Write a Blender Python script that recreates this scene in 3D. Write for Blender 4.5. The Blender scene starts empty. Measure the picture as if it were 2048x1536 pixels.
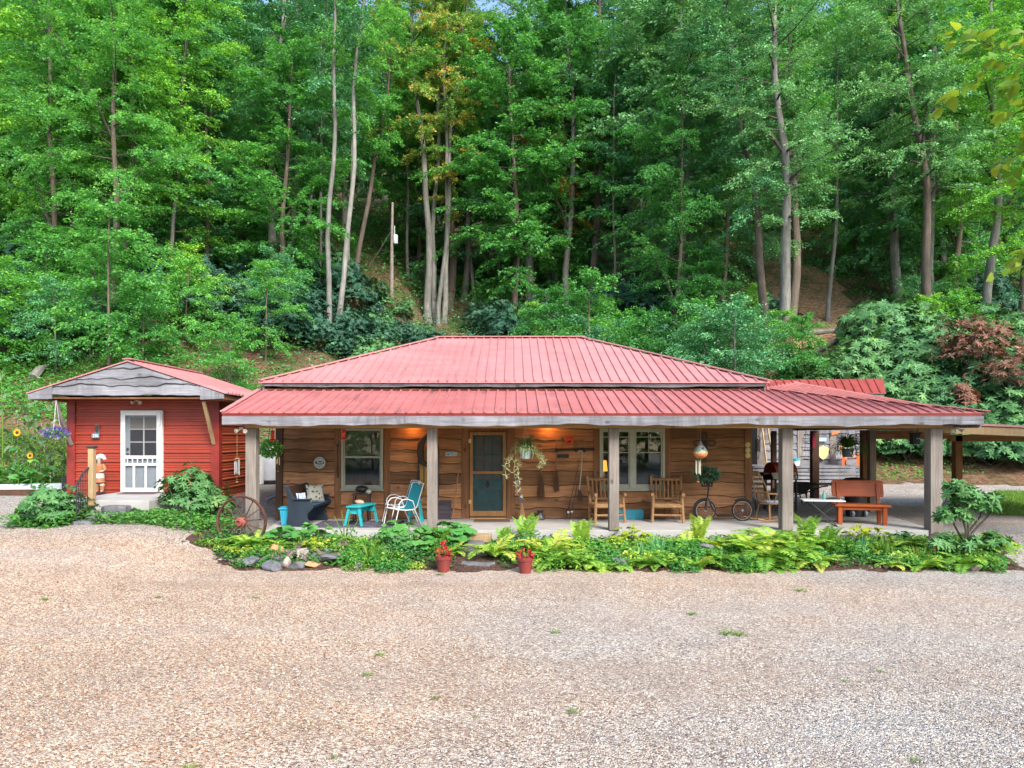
import bpy, bmesh, math, random
import numpy as np
from mathutils import Vector, Matrix, Euler

S = bpy.context.scene
COL = S.collection
R = math.radians

# ------------------------------------------------------------------ camera, sky, sun, exposure
F = 1420.0                      # focal length in photo pixels (2048 wide)
CZ = 2.01                       # camera height above the porch floor
cam = bpy.data.cameras.new('camera'); camo = bpy.data.objects.new('camera', cam); COL.objects.link(camo)
cam.sensor_width = 36.0; cam.lens = 36.0 * F / 2048.0
cam.shift_y = 102.0 / 2048.0
cam.clip_start = 0.1; cam.clip_end = 2000
camo.location = (0, 0, CZ); camo.rotation_euler = (R(90), 0, 0)
S.camera = camo

SUN_EL, SUN_AZ = R(41), R(151)          # azimuth clockwise from +Y: behind the camera, a little left
w = bpy.data.worlds.new('World'); S.world = w; w.use_nodes = True
nt = w.node_tree; bg = nt.nodes['Background']
sky = nt.nodes.new('ShaderNodeTexSky'); sky.sky_type = 'NISHITA'; sky.sun_disc = False
sky.sun_elevation = SUN_EL; sky.sun_rotation = SUN_AZ; sky.dust_density = 3.0; sky.ozone_density = 1.5; sky.altitude = 600
nt.links.new(sky.outputs[0], bg.inputs[0]); bg.inputs[1].default_value = 0.15
sl = bpy.data.lights.new('sun', 'SUN'); so = bpy.data.objects.new('sun', sl); COL.objects.link(so)
sl.energy = 2.1; sl.angle = R(20); sl.color = (1.0, 0.95, 0.87)
sd = Vector((math.sin(SUN_AZ) * math.cos(SUN_EL), math.cos(SUN_AZ) * math.cos(SUN_EL), math.sin(SUN_EL)))
so.rotation_euler = sd.to_track_quat('Z', 'Y').to_euler(); so.location = sd * 60
S.view_settings.view_transform = 'Standard'; S.view_settings.look = 'None'
S.view_settings.exposure = 1.6; S.view_settings.gamma = 1.0
S.cycles.max_bounces = 8; S.cycles.diffuse_bounces = 4; S.cycles.glossy_bounces = 3
S.cycles.transmission_bounces = 4; S.cycles.transparent_max_bounces = 8; S.cycles.caustics_reflective = False
S.cycles.caustics_refractive = False

# ------------------------------------------------------------------ helpers
def PX(px, D): return (px - 1024.0) * D / F
def PZ(py, D): return CZ - (py - 870.0) * D / F
def W(px, py, D): return Vector((PX(px, D), D, PZ(py, D)))

def tag(o, label=None, cat=None, group=None, kind=None):
    if label: o['label'] = label
    if cat: o['category'] = cat
    if group: o['group'] = group
    if kind: o['kind'] = kind
    return o

def thing(name, label, cat, loc=(0, 0, 0), rz=0.0, group=None):
    o = bpy.data.objects.new(name, None); COL.objects.link(o)
    o.empty_display_size = 0.2
    o.location = loc; o.rotation_euler = (0, 0, rz)
    return tag(o, label, cat, group)

def link(name, me, parent=None, loc=None):
    o = bpy.data.objects.new(name, me); COL.objects.link(o)
    if parent is not None: o.parent = parent
    if loc is not None: o.location = loc
    return o

def copy_tree(o, parent=None):
    c = o.copy(); COL.objects.link(c); c.parent = parent
    for ch in o.children: copy_tree(ch, c)
    return c

def frame(d, up=Vector((0, 0, 1))):
    d = Vector(d).normalized()
    if abs(d.dot(up)) > 0.98: up = Vector((0, 1, 0)) if abs(d.y) < 0.9 else Vector((1, 0, 0))
    x = d.cross(up).normalized(); y = x.cross(d).normalized()
    return x, y, d

class MB:
    def __init__(s): s.v = []; s.f = []; s.mi = []; s.t = []; s.cur = 0; s.tint = 0.5
    def add(s, vs, fs):
        n = len(s.v)
        s.v.extend(Vector(v) for v in vs); s.t.extend([s.tint] * len(vs))
        for f in fs: s.f.append([i + n for i in f]); s.mi.append(s.cur)
        return s
    def box(s, x0, x1, y0, y1, z0, z1):
        return s.add([(x0, y0, z0), (x1, y0, z0), (x1, y1, z0), (x0, y1, z0), (x0, y0, z1), (x1, y0, z1), (x1, y1, z1), (x0, y1, z1)],
                     [(0, 3, 2, 1), (4, 5, 6, 7), (0, 1, 5, 4), (1, 2, 6, 5), (2, 3, 7, 6), (3, 0, 4, 7)])
    def beam(s, a, b, w, h, up=(0, 0, 1), w2=None, h2=None):
        a = Vector(a); b = Vector(b); x, y, d = frame(b - a, Vector(up))
        w2 = w if w2 is None else w2; h2 = h if h2 is None else h2
        vs = []
        for p, ww, hh in ((a, w, h), (b, w2, h2)):
            for sx, sy in ((-1, -1), (1, -1), (1, 1), (-1, 1)): vs.append(p + x * sx * ww / 2 + y * sy * hh / 2)
        return s.add(vs, [(0, 1, 2, 3), (7, 6, 5, 4), (0, 4, 5, 1), (1, 5, 6, 2), (2, 6, 7, 3), (3, 7, 4, 0)])
    def tube(s, pts, r, n=8, cap=True):
        pts = [Vector(p) for p in pts]; m = len(pts)
        rs = r if isinstance(r, (list, tuple)) else [r] * m
        x, y, d = frame(pts[1] - pts[0]); vs = []
        for i, p in enumerate(pts):
            d2 = (pts[min(i + 1, m - 1)] - pts[max(i - 1, 0)]).normalized()
            x = (x - d2 * x.dot(d2)); x = x.normalized() if x.length > 1e-6 else frame(d2)[0]
            y = d2.cross(x)
            for k in range(n):
                a = 2 * math.pi * k / n; vs.append(p + (x * math.cos(a) + y * math.sin(a)) * rs[i])
        fs = [(i * n + k, i * n + (k + 1) % n, (i + 1) * n + (k + 1) % n, (i + 1) * n + k) for i in range(m - 1) for k in range(n)]
        if cap: fs += [tuple(range(n - 1, -1, -1)), tuple((m - 1) * n + k for k in range(n))]
        return s.add(vs, fs)
    def lathe(s, prof, c=(0, 0, 0), n=16, axis=(0, 0, 1), cap=True):
        c = Vector(c); x, y, d = frame(axis); vs = []; m = len(prof)
        for r, z in prof:
            for k in range(n):
                a = 2 * math.pi * k / n; vs.append(c + (x * math.cos(a) + y * math.sin(a)) * max(r, 1e-4) + d * z)
        fs = [(i * n + k, i * n + (k + 1) % n, (i + 1) * n + (k + 1) % n, (i + 1) * n + k) for i in range(m - 1) for k in range(n)]
        if cap: fs += [tuple(range(n - 1, -1, -1)), tuple((m - 1) * n + k for k in range(n))]
        return s.add(vs, fs)
    def ball(s, c, r, sx=1, sy=1, sz=1, n=12, m=8):
        c = Vector(c); vs = []
        for i in range(m + 1):
            t = math.pi * i / m
            for k in range(n):
                a = 2 * math.pi * k / n
                vs.append(c + Vector((max(math.sin(t), 1e-3) * math.cos(a) * r * sx, max(math.sin(t), 1e-3) * math.sin(a) * r * sy, -math.cos(t) * r * sz)))
        fs = [(i * n + k, i * n + (k + 1) % n, (i + 1) * n + (k + 1) % n, (i + 1) * n + k) for i in range(m) for k in range(n)]
        fs += [tuple(range(n - 1, -1, -1)), tuple(m * n + k for k in range(n))]
        return s.add(vs, fs)
    def torus(s, c, Rr, r, axis=(0, 0, 1), N=28, n=8, a0=0, a1=2 * math.pi):
        x, y, d = frame(axis); c = Vector(c); full = abs(a1 - a0 - 2 * math.pi) < 1e-6
        vs = []; M = N if full else N + 1
        for i in range(M):
            a = a0 + (a1 - a0) * i / N; o = x * math.cos(a) + y * math.sin(a)
            for k in range(n):
                b = 2 * math.pi * k / n; vs.append(c + o * (Rr + r * math.cos(b)) + d * r * math.sin(b))
        fs = []
        for i in range(N):
            j = (i + 1) % M
            for k in range(n): fs.append((i * n + k, j * n + k, j * n + (k + 1) % n, i * n + (k + 1) % n))
        return s.add(vs, fs)
    def poly(s, pts, off):
        """closed polygon pts extruded by the vector off"""
        pts = [Vector(p) for p in pts]; off = Vector(off); n = len(pts)
        return s.add(pts + [p + off for p in pts], [tuple(range(n - 1, -1, -1)), tuple(range(n, 2 * n))] + [(i, (i + 1) % n, n + (i + 1) % n, n + i) for i in range(n)])
    def text(s, txt, size, M, th=0.004, shear=0.0):
        vs, fs = text_geo(txt, size, th, shear)
        return s.add([M @ v for v in vs], fs)
    def xform(s, M, i0=0):
        for i in range(i0, len(s.v)): s.v[i] = M @ s.v[i]
        return s
    def mesh(s, name, mat, org=None, smooth=False):
        me = bpy.data.meshes.new(name)
        vs = s.v if org is None else [v - org for v in s.v]
        me.from_pydata([tuple(v) for v in vs], [], s.f)
        for m in (mat if isinstance(mat, (list, tuple)) else [mat]): me.materials.append(m)
        me.polygons.foreach_set('material_index', s.mi)
        if smooth: me.polygons.foreach_set('use_smooth', [True] * len(s.f))
        a = me.attributes.new('tint', 'FLOAT', 'POINT'); a.data.foreach_set('value', s.t)
        bm = bmesh.new(); bm.from_mesh(me); bmesh.ops.recalc_face_normals(bm, faces=bm.faces); bm.to_mesh(me); bm.free()
        me.update()
        return me
    def build(s, name, mat, parent=None, world=False, smooth=False, bevel=0.0, label=None, cat=None, group=None, kind=None, loc=None):
        org = None
        if world and parent is not None:
            org = Vector(parent.location)
            if parent.parent is not None: org = org + Vector(parent.parent.location)
        if loc is not None: org = Vector(loc)
        o = link(name, s.mesh(name, mat, org, smooth), parent, loc)
        if bevel > 0:
            b = o.modifiers.new('bevel', 'BEVEL'); b.width = bevel; b.segments = 2; b.limit_method = 'ANGLE'; b.angle_limit = R(40)
        if smooth:
            try:
                o.data.set_sharp_from_angle(angle=R(42))
            except Exception: pass
        return tag(o, label, cat, group, kind)

_tc = {}
def text_geo(txt, size, th, shear):
    key = (txt, shear)
    if key not in _tc:
        cu = bpy.data.curves.new('lettering', 'FONT'); cu.body = txt; cu.size = 1.0; cu.align_x = 'CENTER'; cu.align_y = 'CENTER'; cu.shear = shear; cu.resolution_u = 3
        o = bpy.data.objects.new('lettering', cu); COL.objects.link(o)
        dg = bpy.context.evaluated_depsgraph_get(); me = o.evaluated_get(dg).to_mesh()
        vs = [v.co.copy() for v in me.vertices]; fs = [tuple(p.vertices) for p in me.polygons]
        o.evaluated_get(dg).to_mesh_clear(); bpy.data.objects.remove(o); bpy.data.curves.remove(cu)
        _tc[key] = (vs, fs)
    vs, fs = _tc[key]
    return [v * size for v in vs], fs

def face_cam(x, y, z, rot=0.0):
    """XY text plane -> facing -Y at (x,y,z)"""
    return Matrix.Translation((x, y, z)) @ Matrix.Rotation(R(90), 4, 'X') @ Matrix.Rotation(rot, 4, 'Z')

def np_mesh(name, V, tris=None, quads=None, tint=None, mats=(), smooth=False, mi=None):
    me = bpy.data.meshes.new(name); V = np.asarray(V, np.float32)
    me.vertices.add(len(V)); me.vertices.foreach_set('co', V.ravel())
    loops = []; starts = []; n0 = 0
    if tris is not None and len(tris):
        t = np.asarray(tris, np.int32); loops.append(t.ravel()); starts.append(np.arange(len(t)) * 3 + n0); n0 += t.size
    if quads is not None and len(quads):
        q = np.asarray(quads, np.int32); loops.append(q.ravel()); starts.append(np.arange(len(q)) * 4 + n0); n0 += q.size
    loops = np.concatenate(loops); starts = np.concatenate(starts)
    me.loops.add(len(loops)); me.loops.foreach_set('vertex_index', loops.astype(np.int32))
    me.polygons.add(len(starts)); me.polygons.foreach_set('loop_start', starts.astype(np.int32))
    if mi is not None: me.polygons.foreach_set('material_index', np.asarray(mi, np.int32))
    if smooth: me.polygons.foreach_set('use_smooth', np.ones(len(starts), bool))
    if tint is not None:
        a = me.attributes.new('tint', 'FLOAT', 'POINT'); a.data.foreach_set('value', np.asarray(tint, np.float32))
    for m in mats: me.materials.append(m)
    me.update(calc_edges=True); me.validate()
    return me

def nrm(a): return a / np.maximum(np.linalg.norm(a, axis=1, keepdims=True), 1e-6)

class Leaves:
    """many leaves gathered as arrays: base point, direction, normal, length, width, tint"""
    def __init__(s): s.P = []; s.D = []; s.N = []; s.L = []; s.Wd = []; s.T = []
    def add(s, P, D, N, L, Wd, T):
        n = len(P); s.P.append(np.asarray(P, float)); s.D.append(np.asarray(D, float)); s.N.append(np.asarray(N, float))
        f = lambda a: np.full(n, a, float) if np.isscalar(a) else np.asarray(a, float)
        s.L.append(f(L)); s.Wd.append(f(Wd)); s.T.append(f(T))
    def count(s): return sum(len(p) for p in s.P)
    def mesh(s, name, mat, kind='rhomb', bend=0.0, fold=0.12):
        P = np.concatenate(s.P); D = nrm(np.concatenate(s.D)); N = np.concatenate(s.N)
        L = np.concatenate(s.L)[:, None]; Wd = np.concatenate(s.Wd)[:, None]; T = np.concatenate(s.T); n = len(P)
        Sd = nrm(np.cross(D, N)); N = np.cross(Sd, D)
        if kind == 'rhomb':
            v = np.stack([P, P + D * L * .42 + Sd * Wd / 2 + N * Wd * fold, P + D * L - N * L * bend, P + D * L * .42 - Sd * Wd / 2 + N * Wd * fold], 1).reshape(-1, 3)
            b = np.arange(n)[:, None] * 4
            tris = np.concatenate([b + np.array([[0, 1, 2]]), b + np.array([[0, 2, 3]])])
            return np_mesh(name, v, tris=tris, tint=np.repeat(T, 4), mats=[mat])
        z = lambda t: -N * L * bend * t * t
        a, c = P + D * L * .3 + z(.3), P + D * L * .68 + z(.68)
        v = np.stack([P, a + Sd * Wd * .46 + N * Wd * fold, a - Sd * Wd * .46 + N * Wd * fold, c + Sd * Wd * .42 + N * Wd * fold, c - Sd * Wd * .42 + N * Wd * fold, P + D * L + z(1.0)], 1).reshape(-1, 3)
        b = np.arange(n)[:, None] * 6
        tris = np.concatenate([b + np.array([[0, 1, 2]]), b + np.array([[3, 5, 4]])]); quads = b + np.array([[2, 1, 3, 4]])
        return np_mesh(name, v, tris=tris, quads=quads, tint=np.repeat(T, 6), mats=[mat])

# ------------------------------------------------------------------ materials
class NT:
    def __init__(s, name):
        s.m = bpy.data.materials.new(name); s.m.use_nodes = True; s.t = s.m.node_tree; s.n = s.t.nodes
        s.p = s.n['Principled BSDF']; s.out = s.n['Material Output']
    def node(s, typ, **kw):
        o = s.n.new(typ)
        for k, v in kw.items(): setattr(o, k, v)
        return o
    def link(s, a, b): s.t.links.new(a, b)
    def coord(s, scale=(1, 1, 1), which='Object', rot=(0, 0, 0)):
        c = s.node('ShaderNodeTexCoord'); m = s.node('ShaderNodeMapping'); m.inputs['Scale'].default_value = scale; m.inputs['Rotation'].default_value = rot
        s.link(c.outputs[which], m.inputs['Vector']); return m.outputs['Vector']
    def noise(s, vec, scale=5, detail=4, rough=.6, dist=0):
        o = s.node('ShaderNodeTexNoise'); o.inputs['Scale'].default_value = scale; o.inputs['Detail'].default_value = detail
        o.inputs['Roughness'].default_value = rough; o.inputs['Distortion'].default_value = dist
        if vec is not None: s.link(vec, o.inputs['Vector'])
        return o.outputs['Fac']
    def ramp(s, fac, stops, interp='LINEAR'):
        o = s.node('ShaderNodeValToRGB'); cr = o.color_ramp; cr.interpolation = interp
        while len(cr.elements) < len(stops): cr.elements.new(0.5)
        for e, (p, c) in zip(cr.elements, stops): e.position = p; e.color = (c[0], c[1], c[2], 1) if len(c) == 3 else c
        s.link(fac, o.inputs[0]); return o.outputs['Color']
    def g(s, *st): return [(p, (v, v, v)) for p, v in st]
    def mix(s, fac, a, b, blend='MIX'):
        o = s.node('ShaderNodeMix'); o.data_type = 'RGBA'; o.blend_type = blend; o.clamp_factor = True
        for v, k in ((fac, 0), (a, 6), (b, 7)):
            if isinstance(v, (int, float)): o.inputs[k].default_value = v
            elif isinstance(v, tuple): o.inputs[k].default_value = (v[0], v[1], v[2], 1)
            else: s.link(v, o.inputs[k])
        return o.outputs[2]
    def math(s, op, a, b=0.5):
        o = s.node('ShaderNodeMath', operation=op)
        for k, v in ((0, a), (1, b)):
            if isinstance(v, (int, float)): o.inputs[k].default_value = v
            else: s.link(v, o.inputs[k])
        return o.outputs[0]
    def attr(s, name): o = s.node('ShaderNodeAttribute'); o.attribute_name = name; return o.outputs['Fac']
    def bump(s, h, strength=.3, dist=.01):
        o = s.node('ShaderNodeBump'); o.inputs['Strength'].default_value = strength; o.inputs['Distance'].default_value = dist
        s.link(h, o.inputs['Height']); s.link(o.outputs[0], s.p.inputs['Normal']); return o
    def fin(s, col, rough=.6, metal=0., spec=.5):
        if isinstance(col, tuple): s.p.inputs['Base Color'].default_value = (*col, 1)
        else: s.link(col, s.p.inputs['Base Color'])
        if isinstance(rough, (int, float)): s.p.inputs['Roughness'].default_value = rough
        else: s.link(rough, s.p.inputs['Roughness'])
        s.p.inputs['Metallic'].default_value = metal; s.p.inputs['Specular IOR Level'].default_value = spec
        return s.m

def paint(name, c, rough=.5, var=.25, scale=6, metal=0., spec=.4, bump=.1):
    n = NT(name); v = n.coord(); f = n.noise(v, scale, 5)
    lo = tuple(x * (1 - var) for x in c); hi = tuple(min(1, x * (1 + var * .6)) for x in c)
    col = n.ramp(f, [(.3, lo), (.7, hi)])
    f2 = n.noise(v, scale * 9, 3)
    n.bump(f2, bump, .004)
    return n.fin(col, rough, metal, spec)

def wood(name, dark, light, axis=0, fine=26, knots=True, rough=.75, tintamt=.5, bump=.35, streak=None):
    n = NT(name)
    sc = [fine] * 3; sc[axis] = 1.3
    v = n.coord(tuple(sc)); g = n.noise(v, 1.0, 6, .65, .6)
    col = n.ramp(g, [(.28, dark), (.5, tuple((a + b) / 2 for a, b in zip(dark, light))), (.75, light)])
    v2 = n.coord(); b = n.noise(v2, 1.1, 3)
    col = n.mix(n.ramp(b, n.g((.35, 0), (.7, .55))), col, tuple(x * .6 for x in dark), 'MIX')
    if knots:
        ks = [3.4] * 3; ks[axis] = 2.0
        vo = n.node('ShaderNodeTexVoronoi'); n.link(n.coord(tuple(ks)), vo.inputs['Vector']); vo.inputs['Scale'].default_value = 1.0
        k = n.ramp(vo.outputs['Distance'], n.g((.05, 1), (.16, 0)))
        col = n.mix(n.math('MULTIPLY', k, .75), col, tuple(x * .25 for x in dark))
    if streak:
        ss_ = n.noise(n.coord((5.5, 5.5, .9)), 1, 5, .65, .8); sg_ = n.noise(n.coord((.35, .35, .35)), 1, 2)
        col = n.mix(n.math('MULTIPLY', n.math('MULTIPLY', n.ramp(ss_, n.g((.46, 0), (.62, 1))), n.ramp(sg_, n.g((.42, .1), (.58, 1)))), .7), col, streak)
    t = n.math('ADD', n.math('MULTIPLY', n.attr('tint'), tintamt), 1 - tintamt * .5)
    cc = n.node('ShaderNodeCombineColor')
    for k in range(3): n.link(t, cc.inputs[k])
    col = n.mix(1.0, col, cc.outputs[0], 'MULTIPLY')
    n.bump(g, bump, .006)
    return n.fin(col, rough, 0, .25)

def leafmat(name, stops, transl=.46, rough=.5, spec=.3, objvar=.5):
    n = NT(name)
    t = n.attr('tint'); oi = n.node('ShaderNodeObjectInfo')
    f = n.math('ADD', n.math('MULTIPLY', t, 1 - objvar * .5), n.math('MULTIPLY', n.math('SUBTRACT', oi.outputs['Random'], .25), objvar))
    col = n.ramp(f, stops)
    n.fin(col, rough, 0, spec)
    tr = n.node('ShaderNodeBsdfTranslucent')
    tc = n.mix(1.0, col, (1.25, 1.15, .6), 'MULTIPLY'); n.link(tc, tr.inputs['Color'])
    mx = n.node('ShaderNodeMixShader'); mx.inputs[0].default_value = transl
    n.link(n.p.outputs[0], mx.inputs[1]); n.link(tr.outputs[0], mx.inputs[2]); n.link(mx.outputs[0], n.out.inputs['Surface'])
    return n.m

M = {}
def metal_roof(name, c, dirt):
    n = NT(name); v = n.coord()
    a = n.noise(v, .8, 4); col = n.ramp(a, [(.3, tuple(x * .85 for x in c)), (.7, tuple(x * 1.12 for x in c))])
    st = n.noise(n.coord((9, .5, .5)), 1, 6, .7); p = n.noise(v, .55, 3)
    k = n.math('MULTIPLY', n.ramp(st, n.g((.50, 0), (.66, 1))), n.ramp(p, n.g((.42, 0), (.58, 1))))
    col = n.mix(n.math('MULTIPLY', k, dirt), col, (.035, .03, .04))
    sx = n.node('ShaderNodeSeparateXYZ'); n.link(v, sx.inputs[0]); fl = n.math('FLOOR', n.math('DIVIDE', sx.outputs[0], .914)); wn = n.node('ShaderNodeTexWhiteNoise'); wn.noise_dimensions = '1D'; n.link(fl, wn.inputs['W'])
    col = n.mix(n.math('MULTIPLY', wn.outputs['Value'], .28), col, tuple(min(1, x * 1.25 + .05) for x in c))
    fd = n.noise(n.coord((.6, 2.2, 1)), 1.6, 5, .65); col = n.mix(n.math('MULTIPLY', n.ramp(fd, n.g((.45, 0), (.7, 1))), .35), col, tuple(min(1, x * 1.1 + .10) for x in c))
    sp = n.noise(v, 38, 2); col = n.mix(n.math('MULTIPLY', n.ramp(sp, n.g((.66, 0), (.74, 1))), .35), col, (.12, .06, .05))
    n.bump(n.noise(v, 3.5, 2), .08, .03)
    return n.fin(col, .42, 0, .5)
M['roof'] = metal_roof('red_metal_roofing', (.42, .172, .17), .4)
M['roof_low'] = metal_roof('red_metal_porch_roofing', (.38, .12, .116), .7)
M['trim_red'] = paint('dark_red_trim', (.22, .024, .018), .45)
M['siding'] = paint('red_metal_siding', (.30, .045, .026), .42, .18, 1.5)
M['siding_faded_bright'] = paint('faded_brightened_red_siding', (.48, .125, .05), .5, .2, 1.2)  # faded red, lightened further to make up for the shaded side wall
M['wall'] = wood('brown_live_edge_board', (.16, .068, .03), (.52, .26, .12), 0, 22, True, .75, .95)
M['bark_lap_shade'] = wood('dark_bark_lap_shade', (.05, .022, .011), (.15, .07, .034), 0, 22, False)  # bark edge, also darkened in place of the weak shadow under each lap
M['grey_lap_shade'] = wood('grey_bark_lap_shade', (.06, .058, .06), (.2, .19, .19), 0, 22, False)  # grey bark edge, darkened as painted shadow along the board laps
M['wall_v'] = wood('brown_trim_board', (.13, .055, .025), (.35, .165, .075), 2, 26)
M['beam'] = wood('golden_brown_beam', (.34, .17, .07), (.66, .38, .18), 0, 30)
M['grey_x'] = wood('weathered_grey_board', (.115, .115, .125), (.30, .30, .325), 0, 24, True, .85, .4, .5, (.10, .095, .10))
M['grey_v'] = wood('weathered_grey_post', (.13, .108, .092), (.34, .295, .26), 2, 34, True, .85, .4, .5)
M['brown_post'] = wood('dark_brown_post', (.045, .022, .014), (.14, .075, .045), 2, 34, False)
M['tan_wood'] = wood('tan_sawn_wood', (.30, .20, .10), (.50, .36, .20), 2, 34, False)
M['log'] = wood('peeled_log_wood', (.20, .10, .045), (.45, .27, .13), 2, 20, False)
M['red_wood'] = wood('red_orange_stained_wood', (.26, .05, .013), (.48, .118, .03), 0, 26, False, .4)
M['yellow_wood'] = wood('varnished_yellow_wood', (.30, .16, .04), (.48, .28, .08), 2, 26, False, .5)
M['door_wood'] = wood('honey_screen_door_wood', (.26, .12, .04), (.45, .23, .09), 2, 28, False, .55)
M['white'] = paint('white_paint', (.60, .60, .59), .45, .06)
M['beige'] = paint('beige_window_frame', (.34, .35, .27), .45, .08)
M['blind'] = paint('sage_window_blind', (.30, .31, .21), .7, .1, 12)
M['teal'] = paint('teal_paint', (.02, .33, .36), .4, .1)
M['teal_cloth'] = paint('teal_sling_fabric', (.012, .21, .24), .75, .12, 40)
M['tote'] = paint('blue_plastic', (.03, .30, .42), .35, .06)
M['navy'] = paint('navy_painted_wood', (.018, .028, .042), .45, .3, 4)
M['seat_blue'] = paint('blue_seat_pad', (.015, .06, .12), .6, .2)
M['black'] = paint('black_metal', (.018, .018, .02), .45, .3)
M['rubber'] = paint('black_rubber', (.02, .02, .022), .8, .2)
M['dark_iron'] = paint('dark_wrought_iron', (.03, .03, .033), .5, .3, 12)
M['rust'] = paint('rusty_iron', (.09, .038, .026), .8, .4, 14)
M['rust_red'] = paint('rusty_red_hub', (.26, .07, .055), .75, .35, 14)
M['steel'] = paint('bare_steel', (.55, .55, .56), .3, .1, 8, .8)
M['brass'] = paint('pale_brass', (.62, .48, .2), .4, .15, 8, .6)
M['concrete'] = paint('concrete', (.36, .35, .33), .85, .14, 2.2, 0, .2, .3)
M['terracotta'] = paint('oxblood_pot', (.20, .035, .03), .5, .15)
M['soil'] = paint('potting_soil', (.05, .032, .022), .95, .4, 20)
M['slate'] = None
M['tank'] = paint('white_tank_paint', (.42, .44, .48), .4, .1, 2)
M['grey_plastic'] = paint('grey_plastic', (.25, .28, .31), .5, .1)
M['bluepot'] = paint('pale_blue_plastic', (.36, .43, .55), .5, .1)
M['greypot'] = paint('slate_blue_plastic', (.10, .16, .20), .5, .1)
M['skin'] = paint('painted_skin', (.50, .25, .16), .6, .1)
M['leather'] = paint('painted_brown_leather', (.32, .13, .055), .6, .15)
M['leather_dark'] = paint('dark_leather', (.05, .028, .02), .6, .25)
M['orange'] = paint('orange_plastic', (.70, .17, .05), .5, .1)
M['yellow'] = paint('pale_yellow_paint', (.72, .62, .22), .5, .1)
M['red_cloth'] = paint('dull_red_cover', (.30, .045, .025), .7, .15)
M['bbq'] = paint('grey_beige_enamel', (.42, .43, .36), .4, .1)
M['sky_blue'] = paint('faded_sky_blue_paint', (.30, .46, .55), .6, .2)
M['plaque_blue'] = paint('turquoise_board', (.02, .24, .33), .55, .2)
M['gold_disc'] = paint('ochre_ceramic', (.50, .42, .15), .5, .2, 20)
M['straw'] = paint('broom_straw', (.34, .21, .09), .9, .25, 40)
M['twig'] = paint('dark_twigs', (.13, .065, .035), .9, .3, 40)
M['bark_grey'] = wood('pale_grey_bark', (.11, .105, .092), (.28, .27, .24), 2, 9, False, .9, .5, .8)
M['bark_brown'] = wood('brown_bark', (.07, .055, .042), (.18, .145, .115), 2, 9, False, .9, .5, .8)
M['limb'] = wood('dark_limb_bark', (.05, .042, .034), (.13, .11, .09), 2, 9, False, .9)
def flat(name, c, rough=.6): n = NT(name); return n.fin(c, rough)
M['letter'] = flat('white_lettering', (.85, .85, .85)); M['letter_dark'] = flat('dark_lettering', (.03, .03, .04)); M['emblem'] = flat('navy_emblem', (.012, .025, .09))
M['cream'] = paint('cream_enamel', (.42, .40, .33), .4, .08)
M['rest_teal'] = paint('old_teal_door', (.03, .20, .20), .55, .5, 5)
M['curtain'] = paint('dim_curtain', (.22, .21, .19), .8, .2)
M['redglass'] = paint('red_plastic', (.60, .035, .02), .25, .1)
M['purple'] = paint('violet_petals', (.10, .035, .32), .6, .3)
M['bottle'] = paint('green_plastic_bottle', (.10, .32, .27), .2, .1)

def glass(name, tint):
    n = NT(name); fr = n.node('ShaderNodeFresnel'); fr.inputs[0].default_value = 1.55
    tr = n.node('ShaderNodeBsdfTransparent'); tr.inputs[0].default_value = (*tint, 1)
    gl = n.node('ShaderNodeBsdfGlossy'); gl.inputs['Roughness'].default_value = .01; gl.inputs['Color'].default_value = (.9, .95, 1, 1)
    mx = n.node('ShaderNodeMixShader'); n.link(fr.outputs[0], mx.inputs[0]); n.link(tr.outputs[0], mx.inputs[1]); n.link(gl.outputs[0], mx.inputs[2])
    n.link(mx.outputs[0], n.out.inputs['Surface']); return n.m
M['glass'] = glass('window_glass', (.75, .8, .78)); 
def screen(name, open_):
    n = NT(name); n.fin((.05, .05, .055), .7)
    tr = n.node('ShaderNodeBsdfTransparent'); mx = n.node('ShaderNodeMixShader'); mx.inputs[0].default_value = open_
    n.link(n.p.outputs[0], mx.inputs[1]); n.link(tr.outputs[0], mx.inputs[2]); n.link(mx.outputs[0], n.out.inputs['Surface']); return n.m
M['mesh'] = screen('insect_screen', .72)
def emit(name, c, e):
    n = NT(name); n.fin(c, .5); n.p.inputs['Emission Color'].default_value = (*c, 1); n.p.inputs['Emission Strength'].default_value = e; return n.m
M['bulb'] = emit('lit_amber_bulb', (1.0, .35, .06), 9.0)
M['lampshade'] = emit('lit_orange_lampshade', (1.0, .33, .05), 1.1)

G_ = lambda *a: a
M['leaf_mid'] = leafmat('mid_green_leaves', [(.0, (0.044, 0.171, 0.050)), (.4, (0.085, 0.309, 0.077)), (.75, (0.159, 0.457, 0.089)), (1, (0.295, 0.593, 0.100))])
M['leaf_teal'] = leafmat('blue_green_leaves', [(.0, (0.043, 0.164, 0.070)), (.45, (0.090, 0.301, 0.123)), (.8, (0.157, 0.440, 0.178)), (1, (0.314, 0.578, 0.200))], .28, .38, .5)
M['leaf_yellow'] = leafmat('yellow_green_leaves', [(.0, (0.082, 0.278, 0.049)), (.4, (0.177, 0.463, 0.062)), (.75, (0.352, 0.673, 0.085)), (1, (0.662, 0.834, 0.113))], .38)
M['leaf_oak'] = leafmat('oak_leaves', [(.0, (.07, .17, .02)), (.4, (.14, .28, .03)), (.75, (.26, .38, .04)), (1, (.45, .42, .06))], .45)
M['leaf_pale'] = leafmat('pale_green_leaves', [(.0, (0.097, 0.273, 0.110)), (.5, (0.184, 0.433, 0.159)), (1, (0.366, 0.636, 0.220))], .3)
M['leaf_autumn'] = leafmat('turning_maple_leaves', [(.0, (0.122, 0.303, 0.069)), (.55, (0.268, 0.441, 0.092)), (.75, (0.730, 0.509, 0.115)), (.88, (1.022, 0.303, 0.080)), (1, (1.022, 0.139, 0.058))], .34)
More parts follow.
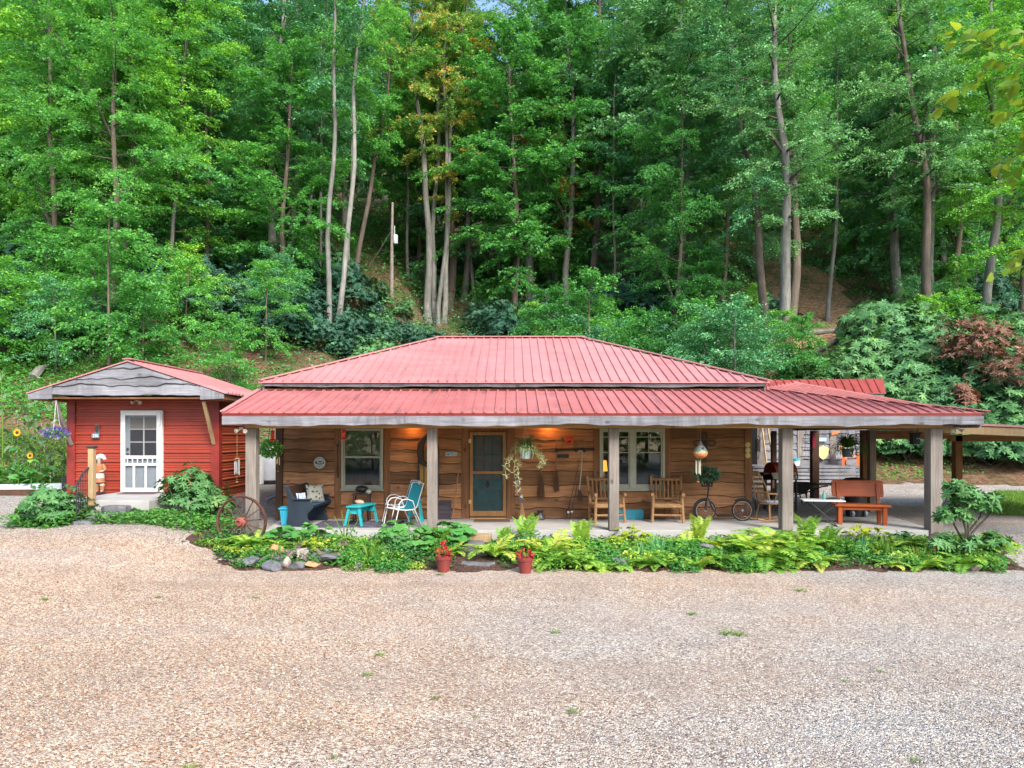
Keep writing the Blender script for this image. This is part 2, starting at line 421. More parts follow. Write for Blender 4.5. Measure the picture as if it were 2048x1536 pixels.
M['leaf_gold'] = leafmat('golden_leaves', [(.0, (.10, .14, .02)), (.5, (.35, .25, .03)), (1, (.45, .20, .03))], .34)
M['rhodo'] = leafmat('rhododendron_leaves', [(.0, (0.033, 0.106, 0.040)), (.5, (0.074, 0.199, 0.071)), (.9, (0.164, 0.337, 0.107)), (1, (0.279, 0.421, 0.090))], .14, .55, .22)
M['rhodo_light'] = leafmat('light_rhododendron_leaves', [(.0, (.05, .15, .045)), (.5, (.10, .25, .08)), (.9, (.18, .34, .11)), (1, (.26, .38, .12))], .2, .55, .22)
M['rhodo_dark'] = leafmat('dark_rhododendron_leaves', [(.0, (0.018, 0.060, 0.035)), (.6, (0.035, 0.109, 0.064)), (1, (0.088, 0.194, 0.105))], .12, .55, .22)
M['dead_leaf'] = leafmat('dead_brown_leaves', [(.0, (0.137, 0.063, 0.040)), (.6, (0.257, 0.135, 0.090)), (1, (0.325, 0.198, 0.135))], .2, .7, .2)
M['fern'] = leafmat('fern_fronds', [(.0, (0.099, 0.259, 0.045)), (.5, (0.231, 0.455, 0.062)), (.85, (0.430, 0.584, 0.090)), (1, (0.662, 0.584, 0.142))], .36, .5, .3)
M['bed'] = leafmat('bed_leaves', [(.0, (0.034, 0.135, 0.030)), (.45, (0.088, 0.270, 0.047)), (.8, (0.203, 0.405, 0.061)), (1, (0.405, 0.486, 0.068))], .32)
M['coltsfoot'] = leafmat('broad_soft_leaves', [(.0, (.045, .19, .04)), (.6, (.09, .30, .07)), (1, (.17, .36, .08))], .32)
M['chartreuse'] = leafmat('chartreuse_leaves', [(.0, (.25, .34, .02)), (1, (.45, .48, .04))], .35)
M['grass'] = leafmat('grass_blades', [(.0, (.06, .16, .02)), (.6, (.12, .26, .03)), (1, (.26, .32, .06))], .3)
M['corn'] = leafmat('corn_leaves', [(.0, (.06, .17, .06)), (.6, (.16, .28, .13)), (1, (.34, .42, .26))], .35)
M['spider'] = leafmat('striped_spider_leaves', [(.0, (.07, .17, .05)), (.5, (.17, .28, .10)), (1, (.45, .44, .24))], .3)
M['petal_yellow'] = leafmat('yellow_petals', [(.0, (.75, .36, .01)), (1, (.85, .5, .02))], .3)
M['petal_red'] = leafmat('red_foliage', [(.0, (.30, .015, .03)), (.6, (.50, .03, .05)), (1, (.55, .22, .08))], .25)
M['petal_white'] = leafmat('white_petals', [(.0, (.75, .75, .72)), (1, (.85, .85, .82))], .25)

# ------------------------------------------------------------------ terrain
def ss(a, b, x): t = np.clip((x - a) / (b - a), 0, 1); return t * t * (3 - 2 * t)
def wav(x, y, f, p): return np.sin(x * f + p) * np.cos(y * f * 1.13 + p * 1.7) + .5 * np.sin(x * f * 2.3 + y * f * 1.9 + p * 3)
def toe(x): return np.interp(x, [-60, -15, -9, -6, 6, 9, 15, 20, 60], [20, 20.6, 22.2, 26.6, 26.8, 27.0, 26.2, 25.5, 25])
def H(x, y):
    x = np.asarray(x, float); y = np.asarray(y, float)
    Mb = ss(-6.2, -5.0, x) * ss(9.5, 8.7, x) * ss(15.25, 14.95, y)
    z = -.45 + .40 * ss(12.6, 15.2, y) * (1 - .52 * Mb)
    L = ss(-5.6, -7.6, x)
    zl = -.5 + .70 * ss(8.5, 15, y) + .25 * ss(15, 18, y)
    z = z * (1 - L) + zl * L
    z = z + .3 * ss(-5.8, -6.6, x) * (1 - L) * ss(17, 20, y) + .28 * ss(22.5, 27, y) * ss(6, 9, x)
    z = z + .018 * wav(x, y, .9, .4) * ss(14, 10, y)
    d = np.maximum(y - toe(x) + .5 * wav(x, y, .35, 2.0), 0)
    sl = .46 + .10 * ss(4, 14, x)
    hill = sl * (d - .9 * (1 - np.exp(-d / .9)))
    hill = hill + ss(3, 15, d) * (.35 * wav(x, y, .21, 1.0) + .9 * wav(x, y, .06, .3))
    return z + np.minimum(hill, 60 + .05 * hill)
def h(x, y): return float(H(x, y))

# gravel stones colours
STONE = [(.0, (0.101, 0.063, 0.048)), (.10, (0.197, 0.106, 0.065)), (.24, (0.356, 0.199, 0.118)), (.42, (0.459, 0.291, 0.183)), (.58, (0.512, 0.389, 0.271)), (.70, (0.362, 0.326, 0.277)), (.82, (0.600, 0.487, 0.363)), (1, (0.760, 0.680, 0.547))]
STONE_G = [(.0, (0.066, 0.069, 0.073)), (.14, (0.153, 0.149, 0.150)), (.34, (0.260, 0.255, 0.259)), (.55, (0.383, 0.363, 0.328)), (.72, (0.440, 0.344, 0.244)), (.86, (0.517, 0.501, 0.454)), (1, (0.690, 0.687, 0.626))]
def gravel_mat(name, stones_only=False):
    n = NT(name); c = n.node('ShaderNodeTexCoord').outputs['Object']
    reg = n.noise(c, .16, 4, .55, .4)
    if stones_only:
        t = n.attr('tint')
    else:
        vo = n.node('ShaderNodeTexVoronoi'); vo.inputs['Scale'].default_value = 56; n.link(c, vo.inputs['Vector'])
        sp = n.node('ShaderNodeSeparateColor'); n.link(vo.outputs['Color'], sp.inputs[0]); t = sp.outputs[0]
    sx = n.node('ShaderNodeSeparateXYZ'); n.link(c, sx.inputs[0])
    bias = n.math('MULTIPLY', n.math('SUBTRACT', sx.outputs[0], .5), .030)
    by = n.math('MULTIPLY', n.math('SUBTRACT', 8.5, sx.outputs[1]), .022)
    k = n.ramp(n.math('ADD', n.math('ADD', reg, bias), by), n.g((.40, 0), (.66, 1)))
    far = n.node('ShaderNodeMapRange'); far.inputs['From Min'].default_value = 13.2; far.inputs['From Max'].default_value = 14.6; n.link(sx.outputs[1], far.inputs[0])
    k = n.math('MAXIMUM', k, n.math('MULTIPLY', far.outputs[0], .9))
    col = n.mix(k, n.ramp(t, STONE), n.ramp(t, STONE_G))
    if not stones_only:
        big = n.noise(c, 1.3, 5, .65)
        col = n.mix(n.math('MULTIPLY', n.ramp(big, n.g((.35, .5), (.6, 0))), .45), col, (.17, .105, .07))
        big2 = n.noise(c, .55, 4, .6)
        col = n.mix(n.math('MULTIPLY', n.ramp(big2, n.g((.5, 0), (.7, .5))), .45), col, (.42, .37, .33))
        tr_ = n.noise(n.coord((.07, .75, 1)), 1, 3, .5, .3)
        col = n.mix(n.math('MULTIPLY', n.ramp(tr_, n.g((.38, .6), (.5, 0))), .35), col, (.26, .17, .115)); col = n.mix(n.math('MULTIPLY', n.ramp(tr_, n.g((.52, 0), (.66, .6))), .3), col, (.37, .345, .33))
        gap = n.ramp(vo.outputs['Distance'], n.g((.3, 1), (.75, .1)))
        hgt = n.math('ADD', gap, n.math('MULTIPLY', n.noise(c, 90, 2), .3)); n.bump(hgt, .9, .014)
    return n.fin(col, .8, 0, .3)
M['gravel'] = gravel_mat('pea_gravel'); M['stones'] = gravel_mat('loose_gravel_stones', True)

def litter_mat():
    n = NT('leaf_litter'); c = n.coord()
    a = n.noise(c, 9, 6, .75); col = n.ramp(a, [(.3, (.035, .022, .014)), (.48, (.11, .065, .04)), (.6, (.20, .12, .075)), (.75, (.28, .19, .13))])
    b = n.noise(c, .55, 4, .6); col = n.mix(n.ramp(b, n.g((.45, 0), (.6, .8))), col, n.ramp(n.noise(c, 14, 4), [(.3, (.02, .05, .012)), (.7, (.07, .14, .03))]))
    n.bump(a, .9, .06); return n.fin(col, .95, 0, .1)
def clay_mat(nm='bare_clay_bank', k=1.0):
    n = NT(nm); c = n.coord()
    a = n.noise(c, 5, 7, .7); col = n.ramp(a, [(.28, (0.043, 0.025, 0.015)), (.45, (0.124, 0.074, 0.043)), (.6, (0.211, 0.130, 0.077)), (.78, (0.285, 0.205, 0.143))])
    b = n.noise(c, 1.1, 4); col = n.mix(n.ramp(b, n.g((.5, 0), (.68, .7))), col, (0.043, 0.062, 0.019))
    n.bump(a, 1.0, .1); col = n.mix(1.0, col, (k, k, k), 'MULTIPLY'); return n.fin(col, .95, 0, .1)
def lawn_mat():
    n = NT('lawn_turf'); c = n.coord(); a = n.noise(c, 20, 5, .7)
    return n.fin(n.ramp(a, [(.3, (.04, .10, .015)), (.7, (.13, .22, .035))]), .95, 0, .1)
def soil_mat():
    n = NT('bed_soil'); c = n.coord(); a = n.noise(c, 22, 6, .75)
    col = n.ramp(a, [(.3, (.022, .014, .011)), (.5, (.075, .045, .035)), (.64, (.17, .10, .075)), (.8, (.30, .2, .15))]); n.bump(a, .9, .05); return n.fin(col, .95, 0, .1)
M['litter'] = litter_mat(); M['clay'] = clay_mat(); M['lawn'] = lawn_mat(); M['bedsoil'] = soil_mat()

xs = np.unique(np.concatenate([np.linspace(-170, -24, 50), np.arange(-24, 24.01, .24), np.linspace(24, 170, 50)]))
ys = np.unique(np.concatenate([np.linspace(-60, -2, 16), np.arange(-2, 46, .24), np.linspace(46, 200, 70)]))
X_, Y_ = np.meshgrid(xs, ys); Z_ = H(X_, Y_)
V_ = np.stack([X_, Y_, Z_], -1).reshape(-1, 3); nx = len(xs)
ii = (np.arange(len(ys) - 1)[:, None] * nx + np.arange(nx - 1)[None, :]).ravel()
Q_ = np.stack([ii, ii + 1, ii + nx + 1, ii + nx], 1)
cx = V_[Q_].mean(1)
d_ = cx[:, 1] - toe(cx[:, 0]); nz = wav(cx[:, 0], cx[:, 1], 1.3, .7)
forest = d_ + .35 * nz > .2
clay = ((cx[:, 0] > 6.5) & (cx[:, 0] < 22) & (d_ + .4 * nz > -.2) & (d_ + .5 * nz < 3.0)) | ((cx[:, 0] < -15.0) & (cx[:, 0] > -21) & (d_ + .5 * nz > 3.6) & (d_ + .5 * nz < 6.0)) | ((np.abs(cx[:, 0] - (18.8 + .2 * (cx[:, 1] - 42))) < 2.8 + .8 * nz) & (cx[:, 1] > 36) & (cx[:, 1] < 55))
lawn = (cx[:, 0] > 12.1 + .73 * (cx[:, 1] - 18.3) + .2 * nz) & (cx[:, 1] > 18.4 - .55 * (cx[:, 0] - 12) + .15 * nz) & (d_ < -1.2) & ~clay
weeds = (cx[:, 0] < -10.9) & (cx[:, 1] > 18.6) & ~clay
def sub(name, mask, mat, label):
    q = Q_[mask]; u, inv = np.unique(q.ravel(), return_inverse=True)
    me = np_mesh(name, V_[u], quads=inv.reshape(-1, 4), mats=[mat], smooth=True)
    o = link(name, me); return tag(o, label, None, None, 'structure')
clay &= forest | (d_ > -.3)
sub('hillside', (forest | weeds) & ~clay & ~lawn, M['litter'], 'steep wooded hillside behind the house')
scar = clay & (cx[:, 1] > 34)
clay &= ~scar; M['scar'] = clay_mat('bare_tan_slope_brightened', 2.1)  # tan earth, a clay copy brightened to look lit under the shading trees
sub('bare_slope', scar, M['scar'], 'bare tan patch of earth high on the right slope')
sub('dirt_bank', clay, M['clay'], 'bare brown earth bank at the foot of the hill')
sub('lawn', lawn & ~forest & ~weeds, M['lawn'], 'strip of mown grass right of the drive')
sub('gravel_yard', ~(forest | weeds) & ~clay & ~scar & ~lawn, M['gravel'], 'pinkish tan and grey gravel parking yard')

# loose stones on the gravel (stuff), real geometry near the camera
rng = np.random.default_rng(5)
def stones(n, y0, y1, s0, s1):
    yy = y0 + (y1 - y0) * rng.random(n) ** 1.15; xx = (rng.random(n) * 2 - 1) * (yy * .74 + .3)
    ico = bmesh.new(); bmesh.ops.create_icosphere(ico, subdivisions=1, radius=1)
    bv = np.array([v.co[:] for v in ico.verts]); bf = np.array([[v.index for v in f.verts] for f in ico.faces]); ico.free()
    sc = (s0 + (s1 - s0) * rng.random((n, 1)) ** 2.2) * (np.array([[1, .75, .5]]) * (.75 + .5 * rng.random((n, 3))))
    a = rng.random(n) * 6.283
    v = bv[None] * (1 + .22 * rng.standard_normal((n, len(bv), 1))) * sc[:, None, :]
    ca, sa = np.cos(a)[:, None], np.sin(a)[:, None]
    vx = v[..., 0] * ca - v[..., 1] * sa; vy = v[..., 0] * sa + v[..., 1] * ca
    vz = v[..., 2] + .15 * v[..., 0] * rng.standard_normal((n, 1))
    out = np.stack([vx + xx[:, None], vy + yy[:, None], vz + (H(xx, yy) + sc[:, 2] * .25)[:, None]], -1).reshape(-1, 3)
    fs = (np.arange(n)[:, None, None] * len(bv) + bf[None]).reshape(-1, 3)
    return np_mesh('loose_gravel', out, tris=fs, tint=np.repeat(rng.random(n), len(bv)), mats=[M['stones']], smooth=False)
tag(link('loose_gravel', stones(60000, 4.6, 11.5, .004, .0125)), 'loose stones lying on the gravel yard', None, None, 'stuff')

# ------------------------------------------------------------------ the flower bed's soil
def bed_front(x): return 12.86 + .12 * np.sin(x * 1.7) + .09 * np.sin(x * 4.1 + 1) + .05 * np.sin(x * 9.3) + .9 * ss(-4.6, -6.3, x) - .15 * ss(6, 9, x)
def bed_h(x, y):
    x = np.asarray(x, float); y = np.asarray(y, float)
    e = np.minimum(np.minimum((y - bed_front(x)) / .5, (14.94 + .02 - y) / .05 + .8), np.minimum((x + 6.5) / .6, (9.5 - x) / .6))
    return H(x, y) + .07 * ss(0, 1, e) - .03 * (e < 0)
bx = np.arange(-6.5, 9.51, .12); by_ = np.arange(12.6, 14.951, .12)
BX, BY = np.meshgrid(bx, by_); BZ = bed_h(BX, BY) + .02 * rng.standard_normal(BX.shape) * 0 + .012 * wav(BX, BY, 6, 1)
BZ = np.where(BY < bed_front(BX), H(BX, BY) - .04, BZ)
i2 = (np.arange(len(by_) - 1)[:, None] * len(bx) + np.arange(len(bx) - 1)[None]).ravel()
q2 = np.stack([i2, i2 + 1, i2 + len(bx) + 1, i2 + len(bx)], 1)
tag(link('flower_bed_soil', np_mesh('flower_bed_soil', np.stack([BX, BY, BZ], -1).reshape(-1, 3), quads=q2, mats=[M['bedsoil']], smooth=True)), 'dark soil of the flower bed along the porch', None, None, 'structure')
def bh(x, y): return float(bed_h(x, y))

# ------------------------------------------------------------------ house
rnd = random.Random(11)
def vnoise(x, k):
    return .5 * math.sin(x * 2.1 + k * 7.3) + .3 * math.sin(x * 4.7 + k * 3.1) + .22 * math.sin(x * 9.3 + k * 5.7) + .12 * math.sin(x * 17 + k)
def notch(x, k):
    a = math.sin(x * 1.37 + k * 12.7); return -max(0, a - .86) * 3.2
def live_boards(mb, x0, x1, z0, z1, y, rowh, amp, seed, topfn=None, out=.055, botfn=None, bark=True):
    r = random.Random(seed); nrow = max(1, round((z1 - z0) / rowh)); rh = (z1 - z0) / nrow
    base = [z0] + [z0 + rh * k + r.uniform(-.03, .03) for k in range(1, nrow)] + [z1 + .2]
    ph = [r.uniform(0, 20) for _ in range(nrow + 1)]; tl = [r.uniform(-.02, .02) for _ in range(nrow + 1)]
    nst = max(2, int((x1 - x0) / .045)); cap = topfn or (lambda x: z1)
    def edge(k, x):
        if k == 0: return botfn(x) if botfn else z0
        if k >= nrow: return 1e9
        return base[k] + amp * (vnoise(x * 1.3, ph[k]) + notch(x, ph[k])) + tl[k] * (x - x0)
    for k in range(nrow):
        mb.tint = r.uniform(.1, 1.0); vs = []; fs = []; lip = []
        prev = None
        for i in range(nst + 1):
            x = x0 + (x1 - x0) * i / nst
            b = edge(k, x); t = min(edge(k + 1, x) + .05, cap(x)); 
            if b >= cap(x) - .004: prev = None; continue
            o = out + .008 * math.sin(x * 3 + k)
            n = len(vs); zc = b + min(.016, (t - b) * .4)
            vs += [(x, y, b), (x, y - o * .75, b), (x, y - o, zc), (x, y - .008, max(t, zc + .001)), (x, y, max(t, zc + .001))]
            if prev is not None:
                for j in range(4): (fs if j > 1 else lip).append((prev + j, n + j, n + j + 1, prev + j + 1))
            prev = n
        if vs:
            n0 = len(mb.v); mb.add(vs, fs); mb.cur = 1 if bark else 0  # lower lip takes the dark edge material: bark plus painted lap shade
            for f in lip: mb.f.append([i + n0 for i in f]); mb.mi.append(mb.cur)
            mb.cur = 0
    mb.tint = .5
    return mb

def slab(mb, pts, th):
    pts = [Vector(p) for p in pts]; return mb.poly(pts, (0, 0, -th))

house = thing('wood_cabin', 'brown live-edge wood cabin with a red metal hip roof and full-width front porch', 'house', (0, 17.1, 0))
HB = lambda mb, nm, mat, **k: mb.build(nm, mat, k.pop('parent', house), world=True, **k)
YW = 17.1
# carcass (openings left for windows and door)
WIN1 = (PX(684, YW), PX(767, YW), PZ(978, YW), PZ(857, YW)); WIN2 = (PX(1198.5, YW), PX(1328.5, YW), PZ(978, YW), PZ(857, YW)); DOOR = (PX(939, YW), PX(1013, YW), 0.0, PZ(863, YW))
XL, XR, YB = -5.6, 5.70, 25.0
mb = MB()
cuts = [(XL, None), ]
segs = [(XL, WIN1[0]), (WIN1[1], DOOR[0]), (DOOR[1], WIN2[0]), (WIN2[1], XR)]
for a, b in segs: mb.box(a, b, YW, YW + .14, 0, 3.1)
for a in (WIN1, WIN2): mb.box(a[0], a[1], YW, YW + .14, 0, a[2]).box(a[0], a[1], YW, YW + .14, a[3], 3.1)
mb.box(DOOR[0], DOOR[1], YW, YW + .14, DOOR[3], 3.1)
mb.box(XL, XL + .14, YW + .14, YB, -.1, 3.1).box(XR - .14, XR, YW + .14, YB, -.1, 3.1).box(XL, XR, YB, YB + .14, -.1, 3.1)
mb.box(XL + .14, XR - .14, YW + .14, YB, 2.45, 2.5).box(XL + .14, XR - .14, YW + 2.8, YW + 2.86, 0, 2.45).box(XL + .14, XR - .14, YW + .14, YB, -.06, -.01)
HB(mb, 'wall', M['wall_v'])
for k, (a, b) in enumerate([(567, 670), (780, 923.5), (1029.5, 1187), (1340, 1489)]):
    HB(live_boards(MB(), PX(a, YW), PX(b, YW), 0.0, 2.75, YW, .285, .034, 30 + k), 'board_cladding', [M['wall'], M['bark_lap_shade']])
for k, w_ in enumerate((WIN1, WIN2)): HB(live_boards(MB(), w_[0] - .02, w_[1] + .02, 0, w_[2] - .036, YW, .3, .035, 51 + k), 'board_cladding', [M['wall'], M['bark_lap_shade']])
for a, b, z0, z1, o in [(670, 683, 0, 2.75, .06), (768, 781, 0, 2.75, .05), (923, 939, 0, 2.75, .055), (1013, 1030, 0, 2.75, .055), (1187, 1198.5, 0, 2.75, .06), (1329, 1340.5, 0, 2.75, .06)]:
    HB(MB().box(PX(a, YW), PX(b, YW), YW - o, YW - .001, z0, z1), 'trim_board', M['wall_v'])
HB(MB().box(PX(939.5, YW), PX(1012.5, YW), YW - .055, YW - .001, DOOR[3] + .01, 2.72), 'trim_board', M['wall_v'])
HB(MB().box(PX(553, YW), PX(566.5, YW), YW - .07, YW + .09, -.02, 2.75), 'corner_post', M['brown_post'])
HB(MB().box(PX(1488.5, YW), PX(1502, YW), YW - .07, YW + .09, 0, 2.75), 'corner_post', M['wall_v'])

# windows
def window(x0, x1, z0, z1, kind):
    f = MB(); fw = .055
    f.box(x0, x0 + fw, YW - .09, YW + .05, z0, z1).box(x1 - fw, x1, YW - .09, YW + .05, z0, z1)
    f.box(x0 + fw, x1 - fw, YW - .09, YW + .05, z1 - fw, z1).box(x0 + fw, x1 - fw, YW - .088, YW + .05, z0, z0 + fw)
    w_ = HB(f, 'window', M['beige'], bevel=.006)
    HB(MB().box(x0 - .02, x1 + .02, YW - .12, YW - .001, z0 - .035, z0 - .001), 'sill', M['beige'], parent=w_)
    g = MB(); s = MB()
    if kind == 1:
        zm = PZ(914, YW)
        s.box(x0 + fw, x1 - fw, YW - .065, YW - .02, zm - .022, zm + .022)
        for xx in (x0 + fw, x1 - fw - .03): s.box(xx, xx + .03, YW - .055, YW - .015, z0 + fw, zm - .022).box(xx, xx + .03, YW - .035, YW + .0, zm + .022, z1 - fw)
        s.box(x0 + fw + .03, x1 - fw - .03, YW - .055, YW - .015, z0 + fw, z0 + fw + .045)
        g.box(x0 + fw, x1 - fw, YW - .03, YW - .026, z0 + fw, zm).box(x0 + fw, x1 - fw, YW - .015, YW - .011, zm, z1 - fw)
        b = MB()
        n = 26
        for k in range(n):
            za = zm + .02 + (z1 - fw - zm - .02) * k / n; b.box(x0 + fw, x1 - fw, YW + .012, YW + .02, za, za + .021)
        HB(b, 'window_blind', M['blind'], parent=w_)
    else:
        xm0, xm1 = PX(1259, YW), PX(1269, YW)
        s.box(xm0, xm1, YW - .085, YW + .04, z0 + fw, z1 - fw)
        for a, b in ((x0 + fw, xm0), (xm1, x1 - fw)):
            for xx in (a, b - .035): s.box(xx, xx + .035, YW - .06, YW - .01, z0 + fw, z1 - fw)
            s.box(a + .035, b - .035, YW - .06, YW - .01, z0 + fw, z0 + fw + .06).box(a + .035, b - .035, YW - .06, YW - .01, z1 - fw - .03, z1 - fw)
            for zz in (PZ(874, YW), PZ(905, YW)): s.box(a + .035, b - .035, YW - .05, YW - .03, zz - .011, zz + .011)
            m_ = (a + b) / 2; s.box(m_ - .008, m_ + .008, YW - .049, YW - .031, PZ(905, YW) + .011, z1 - fw - .03)
        g.box(x0 + fw, x1 - fw, YW - .042, YW - .038, z0 + fw, z1 - fw)
    HB(s, 'sash', M['beige'], parent=w_, bevel=.004)
    HB(g, 'pane', M['glass'], parent=w_)
window(*WIN1, 1); window(*WIN2, 2)

# front door behind the screen door
x0, x1, z0, z1 = DOOR
d = MB(); d.box(x0, x1, YW + .02, YW + .06, z0 + .01, .95).box(x0, x0 + .14, YW + .02, YW + .06, .95, z1).box(x1 - .14, x1, YW + .02, YW + .06, .95, z1).box(x0 + .14, x1 - .14, YW + .02, YW + .06, z1 - .12, z1)
for a, b in ((.12, .42), (.47, .77)): d.box(x0 + a, x0 + b, YW + .005, YW + .0195, .12, .62)
d.box(x0 + .05, x1 - .05, YW + .008, YW + .0195, .72, .9)
for k in range(1, 3): xx = x0 + .14 + (x1 - x0 - .28) * k / 3; d.box(xx - .012, xx + .012, YW + .03, YW + .05, .95, z1 - .12)
d.box(x0 + .14, x1 - .14, YW + .031, YW + .049, 1.52, 1.545)
dr = HB(d, 'front_door', M['rest_teal'])
HB(MB().box(x0 + .14, x1 - .14, YW + .055, YW + .058, .95, z1 - .12), 'pane', M['curtain'], parent=dr)
ik = MB(); ik.lathe([(.0, 0), (.045, .01), (.055, .03), (.03, .045), (0, .05)], (PX(975, YW), YW + .005, .8), 10, (0, -1, 0)); ik.lathe([(.03, 0), (.04, .01), (0, .03)], (PX(975, YW), YW + .005, .87), 8, (0, -1, 0))
HB(ik, 'door_knocker', M['black'], parent=dr)
sf = MB(); a0, a1 = PX(940, YW), PX(1012, YW); ys0, ys1 = YW - .085, YW - .05; st = .075
zb, zt = .06, z1 - .012; zm = PZ(945, YW)
sf.box(a0, a0 + st, ys0, ys1, zb, zt).box(a1 - st, a1, ys0, ys1, zb, zt).box(a0 + st, a1 - st, ys0, ys1, zt - st, zt).box(a0 + st, a1 - st, ys0, ys1, zm - .03, zm + .035).box(a0 + st, a1 - st, ys0, ys1, zb, zb + .13)
sd_ = HB(sf, 'screen_door', M['door_wood'], bevel=.005)
HB(MB().box(a0 + st, a1 - st, YW - .068, YW - .067, zb + .13, zm - .03).box(a0 + st, a1 - st, YW - .068, YW - .067, zm + .035, zt - st), 'insect_screen', M['mesh'], parent=sd_)
for pz in (882, 1003): HB(MB().box(a0 - .03, a0 + .035, ys0 - .008, ys0 - .001, PZ(pz, YW) - .045, PZ(pz, YW) + .045), 'hinge', M['brass'], parent=sd_)
HB(MB().tube([(a1 - .035, ys0, zm - .1), (a1 - .035, ys0 - .04, zm - .08), (a1 - .035, ys0 - .04, zm + .08), (a1 - .035, ys0, zm + .1)], .008, 6), 'handle', M['dark_iron'], parent=sd_)
HB(MB().box(a0, a1, YW - .13, YW - .001, 0.0, .03), 'threshold', M['beam'])

# upper hip roof
EY0, EY1, EX0, EX1, EZ = 16.72, 25.4, -5.97, 6.07, PZ(763, 16.72); RY = 21.05; RX0, RX1, RZ = PX(877, RY), PX(1163, RY), PZ(676, RY)
A, B, C_, D_ = (EX0, EY0, EZ), (EX1, EY0, EZ), (EX1, EY1, EZ), (EX0, EY1, EZ); E_, F_ = (RX0, RY, RZ), (RX1, RY, RZ)
mb = MB()
for p in ([A, B, F_, E_], [B, C_, F_], [C_, D_, E_, F_], [D_, A, E_]): slab(mb, p, .035)
def ribs(mb, xa, xb, step, y0, z0, yt, zt, w=.05, hh=.03):
    x = xa
    while x < xb:
        y1, z1 = yt(x), zt(x)
        if y1 - y0 > .1:
            mb.beam((x, y0 - .012, z0 + hh * .4), (x, y1, z1 + hh * .4), w, hh)
            mb.beam((x - w * .2, y0 - .014, z0 + hh * .55), (x - w * .2, y1, z1 + hh * .55), w * .45, hh)
        x += step
def clipf(x):
    t = 1.0
    if x < RX0: t = (x - EX0) / (RX0 - EX0)
    if x > RX1: t = (EX1 - x) / (EX1 - RX1)
    return max(0, min(1, t))
ribs(mb, EX0 + .12, EX1 - .05, .228, EY0, EZ, lambda x: EY0 + (RY - EY0) * clipf(x), lambda x: EZ + (RZ - EZ) * clipf(x), .045, .028)
roof = HB(mb, 'roof', M['roof'])
cp = MB()
for a, b in ((A, E_), (B, F_), (C_, F_), (D_, E_), ((RX0 - .1, RY, RZ), (RX1 + .1, RY, RZ))):
    a_, b_ = Vector(a) + Vector((0, 0, .035)), Vector(b) + Vector((0, 0, .04)); cp.beam(a_, b_, .2, .025)
HB(cp, 'ridge_cap', M['roof'], parent=roof)
def wavy_board(mb, x0, x1, y0, y1, zt, zb, amp, seed, step=.05):
    n = max(2, int((x1 - x0) / step)); vs = []; fs = []
    for i in range(n + 1):
        x = x0 + (x1 - x0) * i / n; b = zb + amp * (vnoise(x * .8, seed) + 1.2 * notch(x * .7, seed))
        vs += [(x, y0, zt), (x, y0, b), (x, y1, b), (x, y1, zt)]
        if i:
            p = 4 * (i - 1); q = 4 * i
            for j in range(4): fs.append((p + j, q + j, q + (j + 1) % 4, p + (j + 1) % 4))
    fs += [(0, 1, 2, 3), (4 * n + 3, 4 * n + 2, 4 * n + 1, 4 * n)]
    return mb.add(vs, fs)
mb = MB(); fz = EZ - .045; mb.box(EX0 + .1, EX1 - .1, EY0 + .045, EY0 + .09, fz - .05, fz)
wavy_board(mb, EX0 + .12, EX1 - .12, EY0 + .06, EY0 + .12, fz - .051, PZ(773, EY0), .012, 3.3)
mb.box(EX0 + .06, EX0 + .1, EY0 + .1, EY1 - .1, fz - .17, fz).box(EX1 - .1, EX1 - .06, EY0 + .1, EY1 - .1, fz - .17, fz)
HB(mb, 'fascia', M['grey_x'])
HB(MB().box(EX0 + .1, EX1 - .1, EY0 + .125, EY1 - .1, fz - .14, fz - .12), 'soffit', M['wall_v'])

# porch roof: front slope with a hip at the right corner and a right wing
PY, PT = 14.58, 17.08; PZ0, PZ1 = PZ(825.5, PY), 3.12; PX0, PX1 = -5.97, PX(1977, PY); HX = 5.98
a, b, c, d2 = (PX0, PY, PZ0), (PX1, PY, PZ0), (HX, PT, PZ1), (PX0 - .06, PT, PZ1)
mb = MB(); slab(mb, [a, b, c, d2], .012)
wing_end = 24.8
slab(mb, [b, (PX1, wing_end, PZ0), (HX, wing_end, PZ1), c], .03)
tt = lambda x: max(0, min(1, 1 if x < HX else (PX1 - x) / (PX1 - HX)))
ribs(mb, PX0 + .14, PX1 - .08, .229, PY, PZ0, lambda x: PY + (PT - PY) * tt(x), lambda x: PZ0 + (PZ1 - PZ0) * tt(x), .05, .03)
y = PY + .5
while y < wing_end: mb.beam((PX1, y, PZ0 + .012), (HX, y, PZ1 + .012), .05, .03); y += .229
pr = HB(mb, 'porch_roof', M['roof_low'])
HB(MB().beam(Vector(b) + Vector((.03, -.03, .035)), Vector(c) + Vector((0, 0, .045)), .17, .02), 'ridge_cap', M['roof'], parent=pr); cp = MB().beam(Vector(a) + Vector((.02, 0, .03)), Vector(d2) + Vector((.02, 0, .04)), .1, .02)
HB(cp, 'edge_trim', M['roof'], parent=pr)
HB(MB().box(PX0 + .01, PX(1966.5, PY), PY + .02, PY + .05, PZ(832, PY), PZ0 - .0135).box(PX(1966.5, PY) - .03, PX(1966.5, PY), PY + .051, wing_end - .1, PZ(832, PY), PZ0 - .031), 'eave_trim', M['trim_red'])
mb = MB()
edges = [PX0 + .02, -2.2, -1.0, .3, 1.6, 3.4, PX(1967, PY)]
for k in range(len(edges) - 1):
    mb.tint = rnd.uniform(.3, .9); wavy_board(mb, edges[k], edges[k + 1] - .003, PY - .02, PY + .025, PZ(832.3, PY), PZ(850, PY), .034, 5.1)
mb.tint = .5
HB(mb, 'porch_fascia', M['grey_x'])
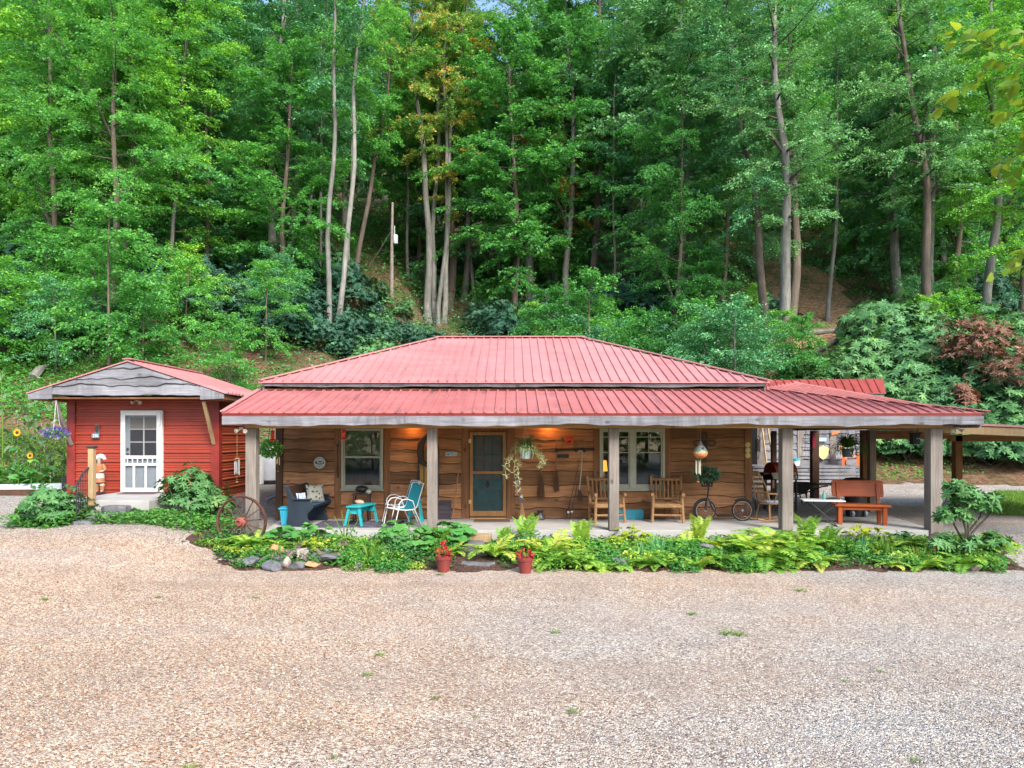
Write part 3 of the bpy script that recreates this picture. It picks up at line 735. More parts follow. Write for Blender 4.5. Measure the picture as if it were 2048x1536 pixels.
HB(MB().box(PX(1967, PY) - .05, PX(1967, PY) - .005, PY + .06, wing_end - .12, 2.16, PZ(832.5, PY)), 'porch_fascia', M['grey_x'])
mb = MB().box(-5.62, 9.06, 14.93, 15.12, 2.155, 2.335).box(8.86, 9.05, 15.121, 19.2, 2.157, 2.33); HB(mb, 'porch_beam', M['beam'], bevel=.008)
mb = MB(); slab(mb, [(PX0 + .02, PY + .06, PZ0 - .05), (PX1 - .2, PY + .06, PZ0 - .05), (HX, PT - .05, PZ1 - .05), (PX0 + .02, PT - .05, PZ1 - .05)], .02)
slab(mb, [(PX1 - .14, PY + .1, PZ0 - .05), (PX1 - .14, wing_end - .05, PZ0 - .05), (HX + .03, wing_end - .05, PZ1 - .05), (HX + .03, PT + .02, PZ1 - .05)], .02)
HB(mb, 'porch_ceiling', M['wall'])
for px, wd, zb_ in ((505, .225, -.12), (865, .21, 0), (1227, .21, 0), (1571.5, .235, 0), (1866.5, .255, -.12)):
    x = PX(px, 15.03); HB(MB().box(x - wd / 2, x + wd / 2, 15.03 - wd / 2, 15.03 + wd / 2, zb_, 2.152), 'porch_post', M['grey_v'], bevel=.012)
for x, yy, wd, mt in ((PX(1743, 19.0), 19.0, .17, 'grey_v'), (PX(1729.5, 20.0), 20.0, .2, 'wall_v'), (PX(1629, 22.6), 22.6, .22, 'brown_post'), (PX(1547.3, 24.4), 24.4, .16, 'brown_post'), (PX(1914, 20.0), 20.0, .2, 'wall_v')):
    HB(MB().box(x - wd / 2, x + wd / 2, yy - wd / 2, yy + wd / 2, h(x, yy) - .1, 2.15 if x < 12 else 2.0), 'carport_post', M[mt], bevel=.01)
# carport lean-to that runs on to the right
lx0, lx1 = 9.25, 16.2
zt_ = lambda x: PZ(845.5, 15.5) - .045 * (x - 9.3)
mb = MB(); slab(mb, [(lx0, 15.42, zt_(lx0)), (lx1, 15.42, zt_(lx1)), (lx1, 21.2, zt_(lx1)), (lx0, 21.2, zt_(lx0))], .025)
y = 15.6
while y < 21: mb.beam((lx0, y, zt_(lx0) + .012), (lx1, y, zt_(lx1) + .012), .05, .03); y += .229
HB(mb, 'carport_roof', M['roof'])
mb = MB(); slab(mb, [(lx0 - .4, 15.46, zt_(lx0) - .03), (lx1, 15.46, zt_(lx1) - .03), (lx1, 15.51, zt_(lx1) - .03), (lx0 - .4, 15.51, zt_(lx0) - .03)], .17); HB(mb, 'carport_fascia', M['tan_wood'])
mb = MB(); slab(mb, [(lx0, 15.52, zt_(lx0) - .03), (lx1, 15.52, zt_(lx1) - .03), (lx1, 21.1, zt_(lx1) - .03), (lx0, 21.1, zt_(lx0) - .03)], .02); HB(mb, 'carport_ceiling', M['beam'])
mb = MB().box(9.9, 12.3, 19.9, 20.1, 1.9, 2.12).box(12.302, lx1, 19.9, 20.1, 1.83, 2.02); HB(mb, 'carport_beam', M['wall'], bevel=.008)
# porch floor slab
mb = MB(); mb.poly([(-5.2, 14.95, 0), (9.0, 14.95, 0), (9.35, 17.4, 0), (9.4, 24.0, 0), (5.75, 24.0, 0), (5.75, 17.09, 0), (-5.55, 17.09, 0)], (0, 0, -.22))
HB(mb, 'porch_floor', M['concrete'], bevel=.012)
# lit amber porch lights under the roof
def porch_light(px):
    x = PX(px, YW); o = HB(MB().lathe([(.02, 0), (.02, .05), (.09, .1), (.11, .16), (.1, .16), (.02, .06)], (x, 16.93, 2.44), 14, (0, 0, -1), False), 'porch_light', M['black'])
    HB(MB().ball((x, 16.93, 2.34), .035), 'bulb', M['bulb'], parent=o)
    l = bpy.data.lights.new('porch_bulb', 'POINT'); l.energy = 4; l.color = (1, .36, .08); l.shadow_soft_size = .04
    lo = bpy.data.objects.new('porch_bulb', l); COL.objects.link(lo); lo.location = (x, 16.9, 2.25)
for px in (826, 1096): porch_light(px)
def floodlight(parent, x, y, z, nm='floodlight'):
    mb = MB().lathe([(.045, 0), (.05, .025), (0, .03)], (x, y, z), 12, (0, 0, -1))
    for s in (-1, 1):
        dv = Vector((s * .55, -.7, -.35)).normalized(); p = Vector((x, y, z - .05)) + Vector((s * .05, 0, 0))
        mb.tube([(x, y, z - .03), p], .012, 6); mb.lathe([(.02, 0), (.025, .03), (.048, .085), (.044, .09), (0, .08)], p, 12, dv)
    return mb.build(nm, M['cream'], parent, world=True, smooth=True)
floodlight(house, PX(483, 14.75), 14.75, 2.17); floodlight(house, PX(1914, 14.85), 14.85, 2.17)
# interior lamp glowing in the right window
lamp = thing('table_lamp', 'lit lamp with an orange shade glowing inside the double window', 'lamp', (PX(1207, 17.5), 17.5, 0.9))
MB().lathe([(.10, 0), (.075, .26)], (0, 0, .22), 16, cap=False).build('lamp_shade', M['lampshade'], lamp, smooth=True)
MB().lathe([(.07, -.02), (.08, 0), (.03, .04), (.05, .12), (.015, .2), (.012, .3)], (0, 0, 0), 12).build('base', M['brass'], lamp, smooth=True)
tb = MB().box(-.35, .35, -.2, .2, .84, .88)
for sx in (-.3, .3):
    for sy in (-.16, .16): tb.box(sx - .02, sx + .02, sy - .02, sy + .02, -.01, .84)
tb.build('side_table', M['log'], None, loc=None, label='dark side table carrying the lit lamp inside the window', cat='table').location = (PX(1207, 17.5) + .1, 17.5, 0)

# ------------------------------------------------------------------ red shed
shed = thing('red_shed', 'small red metal-sided shed with a grey board gable and white screen door', 'shed', (PX(287, 17.7), 17.7, .45))
SB = lambda mb, nm, mat, **k: mb.build(nm, mat, k.pop('parent', shed), world=True, **k)
SY, SYB = 17.7, 20.55; sx0, sx1 = PX(138, SY), PX(437, SY); GY = 16.95
PKX, PKZ = PX(257, GY), PZ(720.5, GY); TL, TR, TZ = PX(59, GY), PX(449, GY), 3.02
def rl(x): return PKZ - (PKZ - TZ) * (abs(x - PKX) / ((PKX - TL) if x < PKX else (TR - PKX)))
prof = []   # ribbed siding profile
z = .40
while z < 3.0:
    prof += [(0, z), (0, z + .02), (.034, z + .028), (.034, z + .05), (0, z + .058), (0, z + .112), (.014, z + .118), (.014, z + .124), (0, z + .13), (0, z + .172), (.014, z + .178), (.014, z + .184), (0, z + .19)]
    z += .228
def siding_x(mb, x0, x1, y, s):
    vs = []; 
    for o, zz in prof: zz = min(zz, 3.0); vs += [(x0, y + s * o, zz), (x1, y + s * o, zz)]
    mb.add(vs, [(2 * i, 2 * i + 1, 2 * i + 3, 2 * i + 2) for i in range(len(prof) - 1)])
def siding_y(mb, y0, y1, x, s):
    vs = []
    for o, zz in prof: zz = min(zz, 2.95); vs += [(x + s * o, y0, zz), (x + s * o, y1, zz)]
    mb.add(vs, [(2 * i, 2 * i + 1, 2 * i + 3, 2 * i + 2) for i in range(len(prof) - 1)])
dx0, dx1, dz0, dz1 = PX(244.7, SY), PX(328, SY), .59, PZ(821, SY)
mb = MB().box(sx0, sx1, SY + .01, SYB, .35, 2.98); SB(mb, 'wall', M['siding'])
for yy, s in ((SY + .005, -1), (SYB - .005, 1)): mb = MB(); siding_x(mb, sx0 + .02, sx1 - .02, yy, s); SB(mb, 'metal_siding', M['siding'])
for xx__, s in ((sx1 - .005, 1), (sx0 + .005, -1)): mb = MB(); siding_y(mb, SY + .02, SYB - .02, xx__, s); SB(mb, 'metal_siding', M['siding_faded_bright'], label='faded orange red side siding, colour brightened to offset its shade')
for a, b in ((sx0 - .03, sx0 + .17), (sx1 - .17, sx1 + .03)): SB(MB().box(a, b, SY - .045, SY + .02, .42, 2.98), 'corner_trim', M['trim_red'])
SB(MB().box(sx1 - .01, sx1 + .032, SY + .021, SY + .15, .42, 2.9), 'corner_trim', M['trim_red'])
# white door frame + screen door, door behind
mb = MB(); e = .085
mb.box(dx0, dx0 + e, SY - .09, SY + .0, dz0, dz1).box(dx1 - e, dx1, SY - .09, SY + .0, dz0, dz1).box(dx0 + e, dx1 - e, SY - .09, SY + .0, dz1 - e, dz1)
SB(mb, 'door_frame', M['white'], bevel=.006)
mb = MB().box(dx0 + e, dx1 - e, SY - .05, SY - .001, dz0, dz1 - e); dd = SB(mb, 'door', paint('pale_blue_grey_door', (.36, .42, .46), .5, .08))
zz = lambda py: PZ(py, SY)
xx = lambda px: PX(px, SY)
g = MB().box(xx(263), xx(289), SY - .057, SY - .051, zz(911), zz(835)).box(xx(291.5), xx(316), SY - .057, SY - .051, zz(911), zz(835)); SB(g, 'pane', paint('dark_door_glass', (.012, .016, .025), .08, .05), parent=dd)
g = MB().box(xx(263), xx(289), SY - .0585, SY - .0575, zz(858), zz(835)).box(xx(291.5), xx(316), SY - .0585, SY - .0575, zz(858), zz(835)); SB(g, 'window_blind', M['curtain'], parent=dd)
g = MB()
for py in (858.5, 884): g.box(xx(262), xx(317), SY - .064, SY - .059, zz(py) - .012, zz(py) + .012)
g.box(xx(289), xx(291.5), SY - .066, SY - .06, zz(911), zz(833)); SB(g, 'muntin', M['white'], parent=dd)
SB(MB().ball((xx(258.5), SY - .075, zz(898)), .03).ball((xx(258.5), SY - .075, zz(908)), .028), 'door_knob', M['dark_iron'], parent=dd, smooth=True)
ya, yb = SY - .118, SY - .091; mb = MB(); a, b = dx0 + .03, dx1 - .03; t0 = dz1 - .04; bt = dz0 + .012
mb.box(a, a + .1, ya, yb, bt, t0).box(b - .1, b, ya, yb, bt, t0).box(a + .1, b - .1, ya, yb, t0 - .085, t0).box(a + .1, b - .1, ya, yb, bt, zz(975)).box(a + .1, b - .1, ya, yb, zz(917), zz(911)).box(a + .1, b - .1, ya, yb, zz(931), zz(926))
for px in (259.5, 269.5, 279.5, 289.5, 299.5, 309.5): mb.box(xx(px) - .012, xx(px) + .012, ya, yb, zz(926), zz(917))
for px in (272.5, 296): mb.box(xx(px) - .028, xx(px) + .028, ya, yb, zz(975), zz(931))
sdo = SB(mb, 'screen_door', M['white'], bevel=.005)
SB(MB().box(a + .1, b - .1, SY - .104, SY - .1035, zz(975), t0 - .085), 'insect_screen', screen('fine_screen', .8), parent=sdo)
for py in (852, 958): SB(MB().box(dx1 - .075, dx1 - .04, ya - .006, ya - .001, zz(py) - .04, zz(py) + .04), 'hinge', M['steel'], parent=sdo)
SB(MB().tube([(b - .05, ya, zz(900)), (b - .05, ya - .035, zz(901)), (b - .05, ya - .035, zz(907)), (b - .05, ya, zz(908))], .008, 6), 'handle', M['steel'], parent=sdo)
# gable roof
mb = MB(); yb_ = 20.78
slab(mb, [(TL - .05, GY - .05, TZ), (PKX, GY - .05, PKZ), (PKX, yb_, PKZ), (TL - .05, yb_, TZ)], .03)
slab(mb, [(PKX, GY - .05, PKZ), (TR + .05, GY - .05, TZ), (TR + .05, yb_, TZ), (PKX, yb_, PKZ)], .03)
y = GY + .1
while y < yb_: mb.beam((PKX, y, PKZ + .012), (TR + .06, y, TZ + .012), .05, .03); mb.beam((PKX, y, PKZ + .012), (TL - .06, y, TZ + .012), .05, .03); y += .229
rf = SB(mb, 'roof', M['roof']); SB(MB().beam((PKX, GY - .06, PKZ + .03), (PKX, yb_, PKZ + .03), .24, .025), 'ridge_cap', M['roof'], parent=rf)
mb = MB(); live_boards(mb, TL + .03, TR - .03, 2.95, PKZ, GY, .215, .05, 77, topfn=lambda x: rl(x) - .035, out=.045, botfn=lambda x: 2.95 + .02 * vnoise(x * 1.2, 4) + .02 * notch(x * 1.1, 2))
SB(mb, 'gable_boards', [M['grey_x'], M['grey_lap_shade']])
mb = MB(); mb.tint = .8; mb.poly([(TL, GY - .05, 2.86), (TL + .56, GY - .05, 2.87), (TL + .56, GY - .05, rl(TL + .56) - .036), (TL, GY - .05, TZ - .04)], (0, .03, 0)); SB(mb, 'gable_end_board', M['grey_x']); mb = MB(); mb.tint = .8; mb.poly([(TR, GY - .05, 2.88), (TR - .56, GY - .05, 2.85), (TR - .56, GY - .05, rl(TR - .56) - .036), (TR, GY - .05, TZ - .04)], (0, .03, 0))
SB(mb, 'gable_end_board', M['grey_x'])
mb = MB(); 
for xa in (TL + .02, sx1 + .03): mb.box(xa, xa + (sx0 - TL - .06 if xa < -9 else TR - sx1 - .06), GY + .01, yb_ - .05, 2.84, 2.87)
mb.box(sx0 - .02, sx1 + .02, GY + .01, SY - .05, 2.88, 2.91); mb.box(TL + .01, TL + .04, GY + .01, yb_ - .05, 2.86, 2.98).box(TR - .04, TR - .01, GY + .01, yb_ - .05, 2.86, 2.98)
mb.poly([(sx0, SYB - .02, 2.9), (sx1, SYB - .02, 2.9), (PKX, SYB - .02, PKZ - .1)], (0, .015, 0))
SB(mb, 'soffit', M['wall_v'])
SB(MB().tube([W(110, 801, GY + .08), W(121, 835, GY + .28), W(131, 860, GY + .5), W(143, 889, SY - .05)], [.06, .055, .055, .05], 6), 'roof_brace', M['grey_v'])
SB(MB().beam(W(407.5, 803, GY + .06), W(427.5, 888, SY - .05), .075, .06), 'roof_brace', M['tan_wood'])
floodlight(shed, PX(274, 17.5), 17.5, 2.885)

# stoop and stone steps at the shed
st = MB().box(PX(190, 16.5) - .1, PX(345, 16.5), 15.42, SY - .02, .1, .585).build('stoop', M['concrete'], bevel=.015); tag(st, 'pale concrete stoop before the shed door', None, None, 'structure')
def rock_slab(name, x0, x1, y0, y1, z0, z1, seed, mat, **k):
    r = random.Random(seed); bm = bmesh.new(); n = 12; pts = []
    for i in range(n):
        a = 2 * math.pi * i / n; c, s = math.cos(a), math.sin(a); m = max(abs(c), abs(s)) ** .8
        pts.append(((x0 + x1) / 2 + c / m * (x1 - x0) / 2 * r.uniform(.93, 1.03), (y0 + y1) / 2 + s / m * (y1 - y0) / 2 * r.uniform(.93, 1.03)))
    mb = MB(); vs = []
    for lev, sc in ((z0, .97), (z0 + (z1 - z0) * .4, 1.02), (z1 - .015, 1.0), (z1, .95)):
        for (px, py) in pts: vs.append(((x0 + x1) / 2 + (px - (x0 + x1) / 2) * sc * r.uniform(.985, 1.015), (y0 + y1) / 2 + (py - (y0 + y1) / 2) * sc, lev + r.uniform(-.008, .008)))
    fs = [(l * n + i, l * n + (i + 1) % n, (l + 1) * n + (i + 1) % n, (l + 1) * n + i) for l in range(3) for i in range(n)] + [tuple(range(n - 1, -1, -1)), tuple(3 * n + i for i in range(n))]
    mb.add(vs, fs); o = mb.build(name, mat, None, **k); return o
def stone_mat(name, c):
    n = NT(name); v = n.coord(); a = n.noise(v, 7, 6, .7); col = n.ramp(a, [(.3, tuple(x * .55 for x in c)), (.5, c), (.72, tuple(min(1, x * 1.45) for x in c))])
    b = n.noise(v, 2.3, 3); col = n.mix(n.ramp(b, n.g((.55, 0), (.7, .5))), col, (.10, .10, .06)); n.bump(a, .8, .03); return n.fin(col, .85, 0, .25)
M['slate'] = stone_mat('grey_slate', (.13, .13, .14)); M['brownstone'] = stone_mat('brown_stone', (.19, .14, .12)); M['orangestone'] = stone_mat('orange_sandstone', (.48, .26, .13)); M['palestone'] = stone_mat('pale_stone', (.33, .28, .25)); M['redstone'] = stone_mat('dark_red_stone', (.2, .07, .06))
for k, (a, b, ya, yb, z0, z1) in enumerate([(195, 248, 15.0, 15.40, .28, .50), (181, 232, 14.72, 15.02, .16, .37), (172, 212, 14.42, 14.74, .05, .25)]):
    rock_slab('stone_step', PX(a, 15), PX(b, 15), ya, yb, z0, z1, 60 + k, M['slate'], label=['top weathered grey stone step below the shed stoop', 'middle grey stone step below the shed stoop', 'bottom grey stone step below the shed stoop'][k], cat='step', group='stone steps up to the shed')
# steps through the flower bed
rock_slab('stone_step', PX(926, 14.4), PX(970, 14.4), 14.2, 14.6, -.38, -.15, 71, M['slate'], label='speckled grey stone step just below the wooden porch step', cat='step', group='stone steps through the flower bed')
rock_slab('stone_step', PX(926, 13.8), PX(985, 13.8), 13.65, 14.1, -.42, -.25, 72, M['slate'], label='middle flat grey stone step in the flower bed', cat='step', group='stone steps through the flower bed')
rock_slab('stone_step', PX(921, 13.2), PX(992, 13.2), 13.0, 13.5, -.48, -.35, 73, M['slate'], label='lowest wide grey stone step at the gravel edge between two pots', cat='step', group='stone steps through the flower bed')
MB().box(PX(928, 14.8), PX(984, 14.8), 14.66, 14.94, -.21, -.055).build('wood_step', M['tan_wood'], None, bevel=.008, label='tan wooden step at the porch edge below the front door', cat='step')

# ------------------------------------------------------------------ grey board shed at the back right
bs = thing('grey_board_shed', 'weathered grey board shed with a deck and red roof behind the carport', 'shed', (11, 27, .2))
BB = lambda mb, nm, mat, **k: mb.build(nm, mat, k.pop('parent', bs), world=True, **k)
bx0, bx1 = PX(1515, 27), PX(1745, 27)
mb = MB().box(bx0, bx1, 27.02, 30, .1, 3.5); BB(mb, 'wall', M['grey_v'])
mb = MB(); live_boards(mb, bx0, bx1, .5, 3.5, 27.02, .3, .04, 91); BB(mb, 'board_cladding', [M['grey_x'], M['grey_lap_shade']])
for px in (1600, 1665, 1740): BB(MB().box(PX(px, 27) - .11, PX(px, 27) + .11, 26.95, 26.975, .5, 3.5), 'trim_board', M['grey_v'])
BB(MB().box(PX(1518, 27) - .1, PX(1518, 27) + .2, 26.9, 26.97, .3, 3.5), 'corner_post', M['grey_v'])
dk = MB().box(8.7, PX(1719, 25.7), 25.62, 26.9, PZ(936, 25.7), PZ(932, 25.7)); BB(dk, 'deck', M['grey_x'])
sk = MB()
for k in range(4): za = PZ(937.5 + 7.4 * k, 25.7); sk.tint = rnd.uniform(.5, 1); sk.box(8.7, PX(1719, 25.7), 25.63, 25.66, za - .10, za - .005)
for px in (1545, 1686, 1717): sk.box(PX(px, 25.7) - .06, PX(px, 25.7) + .06, 25.665, 25.75, .1, PZ(936.5, 25.7))
BB(sk, 'deck_skirt', M['grey_x'])
ez, rz_ = PZ(785.5, 26), PZ(757.5, 27.5)
mb = MB(); slab(mb, [(5.5, 26, ez + .02), (PX(1772, 26), 26, ez), (PX(1766, 27.5), 27.5, rz_), (5.5, 27.5, rz_ - .1)], .03)
slab(mb, [(5.5, 27.5, rz_ - .1), (PX(1766, 27.5), 27.5, rz_), (PX(1766, 27.5), 30.5, rz_ - 1.1), (5.5, 30.5, rz_ - 1.2)], .03)
x = 5.7
while x < 13.8: t = (x - 5.5) / 8.4; mb.beam((x, 25.99, ez + .014), (x + .55 * t, 27.5, rz_ + .014 - .1 * (1 - t)), .045, .03); x += .3
BB(mb, 'roof', paint('dull_red_metal', (.27, .05, .045), .5, .25, 3)); BB(MB().box(5.5, PX(1768, 26.05), 26.06, 26.1, ez - .19, ez - .035), 'fascia', M['grey_x'])

# ------------------------------------------------------------------ trees and shrubs
def rotz(v, a): c, s = math.cos(a), math.sin(a); return np.array([v[0] * c - v[1] * s, v[0] * s + v[1] * c, v[2]])
def gen_tree(seed, Ht, cb, Rr, tr, nl, lean=0.0, tw=13, sp=.085, L=.17, up=.45, droop=.25, shape='round', wob=.2, forks=0, flat_=.75, wratio=.55):
    """-> trunk MB, limb MB, Leaves; base at origin, limbs carry twigs in loose sprays"""
    r = np.random.default_rng(seed); n = 12
    ph = r.random(4) * 6
    def tp(z): return np.array([lean * z + wob * math.sin(z * .3 + ph[0]) + wob * .4 * math.sin(z * .8 + ph[1]) - wob * math.sin(ph[0]) - wob * .4 * math.sin(ph[1]), wob * math.sin(z * .33 + ph[2]) - wob * math.sin(ph[2]), z])
    def trd(z): t = z / Ht; return tr * (1 - .84 * t) + tr * .35 * math.exp(-z * 2.2) + .01
    trunk = MB(); zs = np.concatenate([[-.5, 0, .3, .8], np.linspace(1.6, Ht * .94, n)])
    trunk.tint = r.random(); trunk.tube([tp(z) for z in zs], [trd(max(z, 0)) for z in zs], 9)
    limb = MB(); lv = Leaves()
    for i in range(nl + forks):
        fk = i >= nl
        t = (i + r.random() * 1.6 - .3) / nl if not fk else .0
        t = min(max(t, 0), 1); z = cb + (Ht * .95 - cb) * t ** .92
        if fk: z = cb * .75 + (Ht - cb) * (.1 + .35 * r.random())
        prof = {'round': math.sin(math.pi * (.14 + .82 * t)) ** .65, 'cone': 1.02 - .85 * t, 'top': .35 + .75 * math.sin(math.pi * (.05 + .9 * t))}[shape]
        ln = Rr * prof * (.45 + .75 * r.random()); az = i * 2.39996 + r.random() * 1.4; el = up * (.1 + 1.5 * t) + (r.random() - .5) * .6
        if fk: ln = Rr * (1.0 + .5 * r.random()); el = 1.0 + .25 * r.random()
        d0 = np.array([math.cos(az) * math.cos(el), math.sin(az) * math.cos(el), math.sin(el)])
        b0 = tp(z); jit = (r.random(3) - .5) * .5 * ln; dr = droop * (.5 + r.random())
        def lp(s): return b0 + d0 * ln * s + np.array([0, 0, -dr * ln * s * s]) + jit * s * s
        pts = [lp(s) for s in (0, .25, .5, .75, 1)]; r0 = max(.012, trd(z) * (.62 if fk else .38))
        limb.tube(pts, [r0, r0 * .75, r0 * .5, r0 * .28, .006], 5, False)
        for k in range(tw):
            s = .14 + .86 * (k + r.random()) / tw; p = lp(s); tg = lp(min(1, s + .1)) - lp(s - .1); tg /= np.linalg.norm(tg)
            dv = rotz(tg, (1 if k % 2 else -1) * (.3 + .95 * r.random())); dv[2] = dv[2] * .6 + r.normal() * .26 - .05
            if k == tw - 1: dv = tg.copy()
            dv /= np.linalg.norm(dv); l = max(.4, ln * .34 * (1.2 - .7 * s)) * (.6 + .8 * r.random())
            m = max(5, int(l / sp * 2)); u = (np.arange(m) + r.random(m)) / m
            P = p + dv * (l * u)[:, None] + np.array([0, 0, -1.0]) * (.22 * l * u * u)[:, None] + r.standard_normal((m, 3)) * (.07, .07, .06)
            sv = np.cross(dv, (0, 0, 1)); sv /= max(np.linalg.norm(sv), 1e-3)
            sg = np.where(np.arange(m) % 2, 1, -1)[:, None]
            Dv = dv * .7 + sv * sg * (.7 + .3 * r.random((m, 1))) + r.standard_normal((m, 3)) * .35 + np.array([0, 0, -.22])
            Nv = np.array([0, 0, 1.0]) + r.standard_normal((m, 3)) * flat_
            LL = L * (.6 + .7 * r.random(m)); base_t = r.random() * .35
            lv.add(P, Dv, Nv, LL, LL * wratio, np.clip(base_t + .65 * r.random(m) * (.6 + .6 * u), 0, 1))
    return trunk, limb, lv

def finish_tree(name, g, leaf, bark, loc, label, cat='tree', group=None, rz=0.0, sc=1.0, kind='rhomb', bend=.1):
    t, l, lv = g
    o = thing(name, label, cat, loc, rz, group); o.scale = (sc, sc, sc)
    tk = t.build('trunk', M[bark], o, smooth=True)
    cr = link('crown', lv.mesh('crown', M[leaf], kind, bend), o)
    l.build('limbs', M['limb'], cr, smooth=True)
    return o

# trees whose trunks can be told apart: px base, depth, px lean per height, trunk radius, height, crown base, crown radius, limbs, leaf, bark, label
EXPL = [
 (228, 34.5, -.02, .15, 19, 2.2, 4.6, 58, 'leaf_mid', 'bark_brown', 'slender brown trunk tree with layered sprays right above the red shed', 'round'),
 (246, 37.0, .03, .12, 20, 6, 4.3, 46, 'leaf_yellow', 'bark_brown', 'yellow green tree behind the slender brown trunk above the red shed', 'round'),
 (95, 35.0, .02, .16, 20, 3.5, 4.6, 52, 'leaf_mid', 'bark_brown', 'leafy dark green tree above the corn and sunflowers', 'round'),
 (552, 43.0, .035, .27, 24, 6.5, 4.0, 46, 'leaf_teal', 'bark_grey', 'thick grey trunk tree with blue green flat sprays left of two pale slim trunks', 'round'),
 (596, 45.0, .10, .13, 21, 9, 2.6, 26, 'leaf_teal', 'bark_grey', 'thin pale trunk leaning right beside the thick grey trunk', 'top'),
 (656, 37.0, .005, .145, 24, 11, 2.8, 26, 'leaf_teal', 'bark_grey', 'left of the two tall pale slim trunks behind the roof', 'top'),
 (667, 37.6, .095, .15, 24, 12, 2.6, 26, 'leaf_mid', 'bark_grey', 'right of the two tall pale slim trunks, leaning away to the right', 'top'),
 (712, 47.0, .12, .18, 20, 8, 3.0, 28, 'leaf_mid', 'bark_brown', 'dark slim trunk leaning right, left of the utility pole', 'top'),
 (856, 49.0, -.06, .26, 29, 11, 3.8, 34, 'leaf_autumn', 'bark_grey', 'leftmost pale trunk of the maple clump right of the utility pole', 'top'),
 (868, 49.6, .00, .19, 29, 10, 3.6, 30, 'leaf_autumn', 'bark_grey', 'second pale trunk of the maple clump right of the utility pole', 'top'),
 (876, 48.6, .03, .15, 27, 9, 3.2, 28, 'leaf_autumn', 'bark_grey', 'slim third trunk of the maple clump with reddening leaves', 'top'),
 (887, 49.2, .075, .20, 29, 8, 3.8, 32, 'leaf_autumn', 'bark_grey', 'right hand leaning trunk of the maple clump with reddening leaves', 'top'),
 (897, 51.5, .02, .33, 27, 9, 4.6, 44, 'leaf_mid', 'bark_brown', 'thick dark trunk just behind the reddening maple clump', 'round'),
 (1058, 52.0, .0, .36, 30, 9.5, 5.0, 56, 'leaf_teal', 'bark_grey', 'stout pale grey trunk tree above the middle of the roof ridge', 'round'),
 (1134, 50.0, -.03, .14, 18, 6, 2.6, 26, 'leaf_gold', 'bark_brown', 'small tree with golden leaves right of the stout pale trunk', 'top'),
 (1183, 50.0, .02, .28, 30, 9.5, 5.2, 56, 'leaf_teal', 'bark_brown', 'thick dark brown trunk tree above the right end of the ridge', 'round'),
 (1258, 57.0, .0, .24, 26, 5, 4.5, 46, 'leaf_teal', 'bark_grey', 'grey trunk far back between the dark brown trunk and the forked right hand trees', 'round'),
 (1534, 39.0, -.115, .24, 24, 6.5, 4.4, 46, 'leaf_teal', 'bark_brown', 'brown trunk leaning left beside the thick grey trunk right of the roof', 'round'),
 (1557, 37.5, -.015, .30, 25, 6.8, 4.6, 50, 'leaf_pale', 'bark_grey', 'thick grey trunk rising behind the right end of the upper roof', 'round'),
 (1582, 40.5, .0, .27, 23, 9, 3.6, 36, 'leaf_mid', 'bark_brown', 'dark trunk close behind the thick grey trunk right of the roof', 'round'),
 (1856, 38.5, -.085, .26, 24, 8, 4.8, 50, 'leaf_pale', 'bark_brown', 'brown trunk leaning left crossed by the smooth pale trunk on the right slope', 'round'),
 (1868, 41.0, -.015, .37, 30, 15, 4.0, 34, 'leaf_yellow', 'bark_grey', 'thick smooth pale trunk standing straight on the right slope', 'top'),
 (1964, 39.0, .03, .25, 25, 7, 4.4, 46, 'leaf_yellow', 'bark_grey', 'grey trunk tree above the brown withered shrub on the right', 'round'),
 (2042, 36.0, .02, .2, 22, 5.5, 4.4, 44, 'leaf_yellow', 'bark_brown', 'yellow green tree at the right edge behind the rhododendrons', 'round'),
 (1440, 43.0, .03, .15, 21, 3, 4.2, 46, 'leaf_teal', 'bark_brown', 'blue green tree left of the leaning brown trunk behind the roof', 'round'),
 (1345, 41.0, .03, .13, 18, 2.2, 4.2, 46, 'leaf_mid', 'bark_brown', 'low branching green tree above the right part of the roof', 'round'),
 (632, 44.0, .03, .10, 20, 9, 2.2, 20, 'leaf_teal', 'bark_grey', 'thin pale trunk left of the two tall slim trunks', 'top'),
 (692, 44.0, .05, .09, 19, 9, 2.2, 20, 'leaf_teal', 'bark_grey', 'very thin pale trunk between the slim pair and the utility pole', 'top'),
 (818, 53.0, -.02, .12, 22, 10, 2.6, 22, 'leaf_mid', 'bark_grey', 'thin pale trunk between the utility pole and the maple clump', 'top'),
 (948, 54.0, .01, .15, 24, 10, 3.0, 26, 'leaf_teal', 'bark_grey', 'slim trunk right of the reddening maple clump', 'top'),
 (998, 56.0, .02, .13, 22, 9, 3.0, 26, 'leaf_teal', 'bark_grey', 'slim trunk left of the stout pale trunk', 'top'),
 (1100, 55.0, -.01, .12, 22, 9, 2.8, 24, 'leaf_mid', 'bark_grey', 'slim trunk just right of the stout pale trunk', 'top'),
 (1225, 47.0, .02, .10, 19, 7, 2.6, 24, 'leaf_teal', 'bark_brown', 'slim dark trunk right of the thick dark brown trunk', 'top'),
 (1655, 44.0, .04, .13, 20, 6, 3.2, 30, 'leaf_pale', 'bark_grey', 'slim tree beside the bare earth slope', 'top'),
 (415, 40.0, -.02, .14, 21, 3, 4.4, 50, 'leaf_mid', 'bark_brown', 'green tree with drooping sprays between the shed and the thick grey trunk', 'round'),
 (342, 38.0, .05, .11, 20, 4, 4.0, 44, 'leaf_yellow', 'bark_grey', 'tree with bright yellow green top sprays above the shed ridge', 'round'),
]
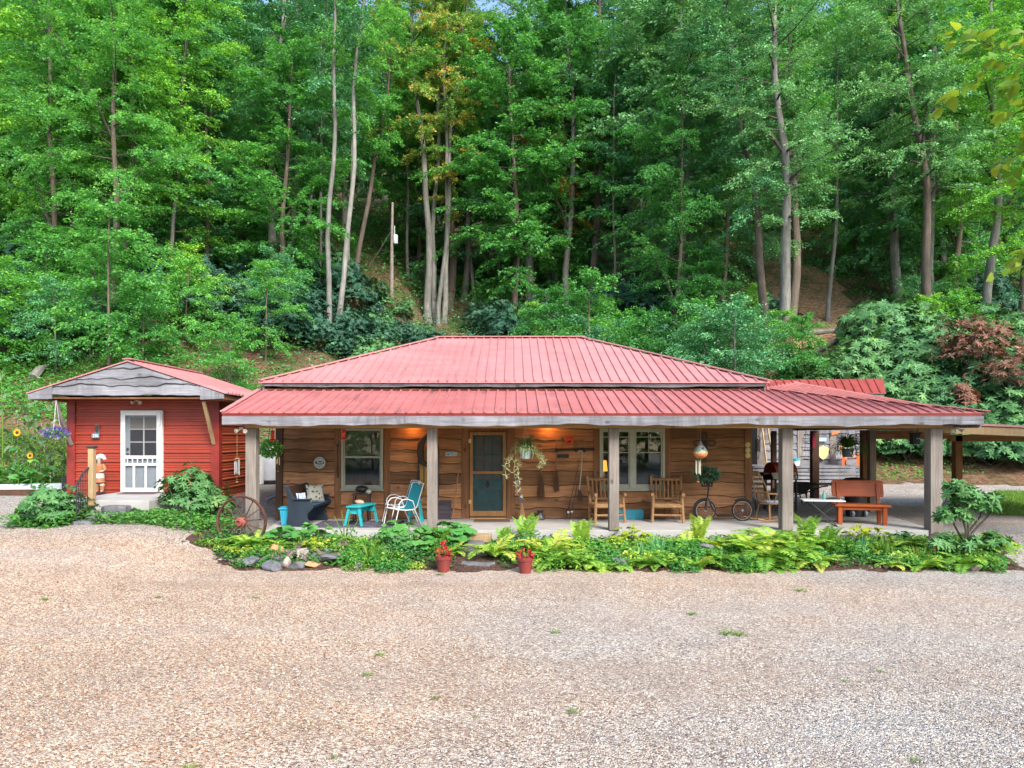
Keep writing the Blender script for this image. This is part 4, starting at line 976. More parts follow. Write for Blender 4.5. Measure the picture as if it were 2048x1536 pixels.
for k, (px, D, ln, tr, Ht, cb, Rr, nl, lf, bk, lab, shp) in enumerate(EXPL):
    g = gen_tree(100 + k, Ht, cb, Rr, tr, nl, ln, shape=shp, tw=19, sp=.042, L=.125 if D < 45 else .145, wob=.22 if tr > .14 else .12, forks=3 if shp == 'round' else 0)
    x = PX(px, D); finish_tree('tree', g, lf, bk, (x, D, h(x, D) - .1), lab, 'tree')

# wood of further trees behind them
def proto_tree(name, seed, lf, bk, **k):
    o = finish_tree(name, gen_tree(seed, **k), lf, bk, (0, 0, -200), 'leafy tree standing further back in the dense wood', 'tree', 'trees of the dense wood')
    return o
PRO = [proto_tree('woodland_tree', 201, 'leaf_mid', 'bark_brown', Ht=19, cb=2.2, Rr=4.6, tr=.2, tw=18, sp=.062, L=.20, forks=2, nl=66),
       proto_tree('woodland_tree', 202, 'leaf_teal', 'bark_grey', Ht=22, cb=3.5, Rr=4.8, tr=.24, tw=18, sp=.062, L=.20, forks=2, nl=68),
       proto_tree('woodland_tree', 203, 'leaf_mid', 'bark_grey', Ht=24, cb=5, Rr=4.6, tr=.22, tw=18, sp=.062, L=.20, forks=2, nl=64),
       proto_tree('woodland_tree', 204, 'leaf_yellow', 'bark_brown', Ht=20, cb=3, Rr=4.6, tr=.2, tw=18, sp=.062, L=.20, forks=2, nl=64),
       proto_tree('woodland_tree', 205, 'leaf_pale', 'bark_grey', Ht=21, cb=3, Rr=4.8, tr=.2, tw=18, sp=.062, L=.20, forks=2, nl=64)]
used = [False] * len(PRO)
r = random.Random(3)
def put(pro, usedlist, i, x, y, rz, sc, z=None, label=None):
    if not usedlist[i]: o = pro[i]; usedlist[i] = True
    else: o = copy_tree(pro[i])
    o.location = (x, y, (h(x, y) if z is None else z) - .15); o.rotation_euler.z = rz; o.scale = (sc, sc, sc)
    if label: o['label'] = label
    return o
for D, stp in ((40, 6.6), (44.5, 5.6), (49.5, 5.8), (55, 5.8), (62, 6.6), (70, 7), (79, 7.6), (90, 8.4), (103, 9.4)):
    hw = D * .76 + 3; x = -hw + r.random() * 3
    while x < hw:
        xx_, yy_ = x + r.uniform(-1.4, 1.4), D + r.uniform(-2.4, 2.4); p = xx_ / yy_
        if D < 58 and abs(xx_ - (18.8 + .2 * (yy_ - 42))) < 3.6: x += stp; continue
        if p < -.3: i = r.choice([0, 0, 2, 3, 3, 1])
        elif p < .2: i = r.choice([1, 1, 1, 2, 0, 2])
        else: i = r.choice([4, 4, 1, 3, 1, 0])
        q = 1024 + p * F
        if (D < 46 and 590 < q < 1330) or (D < 52 and 620 < q < 960) or (D < 42 and q > 1420): x += stp * .7; continue
        put(PRO, used, i, xx_, yy_, r.random() * 6.28, r.uniform(.85, 1.22)); x += stp * r.uniform(.8, 1.2)

# trees across the yard, seen only as reflections in the window glass
for k in range(15):
    o = put(PRO, used, k % 5, -26 + k * 3.7 + r.uniform(-1, 1), -24 - r.random() * 6, r.random() * 6.28, r.uniform(.7, .95), label='tree across the yard, mirrored dark green in the window panes'); o['group'] = 'trees mirrored in the windows'
# understorey saplings
SAP = [finish_tree('sapling', gen_tree(301, 6.5, .7, 2.6, .05, 34, tw=13, sp=.047, L=.125, droop=.3, up=.55, wob=.1), 'leaf_mid', 'bark_brown', (0, 0, -200), 'young tree with layered sprays in the understorey of the wood', 'sapling', 'understorey saplings'),
       finish_tree('sapling', gen_tree(302, 4.6, .4, 2.4, .04, 28, tw=13, sp=.047, L=.125, droop=.3, up=.55, wob=.1, wratio=.65), 'leaf_mid', 'bark_brown', (0, 0, -200), 'young tree with layered sprays in the understorey of the wood', 'sapling', 'understorey saplings'),
       finish_tree('sapling', gen_tree(303, 5.6, .5, 2.6, .05, 32, tw=13, sp=.047, L=.125, droop=.3, up=.55, wob=.1), 'leaf_teal', 'bark_grey', (0, 0, -200), 'young tree with layered sprays in the understorey of the wood', 'sapling', 'understorey saplings'),
       finish_tree('sapling', gen_tree(304, 4.2, .4, 2.2, .04, 26, tw=13, sp=.047, L=.125, droop=.3, up=.55, wob=.1), 'leaf_yellow', 'bark_brown', (0, 0, -200), 'young tree with layered sprays in the understorey of the wood', 'sapling', 'understorey saplings')]
us = [False] * 4
def hillclear(x, y): return (abs(x - (18.8 + .2 * (y - 42))) < 3.2 and 35 < y < 56) or (752 < 1024 + x / y * F < 822 and y < 49)
for D, stp, lo, hi in ((29.6, 2.7, -.73, -.36), (31.2, 2.9, -.74, -.30), (32, 3.0, .06, .42), (34, 3.1, -.74, .5), (37, 3.3, -.74, .74), (40.5, 3.8, -.74, .74), (45, 4.6, -.74, .74), (51, 5.0, -.74, .74), (55, 4.6, -.5, .6), (60, 4.8, -.5, .6)):
    x = lo * D
    while x < hi * D:
        xx_, yy_ = x + r.uniform(-1, 1), D + r.uniform(-1.1, 1.1)
        q = 1024 + xx_ / yy_ * F
        if not hillclear(xx_, yy_) and not (690 < q < 960 and yy_ < 49 and r.random() < .75) and not (620 < q < 700 and yy_ < 38): put(SAP, us, r.choice([0, 1, 1, 2, 2, 3] if xx_ > -9 else [0, 1, 1, 3, 0, 2]), xx_, yy_, r.random() * 6.28, r.uniform(.65, 1.15) * (.6 if 600 < q < 1000 else 1))
        x += stp * r.uniform(.75, 1.25)

for k in range(16):
    o = put(SAP, us, k % 4, -21 + k * 2.8 + r.uniform(-1, 1), -15 - r.random() * 4, r.random() * 6.28, r.uniform(.8, 1.2), label='bushy young tree across the yard, mirrored in the window panes'); o['group'] = 'trees mirrored in the windows'
def gen_rhodo(seed, Rr, Ht, nw, L=.17, nleaf=9, stems=9, loose=.5):
    r = np.random.default_rng(seed); st = MB(); lv = Leaves(); tips = []
    for i in range(nw):
        u = r.random() ** .55; az = r.random() * 6.283; th = math.acos(1 - 1.15 * r.random()) if r.random() < .85 else math.pi * .58
        q = .55 + .45 * u
        lob = 1 + .22 * math.sin(az * 3 + seed) + .16 * math.sin(th * 5 + az * 2 + seed * 2)
        p = np.array([math.sin(th) * math.cos(az) * Rr * q * lob, math.sin(th) * math.sin(az) * Rr * q * lob, Ht * .42 + math.cos(th) * Ht * .58 * q * lob])
        p[2] = max(p[2], .1 + .1 * r.random()); tips.append(p)
        ax = np.array([p[0] / Rr * .7, p[1] / Rr * .7, .75]) + r.standard_normal(3) * .28; ax /= np.linalg.norm(ax)
        e1 = np.cross(ax, (0, 0, 1) if abs(ax[2]) < .9 else (1, 0, 0)); e1 /= np.linalg.norm(e1); e2 = np.cross(ax, e1)
        m = nleaf + int(r.integers(-2, 3)); a = np.arange(m) * 6.283 / m + r.random() * 6 + r.standard_normal(m) * .15
        el = (-.15 + .55 * r.random(m))[:, None]
        D = np.cos(a)[:, None] * e1 + np.sin(a)[:, None] * e2 + ax * el; N = ax - D * .3 + r.standard_normal((m, 3)) * .12
        LL = L * (.75 + .45 * r.random(m)); base = r.random() * .4
        lv.add(p + np.zeros((m, 3)), D, N, LL, LL * .30, np.clip(base + .55 * r.random(m), 0, 1))
    for i in range(stems):
        p = tips[int(r.integers(len(tips)))]; b = np.array([(r.random() - .5) * Rr * .35, (r.random() - .5) * Rr * .35, -.15]); mid = (b + p) / 2 + r.standard_normal(3) * .1 * Rr; mid[2] = p[2] * .4
        st.tube([b, mid, p], [.028 * Rr + .008, .018 * Rr + .005, .006], 5)
    return st, lv
def rhodo(name, seed, Rr, Ht, nw, leaf, label, L=.17, group=None, loc=(0, 0, -200), bend=.16, stems=9, cat='rhododendron', nleaf=9):
    st, lv = gen_rhodo(seed, Rr, Ht, nw, L, nleaf, stems); o = thing(name, label, cat, loc, 0, group)
    st.build('stems', M['limb'], o, smooth=True); link('foliage', lv.mesh('foliage', M[leaf], 'hex', bend, .06), o); return o
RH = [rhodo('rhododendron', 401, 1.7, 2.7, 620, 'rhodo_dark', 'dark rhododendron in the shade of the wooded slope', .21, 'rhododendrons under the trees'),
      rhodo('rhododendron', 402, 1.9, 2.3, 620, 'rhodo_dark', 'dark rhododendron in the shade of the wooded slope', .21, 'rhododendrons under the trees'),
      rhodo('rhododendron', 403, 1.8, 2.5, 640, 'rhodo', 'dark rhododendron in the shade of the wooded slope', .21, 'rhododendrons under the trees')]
ur = [False] * 3
for D, stp, lo, hi in ((33, 2.9, -.74, -.30), (36, 3.0, -.74, .1), (39, 3.2, -.74, .45), (42.5, 3.6, -.74, .74), (47, 4.4, -.74, .74)):
    x = lo * D
    while x < hi * D:
        xx_, yy_ = x + r.uniform(-1.1, 1.1), D + r.uniform(-1.2, 1.2)
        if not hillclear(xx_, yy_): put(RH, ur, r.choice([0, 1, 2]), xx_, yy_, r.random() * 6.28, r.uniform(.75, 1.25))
        x += stp * r.uniform(.8, 1.25)
for px, D, s in ((742, 43.5, .5), (768, 44.2, .45), (792, 43.8, .5), (815, 44.6, .55), (836, 45.5, .6), (755, 46.5, .5), (805, 47, .5), (780, 42, .5), (825, 42.4, .55), (750, 41, .6), (700, 38, .7), (735, 39, .75), (765, 38.5, .6), (800, 39, .6), (690, 35.5, .6), (725, 36, .65), (850, 40, .6), (885, 41, .6)): put(RH, ur, r.choice([0, 1, 2]), PX(px, D), D, r.random() * 6.28, s)
# the big glossy rhododendrons on the right bank, nearer to us
NR = [rhodo('rhododendron', 411, 1.5, 2.3, 520, 'rhodo', 'glossy rhododendron on the earth bank behind the carport', .23, 'rhododendrons on the right bank', stems=14),
      rhodo('rhododendron', 412, 1.7, 2.1, 560, 'rhodo', 'glossy rhododendron on the earth bank behind the carport', .23, 'rhododendrons on the right bank', stems=14),
      rhodo('rhododendron', 413, 1.4, 1.9, 460, 'rhodo', 'glossy rhododendron on the earth bank behind the carport', .23, 'rhododendrons on the right bank', stems=14)]
un = [False] * 3
for px, D, s in ((1985, 27.6, .85), (2045, 27.2, .9), (1930, 28.0, .7), (1810, 28.6, .75), (1760, 29.2, .8), (1870, 28.4, .7), (1800, 30.2, 1.0), (1862, 29.6, .95), (1925, 29.2, 1.05), (1990, 28.8, 1.1), (2050, 28.4, 1.1), (1765, 31.6, 1.1), (1830, 31.6, 1.2), (1900, 31.4, 1.25), (1965, 31.0, 1.3), (2040, 30.8, 1.3), (1700, 33, 1.1), (1740, 33.8, 1.3), (1800, 34, 1.35), (1870, 34, 1.3), (1940, 33.6, 1.35), (2010, 33.2, 1.35), (1655, 34, .9), (1690, 34.6, .9), (1760, 37, 1.35), (1830, 37, 1.3), (1910, 36.5, 1.3), (1990, 36.4, 1.4), (2050, 36, 1.4), (1610, 35.5, .9), (2075, 33, 1.4)):
    x = PX(px, D); put(NR, un, r.choice([0, 1, 2]), x, D, r.random() * 6.28, s)
for k, (px, D, s, py) in enumerate(((1945, 30.6, 1.1, 690), (2035, 28.9, 1.2, 745), (1925, 28.6, .4, 795))):
    o = rhodo('withered_shrub', 420 + k, 1.3 * s, 2.0 * s, int(330 * s), 'dead_leaf', ['withered brown shrub under the pale trunk on the right bank', 'larger withered brown shrub at the right edge above the bank', 'small withered brown patch low among the rhododendrons'][k], .2, loc=(PX(px, D), D, PZ(py, D) - 1.0 * s), cat='shrub', stems=16)

# utility pole with transformer and wires
D = 49.0; x = PX(783.5, D); zb = h(x, D)
up_ = thing('utility_pole', 'grey wooden utility pole with a small transformer standing in the wood', 'utility pole', (x, D, zb))
top = PZ(405, D) - zb
MB().tube([(0, 0, -.3), (0, 0, top * .5), (.05, 0, top)], [.14, .115, .085], 10).build('pole', M['grey_v'], up_, smooth=True)
mb = MB().lathe([(.0, 0), (.16, .0), (.17, .05), (.17, .55), (.12, .62), (0, .64)], (.26, -.05, PZ(488, D) - zb), 14); mb.tube([(.2, -.05, PZ(470, D) - zb), (.2, -.05, PZ(452, D) - zb)], .03, 6).beam((0, 0, PZ(478, D) - zb), (.2, -.03, PZ(478, D) - zb), .05, .06)
mb.build('transformer', M['tank'], up_, smooth=True)
wr = MB()
def wire(a, b, sag, rr=.016, n=10):
    a, b = Vector(a), Vector(b); wr.tube([a.lerp(b, i / n) - Vector((0, 0, sag * 4 * (i / n) * (1 - i / n))) for i in range(n + 1)], rr, 4)
o3 = Vector((x, D, zb))
wire(Vector((.0, 0, PZ(522, D) - zb)), W(1340, 400, 58) - o3, .5); wire(Vector((0, 0, PZ(460, D) - zb)), W(700, 590, 46) - o3, .1); wire(Vector((0, 0, PZ(410, D) - zb)), W(1330, 355, 60) - o3, .6)
wr.build('wire', M['black'], up_)
# fallen logs on the hill
def log(px0, py0, px1, py1, D, rr, label, bark='bark_grey', nb=2):
    a, b = W(px0, py0, D), W(px1, py1, D + 1.0); a.z = h(a.x, a.y) + rr * .8; b = Vector((b.x, b.y, h(b.x, b.y) + rr * .8 + .1))
    mid = (a + b) / 2 + Vector((0, 0, .12)); o = thing('fallen_log', label, 'log', a)
    MB().tube([a - a, mid - a, b - a], [rr, rr * .85, rr * .55], 8).build('trunk', M[bark], o, smooth=True)
    mb = MB()
    for k in range(nb): p = (a + b) / 2 - a + (b - a) * (.15 * k); mb.tube([p, p + Vector((.5, -.5, .45 + .3 * k)), p + Vector((1.0, -.8, .6))], [rr * .4, rr * .25, .015], 5)
    mb.build('branch', M[bark], o, smooth=True)
log(1605, 620, 1720, 535, 40, .16, 'pale fallen log, uppermost of three lying on the bare slope'); log(1625, 605, 1690, 595, 37.5, .17, 'brown fallen log, middle one of three on the bare slope', 'bark_brown'); log(1600, 650, 1680, 615, 35, .14, 'pale fallen log, lowest of three on the bare slope')
log(66, 770, 92, 712, 29.2, .2, 'grey weathered log lying on the ferny slope behind the sunflowers', nb=0)

# oak branch hanging into the picture from a near tree at the right
g = gen_tree(501, 12, 5.2, 3.9, .22, 26, -.02, tw=12, sp=.11, L=.26, up=.3, droop=.3, wratio=.62, flat_=.6)
finish_tree('oak_tree', g, 'leaf_oak', 'bark_brown', (12.5, 12.6, h(12.5, 12.6)), 'near oak tree whose big yellow green leaves hang in at the top right corner', 'tree', kind='hex', bend=.25)

# ------------------------------------------------------------------ ferns and bed plants
def gen_fern(seed, nf, Lf, upr, W_=.26, nst=22):
    r = np.random.default_rng(seed); lv = Leaves()
    for i in range(nf):
        az = i * 2.4 + r.random() * .8; e0 = upr + (r.random() - .5) * .35; l = Lf * (.7 + .45 * r.random()); bendk = 1.0 + .7 * r.random()
        t = np.linspace(.08, 1, nst); e = e0 - bendk * t ** 1.4 * (1.15 if upr < 1.2 else .55)
        step = l / nst; hx = np.cumsum(np.cos(e) * step); hz = np.cumsum(np.sin(e) * step)
        C = np.stack([hx * math.cos(az), hx * math.sin(az), hz], 1); T = np.stack([np.cos(e) * math.cos(az), np.cos(e) * math.sin(az), np.sin(e)], 1)
        sv = np.array([-math.sin(az), math.cos(az), 0]); N = np.cross(T, sv) * -1
        N = np.where(N[:, 2:] < 0, -N, N)
        wl = l * W_ * np.sin(math.pi * (.12 + .86 * t)) ** .8; bt = r.random() * .5
        for s in (-1, 1):
            D = sv * s + T * .45 + r.standard_normal((nst, 3)) * .08 - np.array([0, 0, .12])
            lv.add(C, D, N + r.standard_normal((nst, 3)) * .12, wl, np.minimum(wl * .3, l * .055) + .006, np.clip(bt + .5 * r.random(nst), 0, 1))
        lv.add(C[:-1], T[:-1], N[:-1], step * 1.15, .012, np.full(nst - 1, .3))
    return lv
FR = [gen_fern(600, 13, .62, 1.05).mesh('fronds', M['fern'], fold=.05), gen_fern(601, 15, .75, .95).mesh('fronds', M['fern'], fold=.05), gen_fern(602, 9, .72, 1.42).mesh('fronds', M['fern'], fold=.05), gen_fern(603, 17, .52, .85).mesh('fronds', M['fern'], fold=.05)]
def fern(x, y, k, s, label, group='ferns in the flower bed', z=None):
    o = link('fern', FR[k], None, (x, y, (bh(x, y) if z is None else z) - .02)); o.rotation_euler = (0, 0, r.random() * 6.28); o.scale = (s, s, s * r.uniform(.9, 1.1)); return tag(o, label, 'fern', group)
ORD = 'first second third fourth fifth sixth seventh eighth ninth tenth eleventh twelfth thirteenth fourteenth fifteenth sixteenth seventeenth eighteenth nineteenth twentieth twenty-first twenty-second twenty-third twenty-fourth twenty-fifth twenty-sixth twenty-seventh twenty-eighth'.split()
KN = ['arching', 'wide arching', 'tall upright', 'low spreading']
right = [(990, 13.6, 0, 1.0), (1008, 14.3, 2, .6), (1022, 13.7, 3, .7), (1052, 14.4, 2, .8), (1096, 13.5, 1, .95), (1118, 13.1, 1, .85), (1112, 14.0, 0, .95), (1140, 13.5, 0, .8), (1162, 14.2, 2, .85), (1172, 13.2, 3, 1.0), (1196, 13.05, 3, .85), (1262, 14.1, 3, .7), (1372, 14.2, 0, .85), (1398, 14.5, 2, .75), (1418, 13.5, 3, .85), (1440, 13.2, 3, .9), (1462, 14.1, 0, .8), (1510, 13.8, 1, 1.05), (1532, 13.3, 1, 1.05), (1552, 14.3, 1, 1.1), (1570, 13.2, 3, 1.0), (1596, 13.7, 1, 1.0), (1612, 14.4, 2, .8), (1632, 13.1, 3, 1.0), (1654, 13.9, 2, .8)]
left = [(905, 13.8, 0, .7), (884, 14.1, 2, .7), (760, 13.8, 3, .8), (722, 14.2, 0, .8), (705, 13.5, 3, .7), (545, 14.0, 0, .75), (520, 14.3, 0, .9), (500, 14.1, 1, .8), (470, 14.2, 3, .7)]
for i, (px, D, k, s) in enumerate(right): fern(PX(px, D), D, k, s * 1.12, f'{ORD[i]} fern right of the stone steps in the bed, {KN[k]}')
for i, (px, D, k, s) in enumerate(left): fern(PX(px, D), D, k, s * 1.0, f'{ORD[i]} fern left of the stone steps in the bed, {KN[k]}')

def gen_broad(seed, n, L, hgt, Rr, wr=1.0):
    r = np.random.default_rng(seed); lv = Leaves(); st = MB()
    for i in range(n):
        a = r.random() * 6.283; q = math.sqrt(r.random()) * Rr; p = np.array([q * math.cos(a), q * math.sin(a), hgt * (.45 + .6 * r.random()) * (1 - .35 * (q / Rr) ** 2)])
        st.tube([(p[0] * .3, p[1] * .3, 0), (p[0] * .8, p[1] * .8, p[2] * .7), tuple(p)], .006, 4, False)
        D = np.array([[math.cos(a), math.sin(a), -.25]]) + r.standard_normal((1, 3)) * .3; l = L * (.7 + .5 * r.random())
        for da in (-.95, -.32, .32, .95):     # a rounded leaf from four lobes
            Dv = np.array([rotz(D[0], da)]); lv.add(p[None], Dv, np.array([[.25 * math.cos(a), .25 * math.sin(a) - .25, 1]]) + r.standard_normal((1, 3)) * .1, l * (.62 if abs(da) < .5 else .5), l * .62 * wr, np.array([r.random() * .35 + .3]))
    return st, lv
def broad(name, px, D, seed, n, L, hgt, Rr, mat, label, cat, group=None, wr=1.0):
    st, lv = gen_broad(seed, n, L, hgt, Rr, wr); x = PX(px, D); o = thing(name, label, cat, (x, D, bh(x, D) - .01), 0, group)
    st.build('stems', M['grass'], o); link('foliage', lv.mesh('foliage', M[mat], 'hex', .1, .03), o); return o
broad('broad_leaf_plant', 812, 14.35, 611, 26, .30, .62, .42, 'coltsfoot', 'big round leaved plant just left of the second porch post', 'plant'); broad('broad_leaf_plant', 842, 14.0, 612, 22, .28, .5, .4, 'coltsfoot', 'big round leaved plant in front of the second porch post', 'plant')
broad('broad_leaf_plant', 895, 14.4, 613, 26, .29, .6, .42, 'coltsfoot', 'big round leaved plant right of the second porch post', 'plant'); broad('broad_leaf_plant', 922, 14.5, 614, 14, .26, .5, .28, 'coltsfoot', 'round leaved plant beside the wooden porch step', 'plant')
broad('broad_leaf_plant', 556, 14.45, 615, 18, .30, .42, .4, 'coltsfoot', 'round leaved plant below the blue tote bin', 'plant'); broad('broad_leaf_plant', 628, 14.5, 616, 13, .32, .46, .34, 'coltsfoot', 'large round leaved plant below the navy pew', 'plant'); broad('broad_leaf_plant', 598, 14.4, 617, 8, .28, .3, .26, 'coltsfoot', 'small round leaved plant between tote bin and pew', 'plant')
broad('hosta', 630, 14.1, 618, 40, .13, .26, .26, 'chartreuse', 'chartreuse small leaved hosta above the rock heap', 'hosta', wr=.8); broad('hosta', 478, 13.7, 619, 26, .12, .2, .25, 'chartreuse', 'small chartreuse clump near the left tip of the bed', 'hosta', wr=.8)
broad('broad_leaf_plant', 1260, 14.5, 620, 34, .16, .42, .4, 'chartreuse', 'yellow green leafy clump at the foot of the middle porch post', 'plant', wr=.9)
broad('broad_leaf_plant', 1735, 14.6, 621, 30, .17, .4, .42, 'chartreuse', 'yellowing leafy clump in front of the red bench', 'plant', wr=.9); broad('broad_leaf_plant', 1800, 14.45, 622, 24, .17, .3, .36, 'coltsfoot', 'green leafy clump by the slab corner left of the last post', 'plant', wr=.9)

def gen_shrublet(seed, n, Rr, hgt, L, wr=.55):
    r = np.random.default_rng(seed); lv = Leaves(); a = r.random(n) * 6.283; q = np.sqrt(r.random(n)) * Rr
    z = hgt * (.15 + .9 * r.random(n) ** .7) * (1 - .6 * (q / Rr) ** 2)
    P = np.stack([q * np.cos(a), q * np.sin(a), z], 1); D = np.stack([np.cos(a), np.sin(a), .25 * np.ones(n)], 1) + r.standard_normal((n, 3)) * .5
    lv.add(P, D, np.array([0, -.2, 1.0]) + r.standard_normal((n, 3)) * .45, L * (.6 + .7 * r.random(n)), L * wr * (.7 + .5 * r.random(n)), r.random(n)); return lv
SH = [gen_shrublet(640, 260, .30, .34, .085), gen_shrublet(641, 300, .36, .26, .075, .8), gen_shrublet(642, 220, .26, .42, .07, .4)]
SHM = {}
def shrublet(px, D, k, mat, s, label, z=None, group='low leafy plants of the flower bed'):
    if (k, mat) not in SHM: SHM[(k, mat)] = SH[k].mesh('foliage', M[mat], 'hex', .15, .08)
    x = PX(px, D); o = link('leafy_plant', SHM[(k, mat)], None, (x, D, (bh(x, D) if z is None else z) - .02)); o.rotation_euler = (0, 0, r.random() * 6.28); o.scale = (s, s, s); return tag(o, label, 'plant', group)  # low leafy plants built of loose leaves, without stems
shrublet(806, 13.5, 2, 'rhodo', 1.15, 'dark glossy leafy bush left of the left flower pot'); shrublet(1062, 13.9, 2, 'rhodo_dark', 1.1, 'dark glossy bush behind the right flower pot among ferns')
i = 0; px = 405
while px < 1990:
    for D in (12.98, 13.32, 13.7, 14.1, 14.5):
        if px < 500 and D < 13.6 + (500 - px) * .004: continue
        pp = px + r.uniform(-14, 14)
        if 918 < pp < 990 and D < 14.7: continue
        if 540 < pp < 700 and D < 13.9: continue
        if 1640 < pp < 1760 and D < 13.4: continue
        if (845 < pp < 925 or 1012 < pp < 1088) and D < 13.6: continue
        if r.random() < .14: continue
        if pp > 985 and r.random() < .3: fern(PX(pp, D), D, r.choice([0, 1, 3]), r.uniform(.5, .85) * (.7 if D > 14.3 else 1), 'smaller fern among the low leafy plants of the bed', 'small ferns among the bed plants'); continue
        mt = r.choice(['bed', 'bed', 'bed', 'leaf_mid', 'fern'] if D > 13.4 else ['bed', 'bed', 'coltsfoot', 'fern', 'leaf_mid'])
        shrublet(pp, D + r.uniform(-.16, .16), r.choice([0, 1, 1, 2]), mt, r.uniform(.5, .95) * (.6 if D > 14.3 else 1) * (.6 if pp < 560 else 1), 'low leafy plant filling the flower bed before the porch')
    px += 24
def gen_blades(seed, n, L, Rr, lean=.5, W_=.022, bend=.35):
    rr = np.random.default_rng(seed); lv = Leaves(); a = rr.random(n) * 6.283; q = np.sqrt(rr.random(n)) * Rr
    D = np.stack([np.cos(a) * lean * rr.random(n), np.sin(a) * lean * rr.random(n), np.ones(n)], 1)
    lv.add(np.stack([q * np.cos(a), q * np.sin(a), 0 * a], 1), D, np.stack([np.cos(a), np.sin(a), .2 + 0 * a], 1), L * (.5 + .6 * rr.random(n)), W_ * (.6 + .8 * rr.random(n)), rr.random(n)); return lv
BL = [gen_blades(650, 46, .42, .12), gen_blades(651, 30, .5, .1, .9, .03), gen_blades(652, 70, .12, .12, 1.0, .012)]
def blades(px, D, k, mat, s, label, z=None, cat='plant', name='blade_plant', group=None):
    x = PX(px, D); o = link(name, BL[k].mesh('blades', M[mat], 'hex', -.0, .1), None, (x, D, (bh(x, D) if z is None else z) - .01)); o.scale = (s, s, s); o.rotation_euler = (0, 0, r.random() * 6); return tag(o, label, cat, group)
blades(1318, 13.7, 1, 'leaf_teal', 1.0, 'blue green iris-like clump between the log chairs in the bed'); blades(1285, 13.4, 1, 'leaf_teal', .8, 'blue green sword leaf clump left of the iris-like clump'); blades(1680, 13.9, 0, 'grass', 1.1, 'grassy clump below the folding table'); blades(1720, 13.8, 0, 'leaf_teal', 1.0, 'grassy blue green clump below the red bench'); blades(742, 13.3, 1, 'grass', .9, 'sword leaf clump right of the rock heap'); blades(1770, 13.7, 0, 'grass', 1.0, 'grassy clump before the right end of the porch slab'); blades(1840, 13.3, 0, 'leaf_autumn', .9, 'reddish brown grassy clump before the last porch post'); blades(1870, 13.5, 0, 'leaf_autumn', .8, 'rusty grassy clump beside the small rhododendron')
mb = MB()
for dx, t_ in ((-.10, .62), (-.03, .75), (.06, .7), (.14, .55), (-.2, .5)): mb.tube([(0, 0, 0), (dx * .8, 0, t_ * .5), (dx * 2.0, -.05, t_)], [.014, .012, .008], 5)
o = thing('tall_stem_plant', 'bare green stems rising in front of the teal stool', 'plant', (PX(690, 14.3), 14.3, bh(PX(690, 14.3), 14.3))); mb.build('stems', M['grass'], o, smooth=True); link('foliage', gen_shrublet(660, 60, .25, .5, .07).mesh('foliage', M['bed'], 'hex'), o)

# small rhododendron trees near the posts and shed
def tree_rhodo(px, D, clumps, label, seed):
    x = PX(px, D); z = bh(x, D) if D < 14.95 and x > -6.5 else h(x, D); o = thing('small_rhododendron', label, 'rhododendron', (x, D, z)); st = MB(); lv = Leaves(); k = 0
    for (cpx, cpy, cr, n) in clumps:
        c = W(cpx, cpy, D + (k % 3 - 1) * .12) - Vector((x, D, z)); st.tube([(0, 0, -.05), (c.x * .25, c.y, c.z * .45), (c.x * .9, c.y, c.z * .8), c], [.03, .024, .016, .008], 6)
        s2, l2 = gen_rhodo(seed + k, cr, cr * 1.5, int(n * 1.5), .125, 9, 3); 
        for P in l2.P: P += np.array([c.x, c.y, c.z - cr * .7])
        for n_ in ('P', 'D', 'N', 'L', 'Wd', 'T'): getattr(lv, n_).extend(getattr(l2, n_))
        k += 1
    st.build('stems', M['limb'], o, smooth=True); link('foliage', lv.mesh('foliage', M['rhodo_light'], 'hex', .16, .06), o); return o
tree_rhodo(1930, 13.4, [(1915, 985, .26, 40), (1905, 1030, .3, 46), (1965, 1012, .26, 36), (1935, 1000, .24, 30), (1990, 1000, .12, 9), (1985, 1085, .25, 34), (1940, 1090, .18, 18), (1885, 1090, .22, 22)], 'small multi stemmed rhododendron at the right end of the bed beside the last post', 700)
rhodo('rhododendron', 720, .58, 1.0, 330, 'rhodo_light', 'rounded rhododendron bush right of the shed door', .12, loc=(PX(380, 16.0), 16.0, h(PX(380, 16.0), 16.0)), stems=10)
rhodo('rhododendron', 721, .42, .6, 110, 'rhodo_light', 'lower rhododendron bush between the shed corner and the wagon wheel', .15, loc=(PX(432, 16.2), 16.2, h(PX(432, 16.2), 16.2)), stems=6)
rhodo('rhododendron', 722, .6, .75, 210, 'rhodo_light', 'rhododendron bush left of the iron handrail', .12, loc=(PX(105, 14.7), 14.7, h(PX(105, 14.7), 14.7)), stems=8)
for px, D, k, s in ((85, 14.9, 1, .8), (118, 15.1, 0, .9), (62, 14.9, 3, .8), (140, 14.9, 0, .8)):
    x = PX(px, D); fern(x, D, k, s, {85: 'wide yellow green fern left of the shed steps', 118: 'fern rising behind the rhododendron left of the handrail', 62: 'leftmost low fern by the gravel left of the shed', 140: 'fern close to the iron handrail'}[px], 'ferns left of the shed', h(x, D) + .12)
